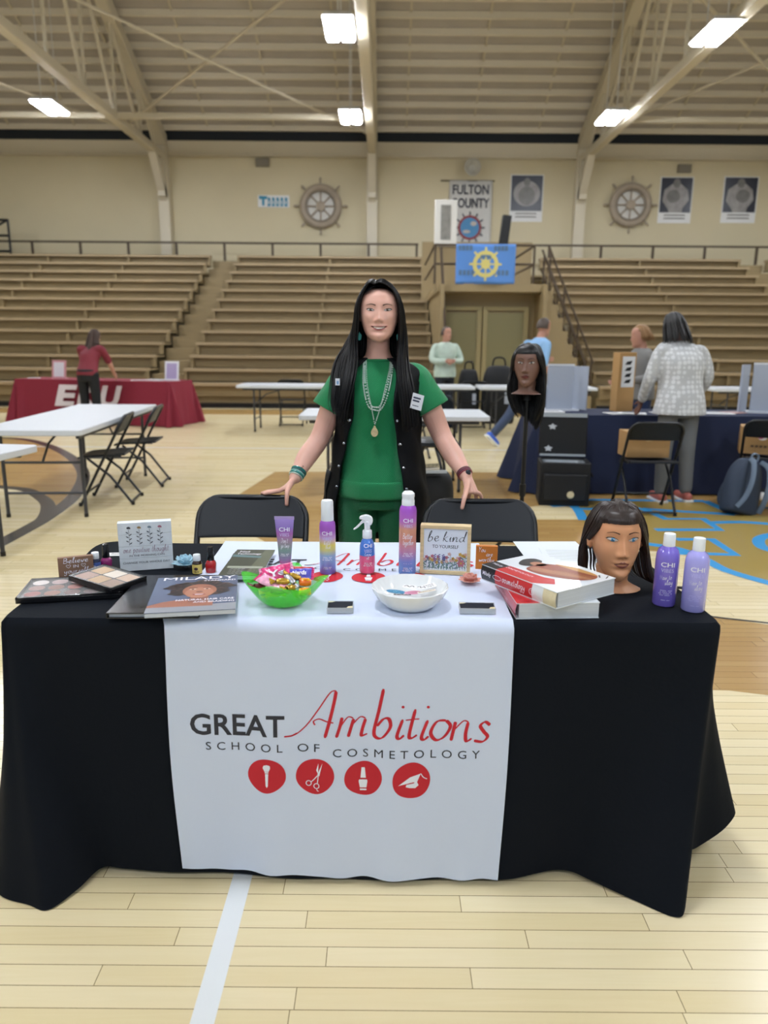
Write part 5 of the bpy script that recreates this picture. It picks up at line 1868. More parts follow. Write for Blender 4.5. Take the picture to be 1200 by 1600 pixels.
def strands(guides, n, r, jit, parent, name, m, seed=1, k=18, sides=5, clump=0.35):
    """Locks of hair: tubes that follow blends of neighbouring guide curves (guides in order)."""
    rr_ = random.Random(seed)
    gs = [spline(g, 6) for g in guides]
    rs = []
    for g in gs:
        L = len(g)
        rs.append([Vector(g[int(round(i * (L - 1) / (k - 1)))]) for i in range(k)])
    q = MB()
    for i in range(n):
        u = (i + rr_.random()) / n * (len(rs) - 1)
        a = min(int(u), len(rs) - 2)
        f = u - a
        f = f + clump * math.sin(2 * PI * f) / (2 * PI) * -1
        off = Vector((rr_.gauss(0, 1), rr_.gauss(0, 1), rr_.gauss(0, .3))) * jit
        end = 1 - rr_.random() * .12
        pts, rad = [], []
        for j in range(k):
            t = j / (k - 1) * end * (k - 1)
            j0 = min(int(t), k - 2)
            fj = t - j0
            p = (rs[a][j0] * (1 - f) + rs[a + 1][j0] * f) * (1 - fj) + (rs[a][j0 + 1] * (1 - f) + rs[a + 1][j0 + 1] * f) * fj
            s_ = j / (k - 1)
            pts.append(p + off * (min(1, .15 + s_ * 1.6)))
            rad.append(r * min(1, .4 + s_ * 5) * (1 - .75 * max(0, (s_ - .7) / .3)) * (0.75 + .25 * math.sin(s_ * 3 + i)))
        q.tube(pts, rad, sides)
    return q.build(name, m, parent, smooth=80, fix=False)


M_BRNH = mat('brown_hair', '241712', .38, spec=.5, noise=(25, .35), aniso=.4)
M_BLKH = mat('black_hair', '060507', .36, spec=.4)
M_BLKH2 = mat('black_hair_soft', '060508', .36, spec=.35)


# ---------------------------------------------------------------- mannequin heads
def on_skull(az, el, k=1.0):
    """A point just above the scalp: az 0 = front, el from the ears (0) to the crown (90 degrees)."""
    a, e = math.radians(az), math.radians(el)
    y = -.092 * math.cos(a) if abs(az) < 90 else -.108 * math.cos(a)
    return Vector((.080 * math.sin(a) * math.cos(e) * k, (y * math.cos(e) + .006) * k, (.125 * math.sin(e) - .0) * k))


def scalp(keep, k=1.03, nu=64, nv=64):
    """The part of the head that hair covers, a little outside the skin."""
    h = head_geo(0, nose=0, lips=0, cheek=0, nu=nu, nv=nv, ears=False)
    q = MB()
    vs = [Vector(p) for p in h.v]
    q.add([(p.x * k, (p.y - .005) * k + .005, (p.z - .02) * k + .02) for p in vs], [f for f in h.f if all(keep(vs[i]) for i in f)])
    return q


def neck_geo(q, w=.05, base=.06, h=.09, M=None, chest=True):
    ring = []
    for i in range(13):
        t = i / 12
        z = -.09 - h * t
        fl = max(0, (t - .62) / .38) if chest else 0
        rx = w * (1 + .06 * math.cos(t * 3)) + base * fl ** 1.6
        ry = w * 1.02 + base * .35 * fl ** 1.6
        ring.append((rx, ry, z, .012 - .01 * t))
    vs, n = [], 36
    for rx, ry, z, cy in ring:
        vs += [(rx * math.cos(2 * PI * j / n), cy + ry * math.sin(2 * PI * j / n), z) for j in range(n)]
    fs = [(i * n + j, i * n + (j + 1) % n, (i + 1) * n + (j + 1) % n, (i + 1) * n + j) for i in range(12) for j in range(n)]
    fs += [tuple(range(12 * n, 13 * n)), tuple(range(n))[::-1]]
    q.add(vs, fs, M=M)


def fuse(q, name, m, parent, vox=.003, it=3, label=None, smooth=True):
    """Joins everything collected in q into one continuous skin."""
    o = q.build('tmp_fuse', m, smooth=180)
    r = o.modifiers.new('r', 'REMESH')
    r.mode = 'VOXEL'
    r.voxel_size = vox
    r.use_smooth_shade = True
    if it:
        s_ = o.modifiers.new('s', 'SMOOTH')
        s_.factor = .5
        s_.iterations = it
    dg = bpy.context.evaluated_depsgraph_get()
    me = bpy.data.meshes.new_from_object(o.evaluated_get(dg))
    old = o.data
    bpy.data.objects.remove(o)
    bpy.data.meshes.remove(old)
    me.name = name
    me.polygons.foreach_set('use_smooth', [True] * len(me.polygons))
    x = bpy.data.objects.new(name, me)
    COL.objects.link(x)
    if parent:
        x.parent = parent
    if label:
        x['label'] = label
    return x


def pull_back_hair(t, M, m, seed, ends, n=420, r=.0034, line=.062):
    """Hair combed from the hairline over the crown and hanging at both sides and behind."""
    guides = []
    for i, (az, e) in enumerate(ends):
        a = az * .62
        # root at the hairline
        zr = line + .004 * math.cos(math.radians(a)) - max(0, (abs(a) - 38)) * .0012
        root = Vector((.073 * math.sin(math.radians(a * 1.25)), -.086 * math.cos(math.radians(a * 1.25)) + .004, zr))
        g = [root, root + Vector((.002 * (a > 0) - .002 * (a < 0), .006, .016))]
        az2 = math.copysign(min(abs(az) * .9 + 30, 128), az if az else 1)
        if abs(az) < 14:
            g += [on_skull(az * 1.6, 66, 1.03), on_skull(180 - az, 82, 1.0), on_skull(180 - az, 30, 1.05)]
        else:
            g += [on_skull(az * .6, 66, 1.04), on_skull(az2 * .95, 52, 1.08), on_skull(az2, 20, 1.10)]
        g += [Vector(p) for p in e]
        guides.append([M @ p for p in g])
    return strands(guides, n, r, .0022, t, 'hair', m, seed, k=22)


def mannequin(name, label, loc, rz, sc, skin, iris, lip, brow, hair_m, hair_len, seed, smile=0.0, M0=None, chest=True, tilt=0.0, neck_h=.078):
    t = thing(name, label, 'mannequin head', loc, rz)
    M = Matrix.Translation((0, 0, (.168 if chest else .165) * sc)) @ Matrix.Rotation(tilt, 4, 'X') @ Matrix.Diagonal((sc * 1.06, sc, sc, 1))
    h = head_geo(smile, lips=1.15, nose=1.05, jaw=.94)
    bv = bvh_of(h.v, h.f)
    h.warp(lambda p: M @ p)
    neck_geo(h, .047, .045, neck_h, M)
    fuse(h, 'head', skin, t, .0022, 2)
    face(bv, M, t, iris, lip, brow, eye_w=.0165, eye_h=.0066, irisr=.0064, lash=.0022, lipw=.0225, browth=.0022)
    return t, M


SKIN_TAN = mat('mannequin_tan', 'd29870', .42, sss=.08, noise=(6, .03))
SKIN_DK = mat('mannequin_deep', '75564a', .4, sss=.05)
t, M = mannequin('mannequin_head', 'tan blue-eyed mannequin head with long brown hair standing on the table', (.637, 1.955, Z), -.02, .845, SKIN_TAN,
                 mat('iris_blue', '3f86b4', .2, coat=.5, noise=(900, .4)), mat('lip_rosewood', '7c4438', .35), mat('brow_brown', '4a2d22', .6), M_BRNH, .2, 5)
ends = []
for az in (-100, -80, -62, -45, -28):
    k = (az + 100) / 72
    ends.append((az, [(-.092, .03, -.03), (-.098 + .006 * k, .03 - .01 * k, -.08), (-.09, .035, -.125), (-.08 + .01 * k, .05, -.158)]))
for az in (-13, -9, -4, 0, 4, 9, 13):
    ends.append((az, [(.03, .12, -.05), (.04, .12, -.11), (.06, .1, -.156)]))
for az in (15, 28, 45, 62, 80, 100):
    k = (az - 15) / 85
    ends.append((az, [(.097, .0 + .03 * k, -.035), (.108, -.01 + .03 * k, -.1), (.118 + .01 * k, -.02 + .03 * k, -.135), (.14 + .03 * k, -.012, -.155), (.20 + .05 * k, -.03 + .03 * k, -.160)]))
MCAP = lambda p: p.z > .064 - .10 * max(0, abs(p.x) - .045) if p.y < -.01 else p.z > -.05
scalp(MCAP).warp(lambda p: M @ p).build('hair_cap', M_BRNH, t, smooth=180)
pull_back_hair(t, M, M_BRNH, 11, ends, 760, .0034)

# mannequin head with black hair on a tripod stand
t = thing('tripod_stand', 'black tripod pole stand carrying the dark mannequin head', 'stand', (.80, 4.18, 0))
q = MB()
q.cyl((0, 0, .05), (0, 0, 1.10), .012, n=14)
q.cyl((0, 0, .55), (0, 0, .62), .018, n=14)
q.build('pole', M_BLACK, t)
q = MB()
q.cyl((0, 0, 1.10), (0, 0, 1.135), .03, .022, 16)
q.build('head_clamp', M_BLACK, t)
for k in range(3):
    a = .5 + k * 2.094
    q = MB()
    q.tube([(0, 0, .42), (.28 * math.cos(a), .28 * math.sin(a), .04), (.33 * math.cos(a), .33 * math.sin(a), .012)], .011, 10)
    lg = q.build('leg', M_BLACK, t)
    MB().ball((.33 * math.cos(a), .33 * math.sin(a), .014), (.016, .016, .013), 12, 8).build('rubber_foot', M_BLKP, lg)
t, M = mannequin('mannequin_head', 'dark-skinned mannequin head with long black hair up on a tripod stand', (.788, 4.15, 1.137), -.32, .94, SKIN_DK,
                 mat('iris_brown', '2c1a14', .15, coat=.6), mat('lip_wine', '5e2422', .3), mat('brow_black', '1c1311', .6), M_BLKH, .2, 6, chest=False, neck_h=.075)
scalp(MCAP).warp(lambda p: M @ p).build('hair_cap', M_BLKH, t, smooth=180)
ends = []
for az in (-100, -80, -62, -45, -28):
    k = (az + 100) / 72
    ends.append((az, [(-.088, .0, -.03), (-.096, -.02 - .02 * k, -.10), (-.098 + .01 * k, -.04, -.18), (-.06 + .03 * k, -.03, -.28 - .03 * k)]))
for az in (-13, -9, -4, 0, 4, 9, 13):
    ends.append((az, [(.0, .12, -.05), (.0, .11, -.2), (.01, .05, -.31)]))
for az in (15, 28, 45, 62, 80, 100):
    k = (az - 15) / 85
    ends.append((az, [(.092, -.03 + .04 * k, -.035), (.10, -.045 + .04 * k, -.12), (.10, -.045 + .03 * k, -.22), (.06 + .03 * k, -.03 + .02 * k, -.33 + .04 * k)]))
pull_back_hair(t, M, M_BLKH, 12, ends, 760, .0044)
gb = []
for i in range(9):
    x = -1 + 2 * i / 8
    gb.append([M @ p for p in (Vector((.02 * x, -.02, .124)), Vector((.05 * x, .05, .112)), Vector((.078 * x, .10 - .03 * x * x, .04)), Vector((.092 * x, .112 - .06 * x * x, -.06)), Vector((.094 * x + .004, .09 - .06 * x * x, -.17)), Vector((.082 * x + .01, .07 - .05 * x * x, -.27 - .03 * x)), Vector((.05 * x + .015, .05 - .04 * x * x, -.335 - .05 * x)))])
strands(gb, 420, .0055, .004, t, 'hair', M_BLKH, 21, k=18)
# ---------------------------------------------------------------- figures
def loft(q, secs, n=40, M=None):
    """secs: (x, y, z, rx, ry[, yaw[, squareness]]) horizontal rings from bottom to top."""
    vs = []
    for s_ in secs:
        x, y, z, rx, ry = s_[:5]
        yaw = s_[5] if len(s_) > 5 else 0
        e = s_[6] if len(s_) > 6 else 1.0
        for j in range(n):
            a = 2 * PI * j / n
            c, d = math.cos(a), math.sin(a)
            px_, py_ = rx * math.copysign(abs(c) ** e, c), ry * math.copysign(abs(d) ** e, d)
            vs.append((x + px_ * math.cos(yaw) - py_ * math.sin(yaw), y + px_ * math.sin(yaw) + py_ * math.cos(yaw), z))
    k = len(secs)
    fs = [(i * n + j, i * n + (j + 1) % n, (i + 1) * n + (j + 1) % n, (i + 1) * n + j) for i in range(k - 1) for j in range(n)]
    fs += [tuple(range(n))[::-1], tuple(range((k - 1) * n, k * n))]
    return q.add(vs, fs, M=M)


def dense(secs, k=5):
    w = max(len(s_) for s_ in secs)
    d = [0, 0, 0, 0, 0, 0, 1.0]
    return spline([tuple(s_) + tuple(d[len(s_):w]) for s_ in secs], k)


def limb(q, pts, rad, n=18, k=6):
    p = spline([tuple(a) + (r,) for a, r in zip(pts, rad)], k)
    q.tube([a[:3] for a in p], [max(a[3], .002) for a in p], n)
    for e in (p[0], p[-1]):
        q.ball(e[:3], max(e[3], .002) * .98, n, 10)
    return q


def hand_geo(q, wrist, palm, knuckle, spread, tips, thumb, r=.0085, r0=.019):
    """wrist->palm->knuckle centre; spread = unit vector across the knuckles; tips = four finger paths after the knuckle; thumb path from the palm's side."""
    w, p, k, s_ = Vector(wrist), Vector(palm), Vector(knuckle), Vector(spread).normalized()
    for f in (-1.35, -.45, .45, 1.35):
        kk = k + s_ * (f * r * 1.75)
        pp = p + s_ * (f * r * 1.35)
        limb(q, [w + s_ * (f * r * .8), pp, kk], [r0 * .72, r * 1.35, r * 1.15], 12, 5)
    for f, tp in zip((-1.35, -.45, .45, 1.35), tips):
        kk = k + s_ * (f * r * 1.75)
        limb(q, [kk] + [Vector(a) for a in tp], [r * 1.1] + [r * x for x in (1.0, .92, .78)][:len(tp)], 12, 5)
    th = [Vector(a) for a in thumb]
    limb(q, [w.lerp(p, .45)] + th, [r * 1.5, r * 1.35, r * 1.1, r * .95][:len(th) + 1], 12, 5)


# ---------------------------------------------------------------- the woman behind the table
SKIN_W = mat('skin_fair', 'dcab9a', .45, sss=.12, noise=(9, .04))
t = thing('person', 'smiling woman with long black hair, green top and black vest, hands on two chair backs', 'person', (-.03, 3.22, 0))
OX, OY = -.03, 3.22
def L_(x, y, z):
    return Vector((x - OX, y - OY, z))
HM = Matrix.Translation((.004, -.055, 1.523)) @ Matrix.Rotation(-.03, 4, 'X') @ Matrix.Diagonal((1.13, .97, .905, 1))
hg = head_geo(1.0, nose=.95, cheek=1.3, jaw=1.02)
hbv = bvh_of(hg.v, hg.f)
body = MB()
body.add([HM @ Vector(p) for p in hg.v], hg.f)
# neck and trunk
loft(body, dense([(0, .0, .72, .155, .115), (0, .0, .82, .175, .125), (0, .0, .95, .155, .11), (0, 0, 1.08, .150, .115), (0, -.005, 1.18, .160, .12), (0, 0, 1.26, .165, .10), (0, .005, 1.31, .12, .08), (.0, .0, 1.345, .066, .062), (.0, -.012, 1.38, .050, .053), (.0, -.02, 1.45, .049, .055)]))
arms = {}
for sx, sh, el, fo, wr in ((-1, (-.178, 3.22, 1.262), (-.283, 3.19, 1.0), (-.333, 3.13, .93), (-.375, 3.055, .852)), (1, (.138, 3.22, 1.268), (.252, 3.19, 1.01), (.296, 3.115, .94), (.340, 3.022, .872))):
    pts = [L_(*sh), L_(*[a + (b_ - a) * .5 for a, b_ in zip(sh, el)]), L_(*el), L_(*fo), L_(*[a + (b_ - a) * .6 for a, b_ in zip(fo, wr)]), L_(*wr)]
    arms[sx] = pts
    limb(body, pts, [.046, .049, .043, .042, .033, .0265], 22)
TZC = .797
hand_geo(body, L_(-.377, 3.05, .848), L_(-.402, 3.02, .822), L_(-.432, 3.008, .806), (.15, .9, -.1),
         [[L_(-.462, 2.990, .802), L_(-.482, 2.990, .799), L_(-.496, 2.99, .795)], [L_(-.470, 3.0, .802), L_(-.492, 3.0, .800), L_(-.508, 3.0, .796)],
          [L_(-.468, 3.012, .802), L_(-.490, 3.014, .799), L_(-.504, 3.014, .793)], [L_(-.458, 3.028, .798), L_(-.476, 3.03, .792), L_(-.486, 3.03, .782)]],
         [L_(-.398, 2.985, .815), L_(-.4, 2.966, .79), L_(-.401, 2.962, .757)])
hand_geo(body, L_(.342, 3.012, .870), L_(.354, 2.992, .836), L_(.362, 2.978, .811), (.85, .35, -.1),
         [[L_(.338, 2.986, .803), L_(.330, 3.004, .786), L_(.326, 3.006, .764)], [L_(.356, 2.996, .804), L_(.354, 3.010, .784), L_(.352, 3.008, .760)],
          [L_(.378, 2.998, .804), L_(.384, 3.010, .784), L_(.386, 3.006, .762)], [L_(.396, 2.994, .801), L_(.405, 3.004, .785), L_(.408, 3.002, .768)]],
         [L_(.334, 2.945, .822), L_(.323, 2.907, .796), L_(.315, 2.896, .762)])
for sx in (-1, 1):
    limb(body, [(sx * .085, .0, .76), (sx * .09, -.005, .48), (sx * .09, .01, .42), (sx * .092, .03, .25), (sx * .092, .03, .09)], [.085, .062, .055, .05, .036])
    limb(body, [(sx * .093, .03, .06), (sx * .097, -.06, .035), (sx * .1, -.15, .025)], [.036, .034, .024])
fuse(body, 'body', SKIN_W, t, .0032, 2)
face(hbv, HM, t, mat('iris_hazel', '4a3a2c', .2, coat=.5), mat('lip_natural', 'bb706c', .4), mat('brow_dark', '6b5048', .7), smile=True, eye_w=.0142, eye_h=.0050, irisr=.0056, lash=.0030, browth=.0030, brow_z=.034, lip_line='5a2626', lipw=.0235, eyez=.014)

# green ribbed top
def rib_mat(name, col, dark):
    m = mat(name, col, .6, sheen=.1)
    nt = m.node_tree
    N, K = nt.nodes.new, nt.links.new
    tc = N('ShaderNodeTexCoord')
    sx = N('ShaderNodeSeparateXYZ')
    K(tc.outputs['Object'], sx.inputs[0])
    def Mt(op, a, c=None):
        n_ = N('ShaderNodeMath')
        n_.operation = op
        for i, q_ in enumerate((a, c)):
            if q_ is None:
                continue
            if isinstance(q_, (int, float)):
                n_.inputs[i].default_value = q_
            else:
                K(q_, n_.inputs[i])
        return n_.outputs[0]
    tri = Mt('PINGPONG', Mt('ADD', sx.outputs['X'], 3.0), .075)
    ph = Mt('MULTIPLY', Mt('ADD', sx.outputs['Z'], Mt('MULTIPLY', tri, .85)), 900.0)
    s_ = Mt('SINE', ph)
    bp = N('ShaderNodeBump')
    bp.inputs['Strength'].default_value = .9
    bp.inputs['Distance'].default_value = .002
    K(s_, bp.inputs['Height'])
    b_ = nt.nodes['Principled BSDF']
    K(bp.outputs['Normal'], b_.inputs['Normal'])
    mx = N('ShaderNodeMix')
    mx.data_type = 'RGBA'
    K(Mt('MULTIPLY', Mt('ADD', s_, 1.0), .5), mx.inputs['Factor'])
    mx.inputs[6].default_value = lin(dark)
    mx.inputs[7].default_value = lin(col)
    K(mx.outputs[2], b_.inputs['Base Color'])
    return m
M_GRN = rib_mat('green_rib', '08a05e', '057646')
q = MB()
loft(q, dense([(0, -.005, .765, .176, .135), (0, -.005, .80, .178, .138), (0, -.005, .82, .174, .134), (0, 0, .95, .163, .125), (0, -.005, 1.08, .16, .13), (0, -.01, 1.18, .17, .136), (0, -.002, 1.26, .172, .112), (0, .005, 1.305, .135, .09), (0, .0, 1.335, .076, .070), (0, -.004, 1.343, .066, .065)]), 60)
for sx in (-1, 1):
    a = arms[sx]
    p0, p1 = a[0], a[1]
    d = (p1 - p0).normalized()
    e = p0 + d * .15 + Vector((sx * .012, 0, 0))
    limb(q, [Vector((sx * .10, 0, 1.262)), p0 + Vector((-sx * .01, 0, -.002)), p0 + d * .05], [.058, .060, .063], 26)
    pts_ = [tuple(p0 + d * .02), tuple(p0 + d * .07), tuple(e)]
    q.tube(pts_, [.060, .067, .076], 26)
fuse(q, 'top', M_GRN, t, .005, 5)
q = MB()
for z0, z1, k in ((.765, .815, 1.0),):
    loft(q, dense([(0, -.005, z0 - .015, .176, .136), (0, -.005, z0, .181, .141), (0, -.005, z1, .181, .141), (0, -.005, z1 + .012, .175, .135)]), 60)
q.build('hem_band', M_GRN, t, smooth=80)
q = MB()
q.tube([(.067 * math.cos(a_), -.004 + .066 * math.sin(a_), 1.341 - .006 * math.sin(-a_)) for a_ in (2 * PI * i / 40 for i in range(40))], .006, 10, True)
q.build('collar_band', M_GRN, t)
q = MB()
loft(q, dense([(0, 0, .70, .16, .12), (0, 0, .78, .172, .13), (0, 0, .86, .165, .12)]))
for sx in (-1, 1):
    limb(q, [(sx * .085, 0, .77), (sx * .092, -.005, .48), (sx * .094, .02, .25), (sx * .096, .03, .1)], [.098, .08, .072, .068], 26)
fuse(q, 'trousers', rib_mat('green_rib_dark', '078450', '05633c'), t, .006, 4)
for sx in (-1, 1):
    q = MB()
    limb(q, [(sx * .093, .04, .05), (sx * .097, -.06, .042), (sx * .1, -.16, .034)], [.046, .044, .032])
    q.box((sx * .097, -.06, .012), (.085, .25, .024))
    q.build('shoe', M_BLKP, t, bevel=.005)

# black sleeveless vest, open in front
M_VEST = mat('vest_black', '06090e', .7, spec=.25, bump=(30, .15))
VS = [(0, .0, .50, .245, .165), (0, .0, .62, .238, .165), (0, 0, .75, .225, .160), (0, 0, .9, .200, .150), (0, 0, 1.0, .188, .145), (0, -.005, 1.1, .184, .15), (0, -.008, 1.18, .190, .153), (0, 0, 1.25, .200, .132), (0, .004, 1.295, .188, .108), (0, .008, 1.325, .135, .09), (0, .01, 1.345, .085, .078)]
VD = dense(VS, 5)
def vest(u, v):
    k = v * (len(VD) - 1)
    i = min(int(k), len(VD) - 2)
    s_ = [a + (b_ - a) * (k - i) for a, b_ in zip(VD[i], VD[i + 1])]
    z = s_[2]
    # opening half-angles left and right of the front
    gl = interp([.5, .77, .92, 1.12, 1.2, 1.345], [.92, .92, .86, .60, .52, .5], z)
    gr = interp([.5, .77, .92, 1.12, 1.2, 1.345], [.56, .56, .50, .38, .36, .45], z)
    a = -PI / 2 + gr + u * (2 * PI - gr - gl)
    w = .004 * math.sin(z * 37 + a * 5) + .003 * math.sin(a * 11 + z * 9)
    rx, ry = s_[3] + w, s_[4] + w
    return (rx * math.cos(a), s_[1] + ry * math.sin(a), z)
q = MB()
q.grid(vest, 90, 60)
q.f = [f for f in q.f if not any(1.13 < q.v[i][2] < 1.27 and abs(q.v[i][0]) > .165 and abs(q.v[i][1]) < .058 for i in f)]
q.m = [0] * len(q.f)
q.build('vest', M_VEST, t, solid=.006, smooth=80)
for sx, zs in ((-1, (1.09, .99, .89, .80, .71)), (1, (1.09, .99, .89, .80))):
    for z in zs:
        v_ = min(range(400), key=lambda k_: abs(vest(0, k_ / 400)[2] - z)) / 400
        p = Vector(vest(.015 if sx > 0 else .985, v_))
        q = MB()
        q.lathe([(.001, 0), (.006, 0), (.0065, .002), (.004, .0035), (.001, .0035)], 14, M=Matrix.Translation(p + Vector((0, -.004, 0))) @ RX)
        q.build('button', M_CHROME, t)
q = MB()
q.grid(lambda u, v: tuple(Vector(vest(.80 + .11 * u, .14 + .13 * v)) * 1.0 + Vector((-.016 * (1 - u) - .004, -.012, 0))), 8, 8)
q.build('vest_pocket', M_VEST, t, solid=.005, smooth=80)
# name tag and pin
q = Ink()
q.poly([(-.026, -.03), (.026, -.034), (.027, .03), (-.025, .034)])
for k in range(2):
    q.poly([(-.02, .012 - k * .012), (.014 - k * .004, .010 - k * .012), (.014 - k * .004, .017 - k * .012), (-.02, .019 - k * .012)], 1, .0005)
q.poly([(-.018, -.018), (.01, -.02), (.01, -.017), (-.018, -.015)], 1, .0005)
TG = Matrix.Translation((.163, -.150, 1.172)) @ Matrix.Rotation(.35, 4, 'Z') @ RX @ Matrix.Rotation(-.2, 4, 'Z')
q.warp(lambda p: TG @ p).build('name_tag', [mat('tag_white', 'dfe3ea', .5), mat('tag_ink', '2a3550', .5)], t, smooth=0, fix=False, label='white paper name tag')
TG2 = Matrix.Translation((-.166, -.140, 1.250)) @ Matrix.Rotation(-.5, 4, 'Z') @ RX
q = Ink()
q.poly([(-.011, -.014), (.011, -.014), (.011, .014), (-.011, .014)])
q.poly([(-.004, -.01), (.006, -.01), (.006, .004), (-.004, .004)], 1, .0004)
q.warp(lambda p: TG2 @ p).build('lapel_pin', [mat('pin_white', 'd5dbe6', .3), mat('pin_blue', '7ba3cc', .4)], t, smooth=0, fix=False)
# beaded necklaces and pendant
M_BEAD = mat('bead_mint', 'b9cfc4', .3, coat=.3)
def chest_y(x, z):
    s_ = [interp([.95, 1.08, 1.18, 1.26, 1.305, 1.335], c, z) for c in ([.163, .16, .17, .172, .135, .08], [.125, .13, .136, .112, .09, .072], [0, -.005, -.01, -.002, .005, .0])]
    return s_[2] - s_[1] * math.sqrt(max(.02, 1 - (x / s_[0]) ** 2)) - .008
def chain(pts, r, step, nm):
    c = spline(pts, 14)
    q = MB()
    acc, last = 0, None
    for p in c:
        p = Vector((p[0], chest_y(p[0], p[1]), p[1]))
        if last is None or (p - last).length >= step:
            q.ball(p, r, 8, 6)
            last = p
    return q.build(nm, M_BEAD, t, smooth=180)
chain([(-.056, 1.335), (-.052, 1.24), (-.03, 1.16), (-.008, 1.148), (.012, 1.156), (.036, 1.22), (.052, 1.29), (.058, 1.335)], .0042, .0075, 'bead_strand')
chain([(-.06, 1.335), (-.06, 1.24), (-.04, 1.155), (-.01, 1.136), (.016, 1.142), (.042, 1.20), (.058, 1.28), (.062, 1.335)], .0036, .0062, 'bead_strand')
chain([(-.05, 1.335), (-.044, 1.24), (-.026, 1.15), (-.012, 1.078)], .0028, .005, 'bead_strand')
chain([(.052, 1.335), (.046, 1.29), (.034, 1.24), (.012, 1.15), (-.010, 1.078)], .0028, .005, 'bead_strand')
q = MB()
drop = [(.0155 * math.sin(a_) * (1 - .42 * max(0, math.cos(a_))), .021 * math.cos(a_) + (.006 if math.cos(a_) > .9 else 0)) for a_ in (2 * PI * i / 32 for i in range(32))]
q.prism(drop, .005, M=Matrix.Translation((-.012, chest_y(-.012, 1.045) - .001, 1.045)) @ RX)
q.build('pendant', mat('pendant_shell', 'cdb98c', .25, coat=.5, noise=(60, .2)), t, bevel=.0015)
# earrings, bracelets, watch
M_TEALJ = mat('teal_stone', '1f7f78', .2, coat=.5)
for sx, x, z in ((-1, -.078, 1.435), (1, .085, 1.435)):
    q = MB()
    q.prism([(0, .017), (.010, .004), (.007, -.014), (0, -.019), (-.007, -.014), (-.010, .004)], .005, M=Matrix.Translation((x, -.075, z)) @ RX)
    q.build('earring', M_TEALJ, t, bevel=.001)
def bangle(c, d, r, w, m, nm, n=26):
    c, d = Vector(c), Vector(d).normalized()
    a = d.orthogonal().normalized()
    b_ = d.cross(a)
    q = MB()
    q.tube([c + a * (r * math.cos(x)) + b_ * (r * math.sin(x)) for x in (2 * PI * i / n for i in range(n))], w, 8, True)
    return q.build(nm, m, t)
dl = (arms[-1][5] - arms[-1][3]).normalized()
for k, (m_, w_) in enumerate(((M_TEALJ, .0045), (mat('teal_dark', '2c5c5c', .3), .004), (mat('teal_pale', '8fc4bc', .3), .0032), (M_TEALJ, .0036), (M_BEAD, .0028))):
    bangle(arms[-1][5] - dl * (.036 - k * .0078), dl, .0305 - .0003 * k, w_, m_, 'bracelet')
dr = (arms[1][5] - arms[1][3]).normalized()
for k in range(4):
    bangle(arms[1][5] - dr * (.022 - k * .005), dr, .0295, .0036, mat('watch_strap_%d' % (k % 2), ('1d2230', '8c3c48')[k % 2], .4), 'watch_strap')
q = MB()
q.ball(arms[1][5] - dr * .014 + Vector((.012, -.026, .008)), (.012, .009, .014), 14, 8)
q.build('watch_case', mat('watch_dark', '262a33', .2, coat=.5), t)
q = Ink()
for k in range(5):
    q.line([(-.016 + k * .007, .004 * math.sin(k * 2)), (-.012 + k * .007, .006 + .003 * math.cos(k)), (-.009 + k * .007, -.002)], .0022, 0)
p_ = arms[-1][4]
q.warp(lambda p: Vector((p_.x + p.x * .8 + .004, p_.y - .0375 - p.z + abs(p.x) * .35, p_.z + p.y + p.x * .7 + .004))).build('tattoo', mat('tattoo_ink', '54433f', .6), t, smooth=0, fix=False)
# hair: side parting, long and straight over both shoulders
gl, gr = [], []
NL = 9
for i in range(NL):
    k = i / (NL - 1)        # 0 = face edge, 1 = back
    part = Vector((-.016 + .012 * k, -.060 + .105 * k, .112 + .015 * math.sin(PI * k)))
    # viewer's left
    gl.append([part, part + Vector((-.02, -.004, .006)), Vector((-.055, -.058 + .11 * k, .094)), Vector((-.078, -.060 + .13 * k, .035)), Vector((-.082 - .004 * k, -.052 + .13 * k, -.04)),
               Vector((-.088 - .03 * k, -.045 + .11 * k, -.12)), Vector((-.085 - .075 * k, -.068 + .08 * k, -.20)), Vector((-.098 - .075 * k, -.100 + .07 * k, -.29)), Vector((-.118 - .06 * k, -.104 + .05 * k, -.385 + .02 * k)), Vector((-.128 - .035 * k, -.100 + .02 * k, -.46 + .06 * k))])
    gr.append([part, part + Vector((.022, -.003, .008)), Vector((.048, -.064 + .11 * k, .098)), Vector((.076, -.064 + .13 * k, .035)), Vector((.082 + .006 * k, -.052 + .13 * k, -.04)),
               Vector((.080 + .018 * k, -.045 + .11 * k, -.12)), Vector((.074 + .03 * k, -.068 + .08 * k, -.20)), Vector((.078 + .045 * k, -.104 + .06 * k, -.29)), Vector((.090 + .05 * k, -.118 + .05 * k, -.39)), Vector((.098 + .05 * k, -.110 + .03 * k, -.485 + .03 * k))])
HT = Matrix.Translation((.004, -.055, 1.527)) @ Matrix.Diagonal((1.12, 1.05, 1.0, 1))
strands([[HT @ p for p in g] for g in gl], 420, .0046, .0050, t, 'hair', M_BLKH2, 3, k=24)
strands([[HT @ p for p in g] for g in gr], 420, .0046, .0048, t, 'hair', M_BLKH2, 4, k=24)
gb = []
for i in range(9):
    x = -1 + 2 * i / 8
    gb.append([Vector((-.014 + .010 * x, -.056, .117)), Vector((-.008 + .024 * x, -.01, .127)), Vector((.045 * x, .05, .114)), Vector((.074 * x, .095 - .02 * x * x, .05)), Vector((.086 * x, .108 - .045 * x * x, -.05)), Vector((.088 * x, .095 - .05 * x * x, -.14)), Vector((.105 * x, .10 - .05 * x * x, -.22)), Vector((.115 * x, .12 - .04 * x * x, -.33))])
strands([[HT @ p for p in g] for g in gb], 300, .0055, .004, t, 'hair', M_BLKH2, 8, k=18)
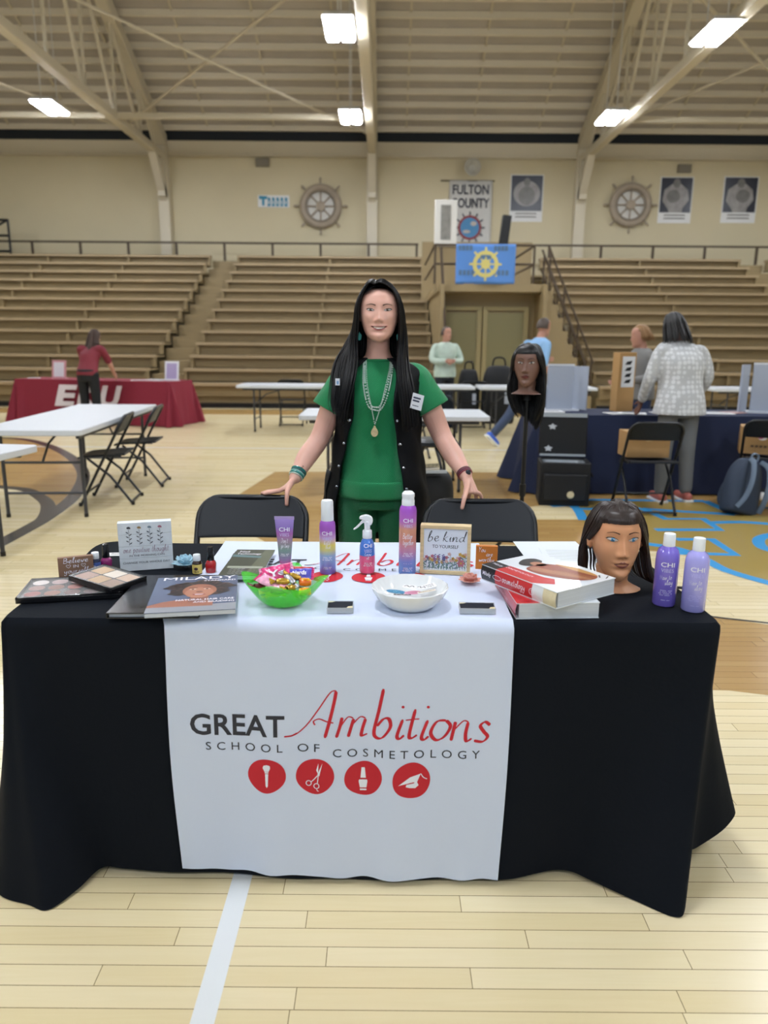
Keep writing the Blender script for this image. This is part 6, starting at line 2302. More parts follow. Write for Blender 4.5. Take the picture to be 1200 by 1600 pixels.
scalp(lambda p: p.z > .098 - .9 * max(0, abs(p.x) - .018) if p.y < -.01 else p.z > -.09, 1.035).warp(lambda p: HT @ p).build('hair_cap', M_BLKH2, t, smooth=180)

# ================================================================ chairs and tables
M_CHP = mat('chair_plastic', '161b22', .45, spec=.4)
M_CHT = mat('chair_tube', '14171c', .35, spec=.5)
M_TBL = mat('table_plastic', 'c9cdd2', .4, bump=(120, .1))
M_LEG = mat('table_leg', '3c3d40', .4)


def folding_chair(label, loc, rz, group='black folding chairs'):
    t = thing('folding_chair', label, 'chair', loc, rz, group)
    def fr(z):
        return -.20 + .42 * z / .787
    hw, top, r = .222, .778, .085
    path = [(-hw, fr(0.012), .012), (-hw, fr(.3), .3), (-hw, fr(top - r), top - r)]
    for i in range(1, 7):
        a = PI - (PI / 2) * i / 6
        z = top - r + r * math.sin(a)
        path.append((-hw + r + r * math.cos(a), fr(z), z))
    path += [(-x, y, z) for x, y, z in path[::-1]]
    q = MB()
    q.tube(path, .0125, 10)
    q.build('front_frame', M_CHT, t, smooth=60)
    # backrest: a dished panel with rounded upper corners and a thick lip
    def panel(u, v, off=0.0):
        x = (u - .5) * 2
        z0, z1 = .628, .786
        e = max(0, (abs(x) - .72) / .28)
        ztop = z1 - .075 * e ** 2.2
        z = z0 + (ztop - z0) * v
        return (x * (hw - .006), fr(z) - .014 + .018 * (1 - x * x) + off, z)
    q = MB()
    q.grid(panel, 28, 12)
    q.build('backrest', M_CHP, t, solid=.016, smooth=60, bevel=.004)
    q = MB()
    q.grid(lambda u, v: ((u - .5) * .40 * (1 - .12 * (1 - v)), -.205 + .40 * v, .425 + .022 * v - .010 * math.sin(PI * v) * math.sin(PI * u) + (.0 if v > .12 else -.012 * (.12 - v) / .12)), 16, 16)
    q.build('seat', M_CHP, t, solid=.018, smooth=60, bevel=.004)
    for sx in (-1, 1):
        q = MB()
        q.tube([(sx * .196, .235, .012), (sx * .196, .06, .26), (sx * .196, -.12, .415)], .0115, 10)
        q.build('rear_leg', M_CHT, t, smooth=60)
        q = MB()
        q.bar((sx * .209, fr(.44), .44), (sx * .209, .17, .44), .012, .02)
        q.build('seat_bracket', M_CHT, t)
    q = MB()
    q.tube([(-.196, .225, .025), (.196, .225, .025)], .010, 8)
    q.tube
    q.build('rear_bar', M_CHT, t)
    q = MB()
    q.tube([(-hw, fr(.12), .12), (hw, fr(.12), .12)], .009, 8)
    q.build('front_bar', M_CHT, t)
    for x, y in ((-hw, fr(0)), (hw, fr(0)), (-.196, .238), (.196, .238)):
        MB().cyl((x, y, 0), (x, y, .03), .016, .014, 12).build('foot_cap', M_BLKP, t)
    return t
ch = folding_chair('black folding chair behind the table under the hand with green bracelets', (-.543, 2.78, 0), 0)
dup(ch, (.390, 2.735, 0), 0, 'black folding chair behind the table under the hand with the watch')
dup(ch, (-2.47, 6.50, 0), -PI / 2 + .12, 'black folding chair pushed against the long white table, nearer of two')
dup(ch, (-2.45, 7.32, 0), -PI / 2 + .10, 'black folding chair at the long white table, farther of two')
dup(ch, (2.27, 6.30, 0), PI - .04, 'black folding chair with a plain cardboard box on its seat, turned to the navy table')
dup(ch, (3.42, 6.50, 0), PI - .42, 'black folding chair at the right edge above the blue backpack')
dup(ch, (-1.60, 12.85, 0), PI, 'black folding chair tucked behind the white table left of the woman')
dup(ch, (1.50, 12.75, 0), PI, 'dark folding chair by the black bags behind the far white tables')
dup(ch, (.28, 9.2, 0), .4, 'black folding chair beyond the short white table behind the woman')


def folding_table(label, cx, cy, L, W, rz=0.0, h=.74):
    t = thing('folding_table', label, 'table', (cx, cy, 0), rz, 'white folding tables')
    q = MB()
    q.prism(rrect(L, W, .04, 5), .045, M=Matrix.Translation((0, 0, h - .045)))
    q.build('table_top', M_TBL, t, bevel=.006)
    q = MB()
    for sy in (-1, 1):
        q = MB()
        q.bar((-L / 2 + .1, sy * (W / 2 - .06), h - .06), (L / 2 - .1, sy * (W / 2 - .06), h - .06), .025, .035)
        q.build('apron_rail', M_LEG, t)
    for sx in (-1, 1):
        for sy in (-1, 1):
            q = MB()
            x, y = sx * (L / 2 - .27), sy * (W / 2 - .1)
            q.tube([(x, y, h - .05), (x, y, .02)], .0145, 10)
            lg = q.build('leg', M_LEG, t)
            MB().cyl((x, y, 0), (x, y, .03), .018, n=10).build('foot_cap', M_BLKP, lg)
        q = MB()
        q.tube([(sx * (L / 2 - .27), -(W / 2 - .1), .2), (sx * (L / 2 - .27), W / 2 - .1, .2)], .011, 8)
        q.build('leg_bar', M_LEG, t)
        q = MB()
        q.tube([(sx * (L / 2 - .27), 0, .45), (sx * (L / 2 - .42), 0, .58), (sx * (L / 2 - .75), 0, h - .06)], .010, 8)
        q.build('brace', M_LEG, t)
        q = MB()
        q.tube([(sx * (L / 2 - .27), -(W / 2 - .1), .45), (sx * (L / 2 - .27), W / 2 - .1, .45)], .010, 8)
        q.build('brace_bar', M_LEG, t)
    return t
folding_table('long white folding table on the left with two chairs at its side', -2.80, 6.78, 2.42, .82, PI / 2 + .06)
folding_table('white folding table end poking in at the left edge', -3.10, 4.53, 1.6, .72, -.12)
folding_table('white folding table between maroon table and woman, far by the bleachers', -1.42, 12.05, 1.85, .76)
folding_table('white folding table straight behind the woman, far by the bleachers', .50, 12.08, 1.85, .76)
folding_table('white folding table behind the hanging mannequin head, far by the bleachers', 2.42, 12.05, 1.85, .76)
folding_table('white folding table at the far right by the bleachers', 6.1, 12.1, 1.85, .76)
folding_table('short white folding table behind the woman, in the middle of the court', .09, 7.3, 1.80, .80)


def draped(name, label, corners, z, m, flare=.07, seed=0, hem=.012, folds=26, amp=.02, corner_amp=.10, group=None):
    """A cloth over a rectangular table; corners counter-clockwise."""
    ph = seed * 1.7
    per = []
    for i in range(4):
        a, b_ = Vector(corners[i]), Vector(corners[(i + 1) % 4])
        k = max(4, int((b_ - a).length / .05))
        nrm = Vector(((b_ - a).y, -(b_ - a).x)).normalized()
        nprev = Vector(((a - Vector(corners[i - 1])).y, -(a - Vector(corners[i - 1])).x)).normalized()
        for j in range(4):
            per.append((a, (nprev * (1 - j / 4) + nrm * (j / 4)).normalized(), 1.0))
        for j in range(k):
            f = j / k
            per.append((a.lerp(b_, f), nrm, max(0, 1 - min(f, 1 - f) * (b_ - a).length / .22)))
    n, NTT = len(per), 16
    vs = []
    for i, (p, nr, cw) in enumerate(per):
        for j in range(NTT + 1):
            s_ = j / NTT
            o = flare * s_ * (1 + cw * 1.2) + (amp + corner_amp * cw * .5) * s_ * math.sin(i * 2 * PI * folds / n + ph) * (0.4 + cw)
            e = p + nr * o
            vs.append((e.x, e.y, z - (z - hem) * s_ if s_ > 0 else z))
    q = MB()
    q.add(vs, [(i * (NTT + 1) + j, ((i + 1) % n) * (NTT + 1) + j, ((i + 1) % n) * (NTT + 1) + j + 1, i * (NTT + 1) + j + 1) for i in range(n) for j in range(NTT)])
    q.add([vs[i * (NTT + 1)] for i in range(n)], [tuple(range(n))])
    return tag(q.build(name, m, smooth=60), label, 'tablecloth', group)
M_NAVY = mat('navy_cloth', '16213f', .8, bump=(60, .1))
M_MAROON = mat('maroon_cloth', '7d1c30', .75, bump=(60, .1))
draped('tablecloth', 'navy blue tablecloth over the long table on the right', [(1.46, 7.02), (4.6, 7.02), (4.6, 7.76), (1.46, 7.76)], .752, M_NAVY, seed=1, folds=34, amp=.012, flare=.08)
MC = Vector((-4.95, 13.05))
mrot = Matrix.Rotation(-.23, 2)
mcs = [MC + mrot @ Vector(c) for c in ((-1.46, -.38), (1.52, -.38), (1.52, .38), (-1.46, .38))]
draped('tablecloth', 'maroon tablecloth with white EKU letters over the table at the far left', [tuple(c) for c in mcs], .745, M_MAROON, seed=3, folds=40, amp=.014, flare=.06)
M_EKU = mat('eku_white', 'd6ccd0', .6)
q = Ink()
for ch_, dx in (('E', -.42), ('K', 0), ('U', .42)):
    v, f = text_fit(ch_, .36, .34, bold=.045, shear=.28)
    q.put((v, f), dx + .04, 0)
EM = Matrix.Translation((MC.x - .05, MC.y, .33)) @ Matrix.Rotation(-.23, 4, 'Z')
e_ = q.warp(lambda p: EM @ Vector((p.x, -.38 - .083 + (p.y) * .082 - .025, p.y))).build('cloth_lettering', M_EKU, smooth=0, fix=False)
e_.parent = [o for o in COL.objects if o.name.startswith('tablecloth') and 'maroon' in o.get('label', '')][0]
ev = e_.parent

def stand_frame(label, x, y, w, h, rim, fill, z=.747, rz=0.0):
    t = thing('sign_holder', label, 'sign', (x, y, z), rz)
    T = Matrix.Rotation(-.16, 4, 'X')
    MB().box((0, 0, h / 2), (w, .012, h), M=T).build('frame', rim, t)
    MB().box((0, -.008, h / 2), (w * .74, .004, h * .78), M=T).build('insert', fill, t)
    MB().box((0, .05, .006), (w * .8, .12, .012)).build('foot', rim, t)
    return t
stand_frame('pink-framed sign standing at the left of the maroon table', -5.72, 13.1, .27, .32, mat('frame_pink', 'c88f98', .4), mat('insert_pale', 'd5d3dd', .4), rz=-.2)
stand_frame('white and lilac sign standing at the right of the maroon table', -3.62, 12.66, .25, .33, mat('frame_white', 'dcdce4', .4), mat('insert_lilac', 'a99cc4', .4), rz=-.2)
for i, (x, y, w, d, rz, lb) in enumerate(((-4.22, 12.82, .28, .22, .3, 'loose white papers on the maroon table, left pile'), (-3.90, 12.74, .28, .22, -.4, 'loose white papers on the maroon table next to the lilac sign'), (-6.25, 13.3, .2, .14, .2, 'small white slip at the left end of the maroon table'),
                                          (2.30, 7.22, .28, .2, .2, 'white printed papers on the navy table by the tan box'), (2.40, 7.18, .26, .2, -.3, 'white leaflets overlapping the papers by the tan box'), (2.76, 7.30, .24, .2, .1, 'white sheet on the navy table next to the cardigan'), (3.28, 7.32, .3, .22, -.1, 'white papers on the navy table right of the cardigan'), (3.48, 7.40, .2, .16, .3, 'pink sheet on the navy table near the right edge'), (1.62, 7.2, .22, .16, .1, 'white card pile before the grey display board'))):
    h = .02 if i in (1, 8) else .004
    t = thing('paper_pile', lb, 'papers', (x, y, .7465 + (.008 if i == 4 else 0) if y > 12 else .7535 + (.004 if i == 4 else 0)), rz)
    MB().box((0, 0, h / 2), (w, d, h)).build('sheets', mat('paper_pinkish', 'd2a9a4', .6) if i == 7 else M_PAPER, t)
    MB().box((0, 0, h + .0006), (w * .7, d * .3, .001)).build('print', mat('print_dull', '8e8f96', .6), t)

# ---------------------------------------------------------------- around the navy table
M_LGREY = mat('display_grey', 'a7afbe', .5)
def display(label, x, y, w, h, rz):
    t = thing('display_board', label, 'display', (x, y, .7535), rz)
    MB().box((0, 0, h / 2 + .01), (w, .02, h)).build('panel', M_LGREY, t, bevel=.003)
    for sx in (-1, 1):
        MB().box((sx * (w / 2 + .055), .05, h / 2 + .01), (.16, .02, h), M=Matrix.Translation((sx * w / 2, 0, 0)) @ Matrix.Rotation(-sx * .9, 4, 'Z') @ Matrix.Translation((-sx * w / 2, 0, 0))).build('wing', M_LGREY, t, bevel=.003)
    MB().box((0, 0, h + .02), (w, .03, .02)).build('top_edge', mat('display_pale', 'cfd4dc', .5), t)
    MB().box((0, .02, .008), (w + .1, .2, .016)).build('base', mat('display_pale', 'cfd4dc', .5), t)
    return t
display('pale grey display board standing on the navy table behind the mannequin head', 1.76, 7.5, .27, .43, .1)
display('pale grey display board cut by the right edge of the photo', 3.80, 7.4, .3, .46, -.2)
t = thing('cardboard_display', 'tall tan cardboard stand with a white patterned panel, on the navy table', 'display', (2.39, 7.5, .7535), .25)
MB().box((0, 0, .29), (.19, .12, .58)).build('box_body', mat('carton_tan', 'b18a58', .7), t, bevel=.004)
q = Ink()
q.poly([(-.06, .24), (.08, .24), (.08, .54), (-.06, .54)])
for k in range(4):
    q.poly([(-.03, .28 + k * .06), (.03, .28 + k * .06), (.05, .32 + k * .06), (-.01, .31 + k * .06)], 1, .001)
q.warp(lambda p: (p.x, -.062 - p.z, p.y)).build('panel_print', [M_PAPER, M_INK], t, smooth=0, fix=False)

M_BAG = mat('bag_black', '0c0e12', .7, bump=(40, .2))
M_SILV = mat('bag_lining', '8f979e', .35, .4, bump=(18, .8))
t = thing('cooler_bag', 'black soft cooler bag with its lid open, before the navy table', 'cooler', (1.62, 6.58, 0), -.12)
W_, D_, H_ = .44, .34, .39
q = MB()
q.box((0, -D_ / 2 + .015, H_ / 2), (W_, .03, H_))
q.box((0, D_ / 2 - .015, H_ / 2), (W_, .03, H_))
for sx in (-1, 1):
    q.box((sx * (W_ / 2 - .015), 0, H_ / 2), (.03, D_ - .06, H_))
q.box((0, 0, .02), (W_ - .06, D_ - .06, .04))
q.build('bag_body', M_BAG, t, bevel=.012)
q = MB()
q.grid(lambda u, v: ((u - .5) * (W_ - .065), (v - .5) * (D_ - .065), H_ - .02 - .12 * math.sin(PI * u) ** .5 * math.sin(PI * v) ** .5), 16, 12)
q.build('lining', M_SILV, t, smooth=80)
q = MB()
q.box((0, 0, .17), (W_ - .06, .035, .24), M=Matrix.Translation((0, -D_ / 2 - .015, 0)))
q.build('front_pocket', M_BAG, t, bevel=.012)
MB().lathe([(.001, 0), (.032, 0), (.03, .004), (.001, .005)], 24, M=Matrix.Translation((.05, -D_ / 2 - .034, .11)) @ RX).build('round_badge', mat('badge_cream', 'c9bd9c', .5), t)
lid_T = Matrix.Translation((0, D_ / 2 - .01, H_ + .01)) @ Matrix.Rotation(-.1, 4, 'X')
q = MB()
q.box((0, 0, .2), (W_ - .01, .04, .39), M=lid_T)
ld_ = q.build('lid', M_BAG, t, bevel=.012)
for z_, h_ in ((.375, .035), (.012, .02)):
    MB().box((0, -.024, z_), (W_ - .03, .012, h_), M=lid_T).build('lid_trim', mat('bag_trim', '9aa2a8', .4), ld_)
for x, z in ((-.1, .27), (-.13, .07)):
    q = MB()
    star = [((.042 if k % 2 == 0 else .022) * math.cos(k * PI / 5 + PI / 2), (.03 if k % 2 == 0 else .018) * math.sin(k * PI / 5 + PI / 2)) for k in range(10)]
    q.prism(star, .003, M=lid_T @ Matrix.Translation((x, -.02, z)) @ RX)
    q.build('lid_logo', mat('logo_pale', 'b9bfc6', .5), ld_)
q = MB()
q.tube([(W_ / 2, -.08, .3), (W_ / 2 + .03, -.05, .26), (W_ / 2 + .03, .05, .26), (W_ / 2, .08, .3)], .012, 8)
q.build('side_handle', M_BAG, t)

M_CARD = mat('cardboard', 'a98455', .75, noise=(8, .05))
def carton(label, loc, rz, w, d, h, marks):
    t = thing('cardboard_box', label, 'box', loc, rz)
    MB().box((0, 0, h / 2), (w, d, h)).build('carton', M_CARD, t, bevel=.004)
    q = MB()
    q.box((0, 0, h + .001), (w, .05, .002))
    q.box((0, -d / 2 - .001, h - .04), (.05, .002, .08))
    q.build('tape', mat('tape', 'b89a6c', .4), t)
    if marks:
        q = Ink()
        q.poly(ell(-.02, h * .62, .035, .022, 16))
        q.poly(ell(-.035, h * .63, .02, .013, 12), 1, .001)
        small_lines(q, h * .32, .2, 3, 2, .022)
        for k in range(6):
            q.poly([(-.11 + k * .035, h * .26), (-.085 + k * .035, h * .26), (-.085 + k * .035, h * .34), (-.11 + k * .035, h * .34)], 2, .0)
        q.warp(lambda p: (p.x, -d / 2 - .001 - p.z, p.y)).build('print', [M_PAPER, mat('sticker_mag', 'b0507c', .5), mat('carton_ink', '5d4a36', .7)], t, smooth=0, fix=False)
carton('plain cardboard box on the seat of the chair behind the cooler bag', (2.27, 6.42, .458), .02, .37, .24, .22, False)
carton('cardboard box with a sticker, tilted on the chair at the right edge', (3.44, 6.66, .458), -.40, .40, .28, .24, True)

# backpack
M_BP = mat('pack_slate', '2a3648', .7, bump=(40, .3))
M_BPL = mat('pack_grey', '5f6e80', .65, bump=(40, .2))
t = thing('backpack', 'slate blue backpack with grey straps leaning on the floor under the right chair', 'backpack', (3.03, 6.16, 0), .35)
LT = Matrix.Rotation(.30, 4, 'Y') @ Matrix.Rotation(-.15, 4, 'X')
q = MB()
loft(q, dense([(0, 0, .0, .13, .08, 0, .6), (0, 0, .03, .16, .105, 0, .65), (0, .01, .2, .165, .11, 0, .7), (0, .01, .36, .15, .10, 0, .8), (0, 0, .46, .10, .07, 0, .9), (0, 0, .485, .03, .03, 0, 1)]), 36, M=LT)
q.build('pack_body', M_BP, t, smooth=70)
q = MB()
loft(q, dense([(.0, .10, .05, .11, .04, 0, .7), (0, .115, .12, .125, .05, 0, .7), (0, .11, .24, .11, .04, 0, .8), (0, .10, .27, .08, .02, 0, .8)]), 28, M=LT)
q.build('front_pocket', M_BP, t, smooth=70)
for sx in (-1, 1):
    q = MB()
    q.tube([LT @ Vector(p) for p in spline([(sx * .06, -.07, .47), (sx * .09, -.14, .42), (sx * .10, -.17, .28), (sx * .11, -.15, .14), (sx * .13, -.10, .04)], 5)], .022, 10, flat=.45)
    q.build('shoulder_strap', M_BPL, t, smooth=70)
q = MB()
q.tube([LT @ Vector(p) for p in spline([(-.04, -.05, .47), (-.03, -.06, .52), (.03, -.06, .52), (.04, -.05, .47)], 5)], .009, 8)
q.build('grab_loop', M_BPL, t)
q = MB()
q.tube([LT @ Vector(p) for p in spline([(.16, -.02, .05), (.175, -.01, .2), (.15, 0, .38)], 5)], .016, 8, flat=.5)
q.build('side_band', M_BPL, t)
q = MB()
q.ball(LT @ Vector((.17, -.06, .2)), (.04, .03, .035), 12, 8)
q.build('white_pouch', M_PAPER, t)

# black bags by the far tables and the black case behind the woman
def duffel(label, loc, w, d, h, m, rz=0):
    t = thing('duffel_bag', label, 'bag', loc, rz)
    q = MB()
    loft(q, dense([(0, 0, 0, w * .46, d * .44, 0, .5), (0, 0, h * .15, w * .5, d * .5, 0, .55), (0, 0, h * .7, w * .47, d * .46, 0, .6), (0, 0, h * .95, w * .36, d * .3, 0, .7), (0, 0, h, w * .2, d * .1, 0, .8)]), 32)
    q.build('bag_body', m, t, smooth=70)
    q = MB()
    q.tube(spline([(-w * .2, 0, h * .95), (-w * .14, 0, h * 1.12), (w * .14, 0, h * 1.12), (w * .2, 0, h * .95)], 5), .016, 8)
    q.build('handle', m, t)
    q = MB()
    q.box((w * .22, -d * .49, h * .45), (w * .16, .02, h * .2))
    q.build('badge', M_LGREY, t)
    return t
M_NVB = mat('bag_navy', '1c2638', .7)
duffel('navy duffel bag on the floor under the far tables, left of the mannequin head', (.95, 12.72, 0), .5, .35, .55, M_NVB)
duffel('big black bag on a chair seat behind the far white tables', (2.05, 13.5, .0), .6, .5, 1.02, M_BAG)
duffel('black bag standing between the navy duffel and the chair', (1.52, 13.6, .0), .4, .4, .95, M_BAG)
t = thing('equipment_case', 'black rounded case behind the woman with brush and comb on top', 'case', (.275, 4.45, 0))
q = MB()
loft(q, dense([(0, 0, .0, .14, .13, 0, .5), (0, 0, .08, .15, .14, 0, .55), (0, 0, .5, .15, .14, 0, .6), (0, 0, .62, .13, .12, 0, .7), (0, 0, .655, .08, .07, 0, .8)]), 32)
q.build('case_body', M_BAG, t, smooth=70)
MB().box((0, -.135, .4), (.2, .012, .16)).build('front_panel', M_BAG, t, bevel=.01)
t = thing('hair_brush', 'black bristle brush with a pale back, on the black case', 'brush', (.275, 4.36, .664), .35)
MB().box((0, 0, .007), (.11, .035, .014)).build('brush_back', mat('brush_pale', 'cfc7b4', .4), t, bevel=.004)
q = MB()
for k in range(11):
    for j in range(3):
        q.cyl((-.048 + k * .0096, -.01 + j * .01, .013), (-.048 + k * .0096, -.012 + j * .012, .04), .0016, n=5)
br_ = q.build('bristles', M_BLKP, t)
br_['kind'] = 'stuff'
t = thing('hair_comb', 'black wide comb with a pale rim lying next to the brush', 'comb', (.30, 4.29, .660), .1)
MB().box((0, 0, .008), (.14, .014, .016)).build('comb_spine', mat('comb_pale', 'a9aeb2', .4), t)
q = MB()
q.box((0, .02, .006), (.138, .03, .012))
q.build('comb_teeth', M_BLKP, t)
t = thing('bar_stool', 'round black stool with curved legs seen beside the woman', 'stool', (.33, 5.3, 0))
q = MB()
q.lathe([(.001, .69), (.14, .69), (.155, .70), (.155, .725), (.14, .735), (.001, .737)], 32)
q.build('seat', M_CHP, t)
for k in range(4):
    a = .6 + k * PI / 2
    q = MB()
    q.tube([(r_ * math.cos(a), r_ * math.sin(a), z) for r_, z in spline([(.06, .69), (.13, .55), (.14, .4), (.18, .012)], 5)], .011, 8)
    q.build('leg', M_CHT, t)
q = MB()
q.tube([(.145 * math.cos(a), .145 * math.sin(a), .3) for a in (2 * PI * i / 24 for i in range(24))], .008, 8, True)
q.build('foot_ring', M_CHT, t)

# ---------------------------------------------------------------- the other people
def lump_hand(q, wrist, d, side, n_=None):
    w, d, s_ = Vector(wrist), Vector(d).normalized(), Vector(side).normalized()
    s_ = (s_ - d * s_.dot(d)).normalized()
    nn = d.cross(s_)
    k = w + d * .085
    tips = []
    for f, L in zip((-1, -.33, .33, 1), (.058, .068, .072, .06)):
        b_ = k + s_ * f * .028
        tips.append([b_ + d * L * .4 + nn * .004, b_ + d * L * .75 + nn * .012, b_ + d * L + nn * .024])
    hand_geo(q, w, w + d * .045, k, s_, tips, [w + d * .04 - s_ * .035, w + d * .068 - s_ * .05 + nn * .012, w + d * .09 - s_ * .055 + nn * .02], .0088, .022)


def person(label, loc, yaw, cols, pelvis=(0, 0, .92), chest=(0, 0, 1.26), neck=(0, 0, 1.43), head=(0, -.01, 1.55), hyaw=0.0, hpitch=0.0, arms=None, legs=None, shoulder=.185, bulk=1.0, hem=.80, sleeve=1.0, hair=None, shoe='222222', skirt_w=1.0):
    """cols = (skin, top, trousers, hair) materials; joints in the person's own space, facing -y before the yaw."""
    t = thing('person', label, 'person', loc, yaw)
    sk, tp, tr, hm = cols
    P, C, N_, Hd = map(Vector, (pelvis, chest, neck, head))
    A = arms
    Lg = legs
    q = MB()
    HMx = Matrix.Translation(Hd) @ Matrix.Rotation(hyaw, 4, 'Z') @ Matrix.Rotation(hpitch, 4, 'X') @ Matrix.Diagonal((1.0, 1.0, .97, 1))
    h = head_geo(.3, nu=64, nv=64)
    hb = bvh_of(h.v, h.f)
    q.add([HMx @ Vector(p) for p in h.v], h.f)
    limb(q, [N_ - Vector((0, 0, .06)), N_, Hd - Vector((0, -.015, .04))], [.06, .054, .05])
    def trunk(qq, k, z0):
        a, b_, c = P, C, N_
        secs = []
        if z0 < P.z:
            secs.append((P.x, P.y, z0, .165 * k * skirt_w, .125 * k * skirt_w))
        secs += [(P.x, P.y, P.z, .168 * k, .125 * k), ((P.x + C.x) / 2, (P.y + C.y) / 2, (P.z + C.z) / 2, .152 * k, .115 * k), (C.x, C.y, C.z, .168 * k, .125 * k),
                 ((C.x + N_.x * 2) / 3, (C.y + N_.y * 2) / 3, (C.z + N_.z * 2) / 3, .145 * k, .095 * k), (N_.x, N_.y, N_.z - .005, .07 * k, .065 * k)]
        loft(qq, dense(secs), 36)
    trunk(q, .92, P.z - .12)
    for a in A:
        limb(q, [Vector(a[0]) - Vector((0, 0, .03))] + list(a[1:3]), [.040, .038, .028])
        lump_hand(q, a[2], a[3] if len(a) > 3 else Vector(a[2]) - Vector(a[1]), a[4] if len(a) > 4 else (0, 1, 0))
    for l in Lg:
        limb(q, l[:3], [.075, .052, .038])
    fuse(q, 'body', sk, t, .0062, 2)
    q = MB()
    trunk(q, 1.03 * bulk, hem)
    for a in A:
        s0, s1, s2 = map(Vector, a[:3])
        mid = s1.lerp(s2, .88) if sleeve >= 1 else s1
        e = s0.lerp(s1, min(1, sleeve * 2)) if sleeve < .5 else s1
        inner = s0.lerp(C, .4) + Vector((0, 0, .0))
        s0 = s0 - Vector((0, 0, .025))
        if sleeve >= 1:
            limb(q, [inner, s0, s1, mid], [.068, .057 + .012 * (bulk - 1), .052 + .02 * (bulk - 1), .042 + .01 * (bulk - 1)])
        else:
            limb(q, [inner, s0, e], [.068, .060 + .012 * (bulk - 1), .058 + .02 * (bulk - 1)])
    fuse(q, 'top', tp, t, .010, 4)
    q = MB()
    loft(q, dense([(P.x, P.y, P.z - .16, .15, .12), (P.x, P.y, P.z - .02, .172, .132), (P.x, P.y, P.z + .03, .160, .12)]), 36)
    for l in Lg:
        a, b_, c = map(Vector, l[:3])
        limb(q, [a, b_, b_.lerp(c, .93)], [.094, .072, .058])
    fuse(q, 'trousers', tr, t, .010, 3)
    for l in Lg:
        c = Vector(l[2])
        d = Vector(l[3]) if len(l) > 3 else Vector((0, -1, 0))
        dn = d.normalized()
        upv = Vector(l[4]).normalized() if len(l) > 4 else Vector((0, 0, 1))
        q = MB()
        base = c - upv * .045
        limb(q, [base - dn * .045, base + dn * .06, base + dn * .15], [.045, .042, .031])
        sh = q.build('shoe', mat('shoe_' + shoe, shoe, .5), t, smooth=80)
        q = MB()
        q.bar(base - dn * .09 - upv * .032, base + dn * .175 - upv * .032, .085, .022, up=tuple(upv))
        q.build('sole', M_PLW, sh, bevel=.006)
    # hair
    cap = MB()
    cap.grid(lambda u, v: on_skull(-180 + 360 * u, -12 + 101 * v, 1.04), 36, 14, cu=True)
    cvv = [Vector(p) for p in cap.v]
    cap.f = [f for f in cap.f if not any(cvv[i].y < -.025 and cvv[i].z < .075 - .5 * max(0, abs(cvv[i].x) - .03) for i in f)]
    cap.m = [0] * len(cap.f)
    cap.warp(lambda p: HMx @ p).build('hair_cap', hm, t, smooth=180, solid=.006)
    if hair:
        gs = []
        for az in hair['az']:
            g = [on_skull(az * .3 + (0 if abs(az) < 90 else 0), 80, 1.03), on_skull(az, 50, 1.08), on_skull(az, 8, 1.12)]
            g = [HMx @ p for p in g]
            last = g[-1]
            for d in hair['drop']:
                last = last + Vector((d[0] * math.sin(math.radians(az)), d[1] - .02 * math.cos(math.radians(az)), d[2]))
                g.append(last)
            gs.append(g)
        strands(gs, hair['n'], hair['r'], hair.get('j', .006), t, 'hair', hm, 9, k=14)
    return t, hb, HMx
SK1 = mat('skin_light', 'b98874', .5)
SK2 = mat('skin_brown', '6b4636', .5)
H_BR = mat('hair_brown_far', '3b271c', .45)
H_GR = mat('hair_greybrown', '4b3f38', .5)
H_BL = mat('hair_black_far', '0d0b0c', .4)
H_BD = mat('hair_blonde_far', '8a6844', .45)
# woman in maroon bending over her table, back to the camera
person('person in maroon shirt and black trousers bending over the maroon table, back turned', (-4.74, 12.02, 0), PI - .15,
       (SK1, mat('shirt_maroon', '74222f', .7), mat('trouser_black', '0d0e13', .7), H_BR), pelvis=(0, .08, .93), chest=(0, -.06, 1.20), neck=(0, -.17, 1.345), head=(0, -.24, 1.455), hpitch=.45,
       arms=[[(-.18, -.08, 1.29), (-.235, -.20, 1.05), (-.22, -.36, .86), (0.1, -.6, -.4)], [(.18, -.08, 1.29), (.22, -.22, 1.06), (.16, -.38, .86), (0, -.6, -.4)]],
       legs=[[(-.09, .08, .88), (-.10, .05, .48), (-.105, .07, .085)], [(.09, .08, .88), (.10, .05, .48), (.105, .07, .085)]], sleeve=.42, hem=.86,
       hair={'az': (-150, -120, -170, 180, 150, 120, 100), 'drop': ((.02, .01, -.08), (.02, .02, -.09), (.01, .03, -.08), (.0, .02, -.06)), 'n': 150, 'r': .008})
# person in pale green
t, hb, HMx = person('person in a pale green sweater standing behind the far tables', (1.06, 13.28, 0), .35,
       (SK1, mat('sweater_pale_green', 'b9c9bc', .8, noise=(12, .08)), mat('trouser_dark', '23262e', .7), H_GR), pelvis=(0, 0, .92), chest=(0, 0, 1.25), neck=(0, 0, 1.43), head=(0, -.03, 1.565), hyaw=.35,
       arms=[[(-.20, .0, 1.36), (-.27, -.06, 1.12), (-.09, -.22, 1.10), (1, -.2, 0), (0, 0, 1)], [(.20, .0, 1.36), (.27, -.06, 1.12), (.06, -.24, 1.11), (-1, -.2, 0), (0, 0, 1)]],
       legs=[[(-.09, 0, .88), (-.1, 0, .48), (-.1, .02, .085)], [(.09, 0, .88), (.1, 0, .48), (.1, .02, .085)]], bulk=1.18, hem=.82)
face(hb, HMx, t, mat('iris_dark', '2c211b', .3), mat('lip_plain', 'a2685e', .5), mat('brow_far', '43362e', .7))
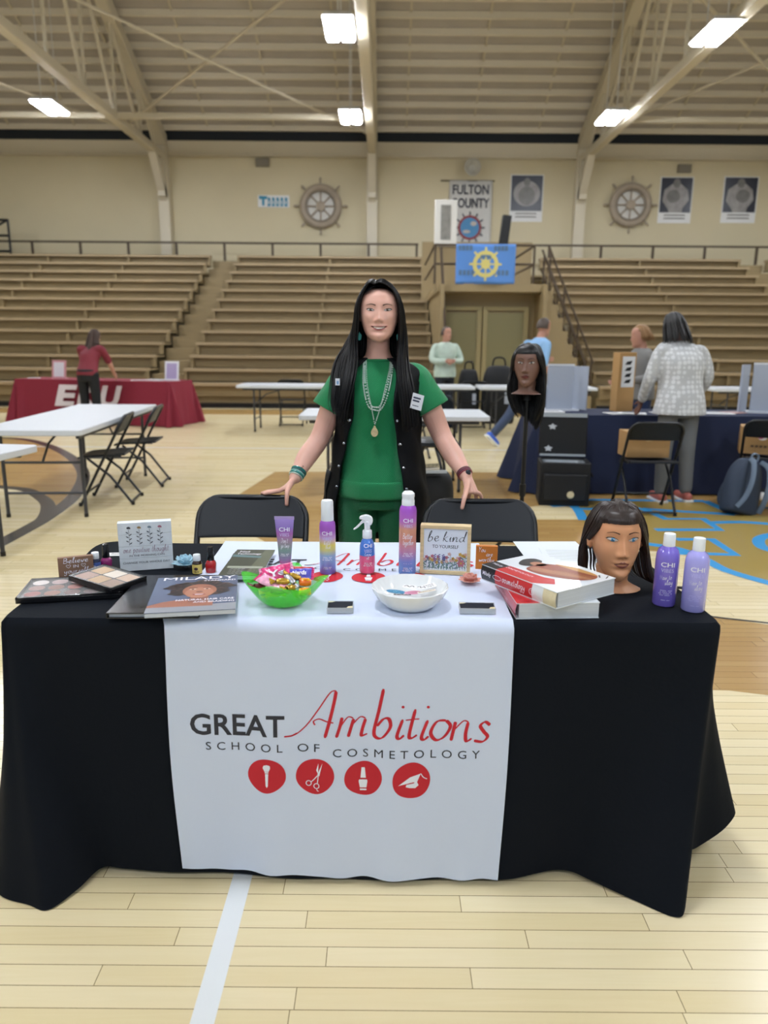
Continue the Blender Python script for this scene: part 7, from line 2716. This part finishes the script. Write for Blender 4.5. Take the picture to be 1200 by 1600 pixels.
# man in light blue, mid-stride
person('person in a light blue shirt and jeans striding behind the navy table', (2.02, 10.45, 0), PI / 2 + .5,
       (SK1, mat('shirt_blue', '86afd8', .7), mat('jeans_blue', '35425a', .75), H_GR), pelvis=(0, .0, .93), chest=(0, -.10, 1.30), neck=(0, -.16, 1.50), head=(0, -.21, 1.635), hpitch=.1, shoulder=.2,
       arms=[[(-.21, -.10, 1.42), (-.26, -.02, 1.15), (-.24, -.2, .98)], [(.21, -.10, 1.42), (.26, -.18, 1.18), (.2, -.42, 1.18), (0, -1, .1)]],
       legs=[[(-.09, -.03, .88), (-.1, -.34, .50), (-.1, -.30, .085)], [(.09, .03, .88), (.1, .20, .49), (.1, .52, .17), (0, -.75, -.65), (0, -.6, .75)]], bulk=1.08, hem=.86, sleeve=.6, shoe='3a62c8')
# person in grey hoodie
t, hb, HMx = person('person in a grey hooded jacket and jeans standing side-on behind the navy table', (2.93, 8.55, 0), -PI / 2 + .15,
       (SK1, mat('jacket_grey', '777674', .8), mat('jeans_dark', '1f2f52', .75), H_BD), pelvis=(0, .0, .88), chest=(0, -.01, 1.21), neck=(0, -.02, 1.375), head=(0, -.06, 1.50), hpitch=.15, hyaw=-.2,
       arms=[[(-.18, 0, 1.30), (-.22, .06, 1.06), (-.18, -.18, 1.0)], [(.18, 0, 1.30), (.22, .06, 1.06), (.18, -.18, 1.02)]],
       legs=[[(-.09, 0, .84), (-.1, 0, .46), (-.1, .02, .085)], [(.09, 0, .84), (.1, 0, .46), (.1, .02, .085)]], bulk=1.15, hem=.80,
       hair={'az': (-150, -120, 180, 150, 120, 95, -95), 'drop': ((.01, .01, -.04), (-.01, .0, -.04)), 'n': 110, 'r': .008})
# person in the patterned cardigan
def dot_mat(name, base, dot, sc):
    m = mat(name, base, .85)
    nt = m.node_tree
    N, K = nt.nodes.new, nt.links.new
    tc = N('ShaderNodeTexCoord')
    vo = N('ShaderNodeTexVoronoi')
    vo.inputs['Scale'].default_value = sc
    vo.inputs['Randomness'].default_value = .25
    K(tc.outputs['Object'], vo.inputs['Vector'])
    rp = N('ShaderNodeValToRGB')
    rp.color_ramp.elements[0].position = .38
    rp.color_ramp.elements[1].position = .5
    rp.color_ramp.elements[0].color = lin(dot)
    rp.color_ramp.elements[1].color = lin(base)
    K(vo.outputs['Distance'], rp.inputs['Fac'])
    K(rp.outputs['Color'], nt.nodes['Principled BSDF'].inputs['Base Color'])
    return m
person('person in white patterned cardigan and grey trousers leaning over the navy table, back turned', (2.66, 6.74, 0), PI + .12,
       (SK2, dot_mat('cardigan_pattern', 'b6b8ba', 'd2d4d6', 24), mat('trouser_grey', '6d6f70', .8), H_BL), pelvis=(0, .04, .93), chest=(.0, -.03, 1.27), neck=(.02, -.10, 1.45), head=(.03, -.17, 1.57), hpitch=.4,
       arms=[[(-.195, -.03, 1.365), (-.275, -.03, 1.12), (-.25, -.20, .92)], [(.195, -.03, 1.365), (.265, -.04, 1.12), (.25, -.20, .90)]],
       legs=[[(-.095, .04, .88), (-.115, .03, .48), (-.13, .05, .085)], [(.095, .04, .88), (.105, .03, .48), (.12, .06, .085)]], bulk=1.28, hem=.80, shoe='b4665c', skirt_w=1.12,
       hair={'az': (-150, -120, 180, 150, 120, 100, -100), 'drop': ((.01, .02, -.05), (.01, .03, -.06), (.01, .02, -.05), (.01, .0, -.04)), 'n': 90, 'r': .009, 'j': .008})
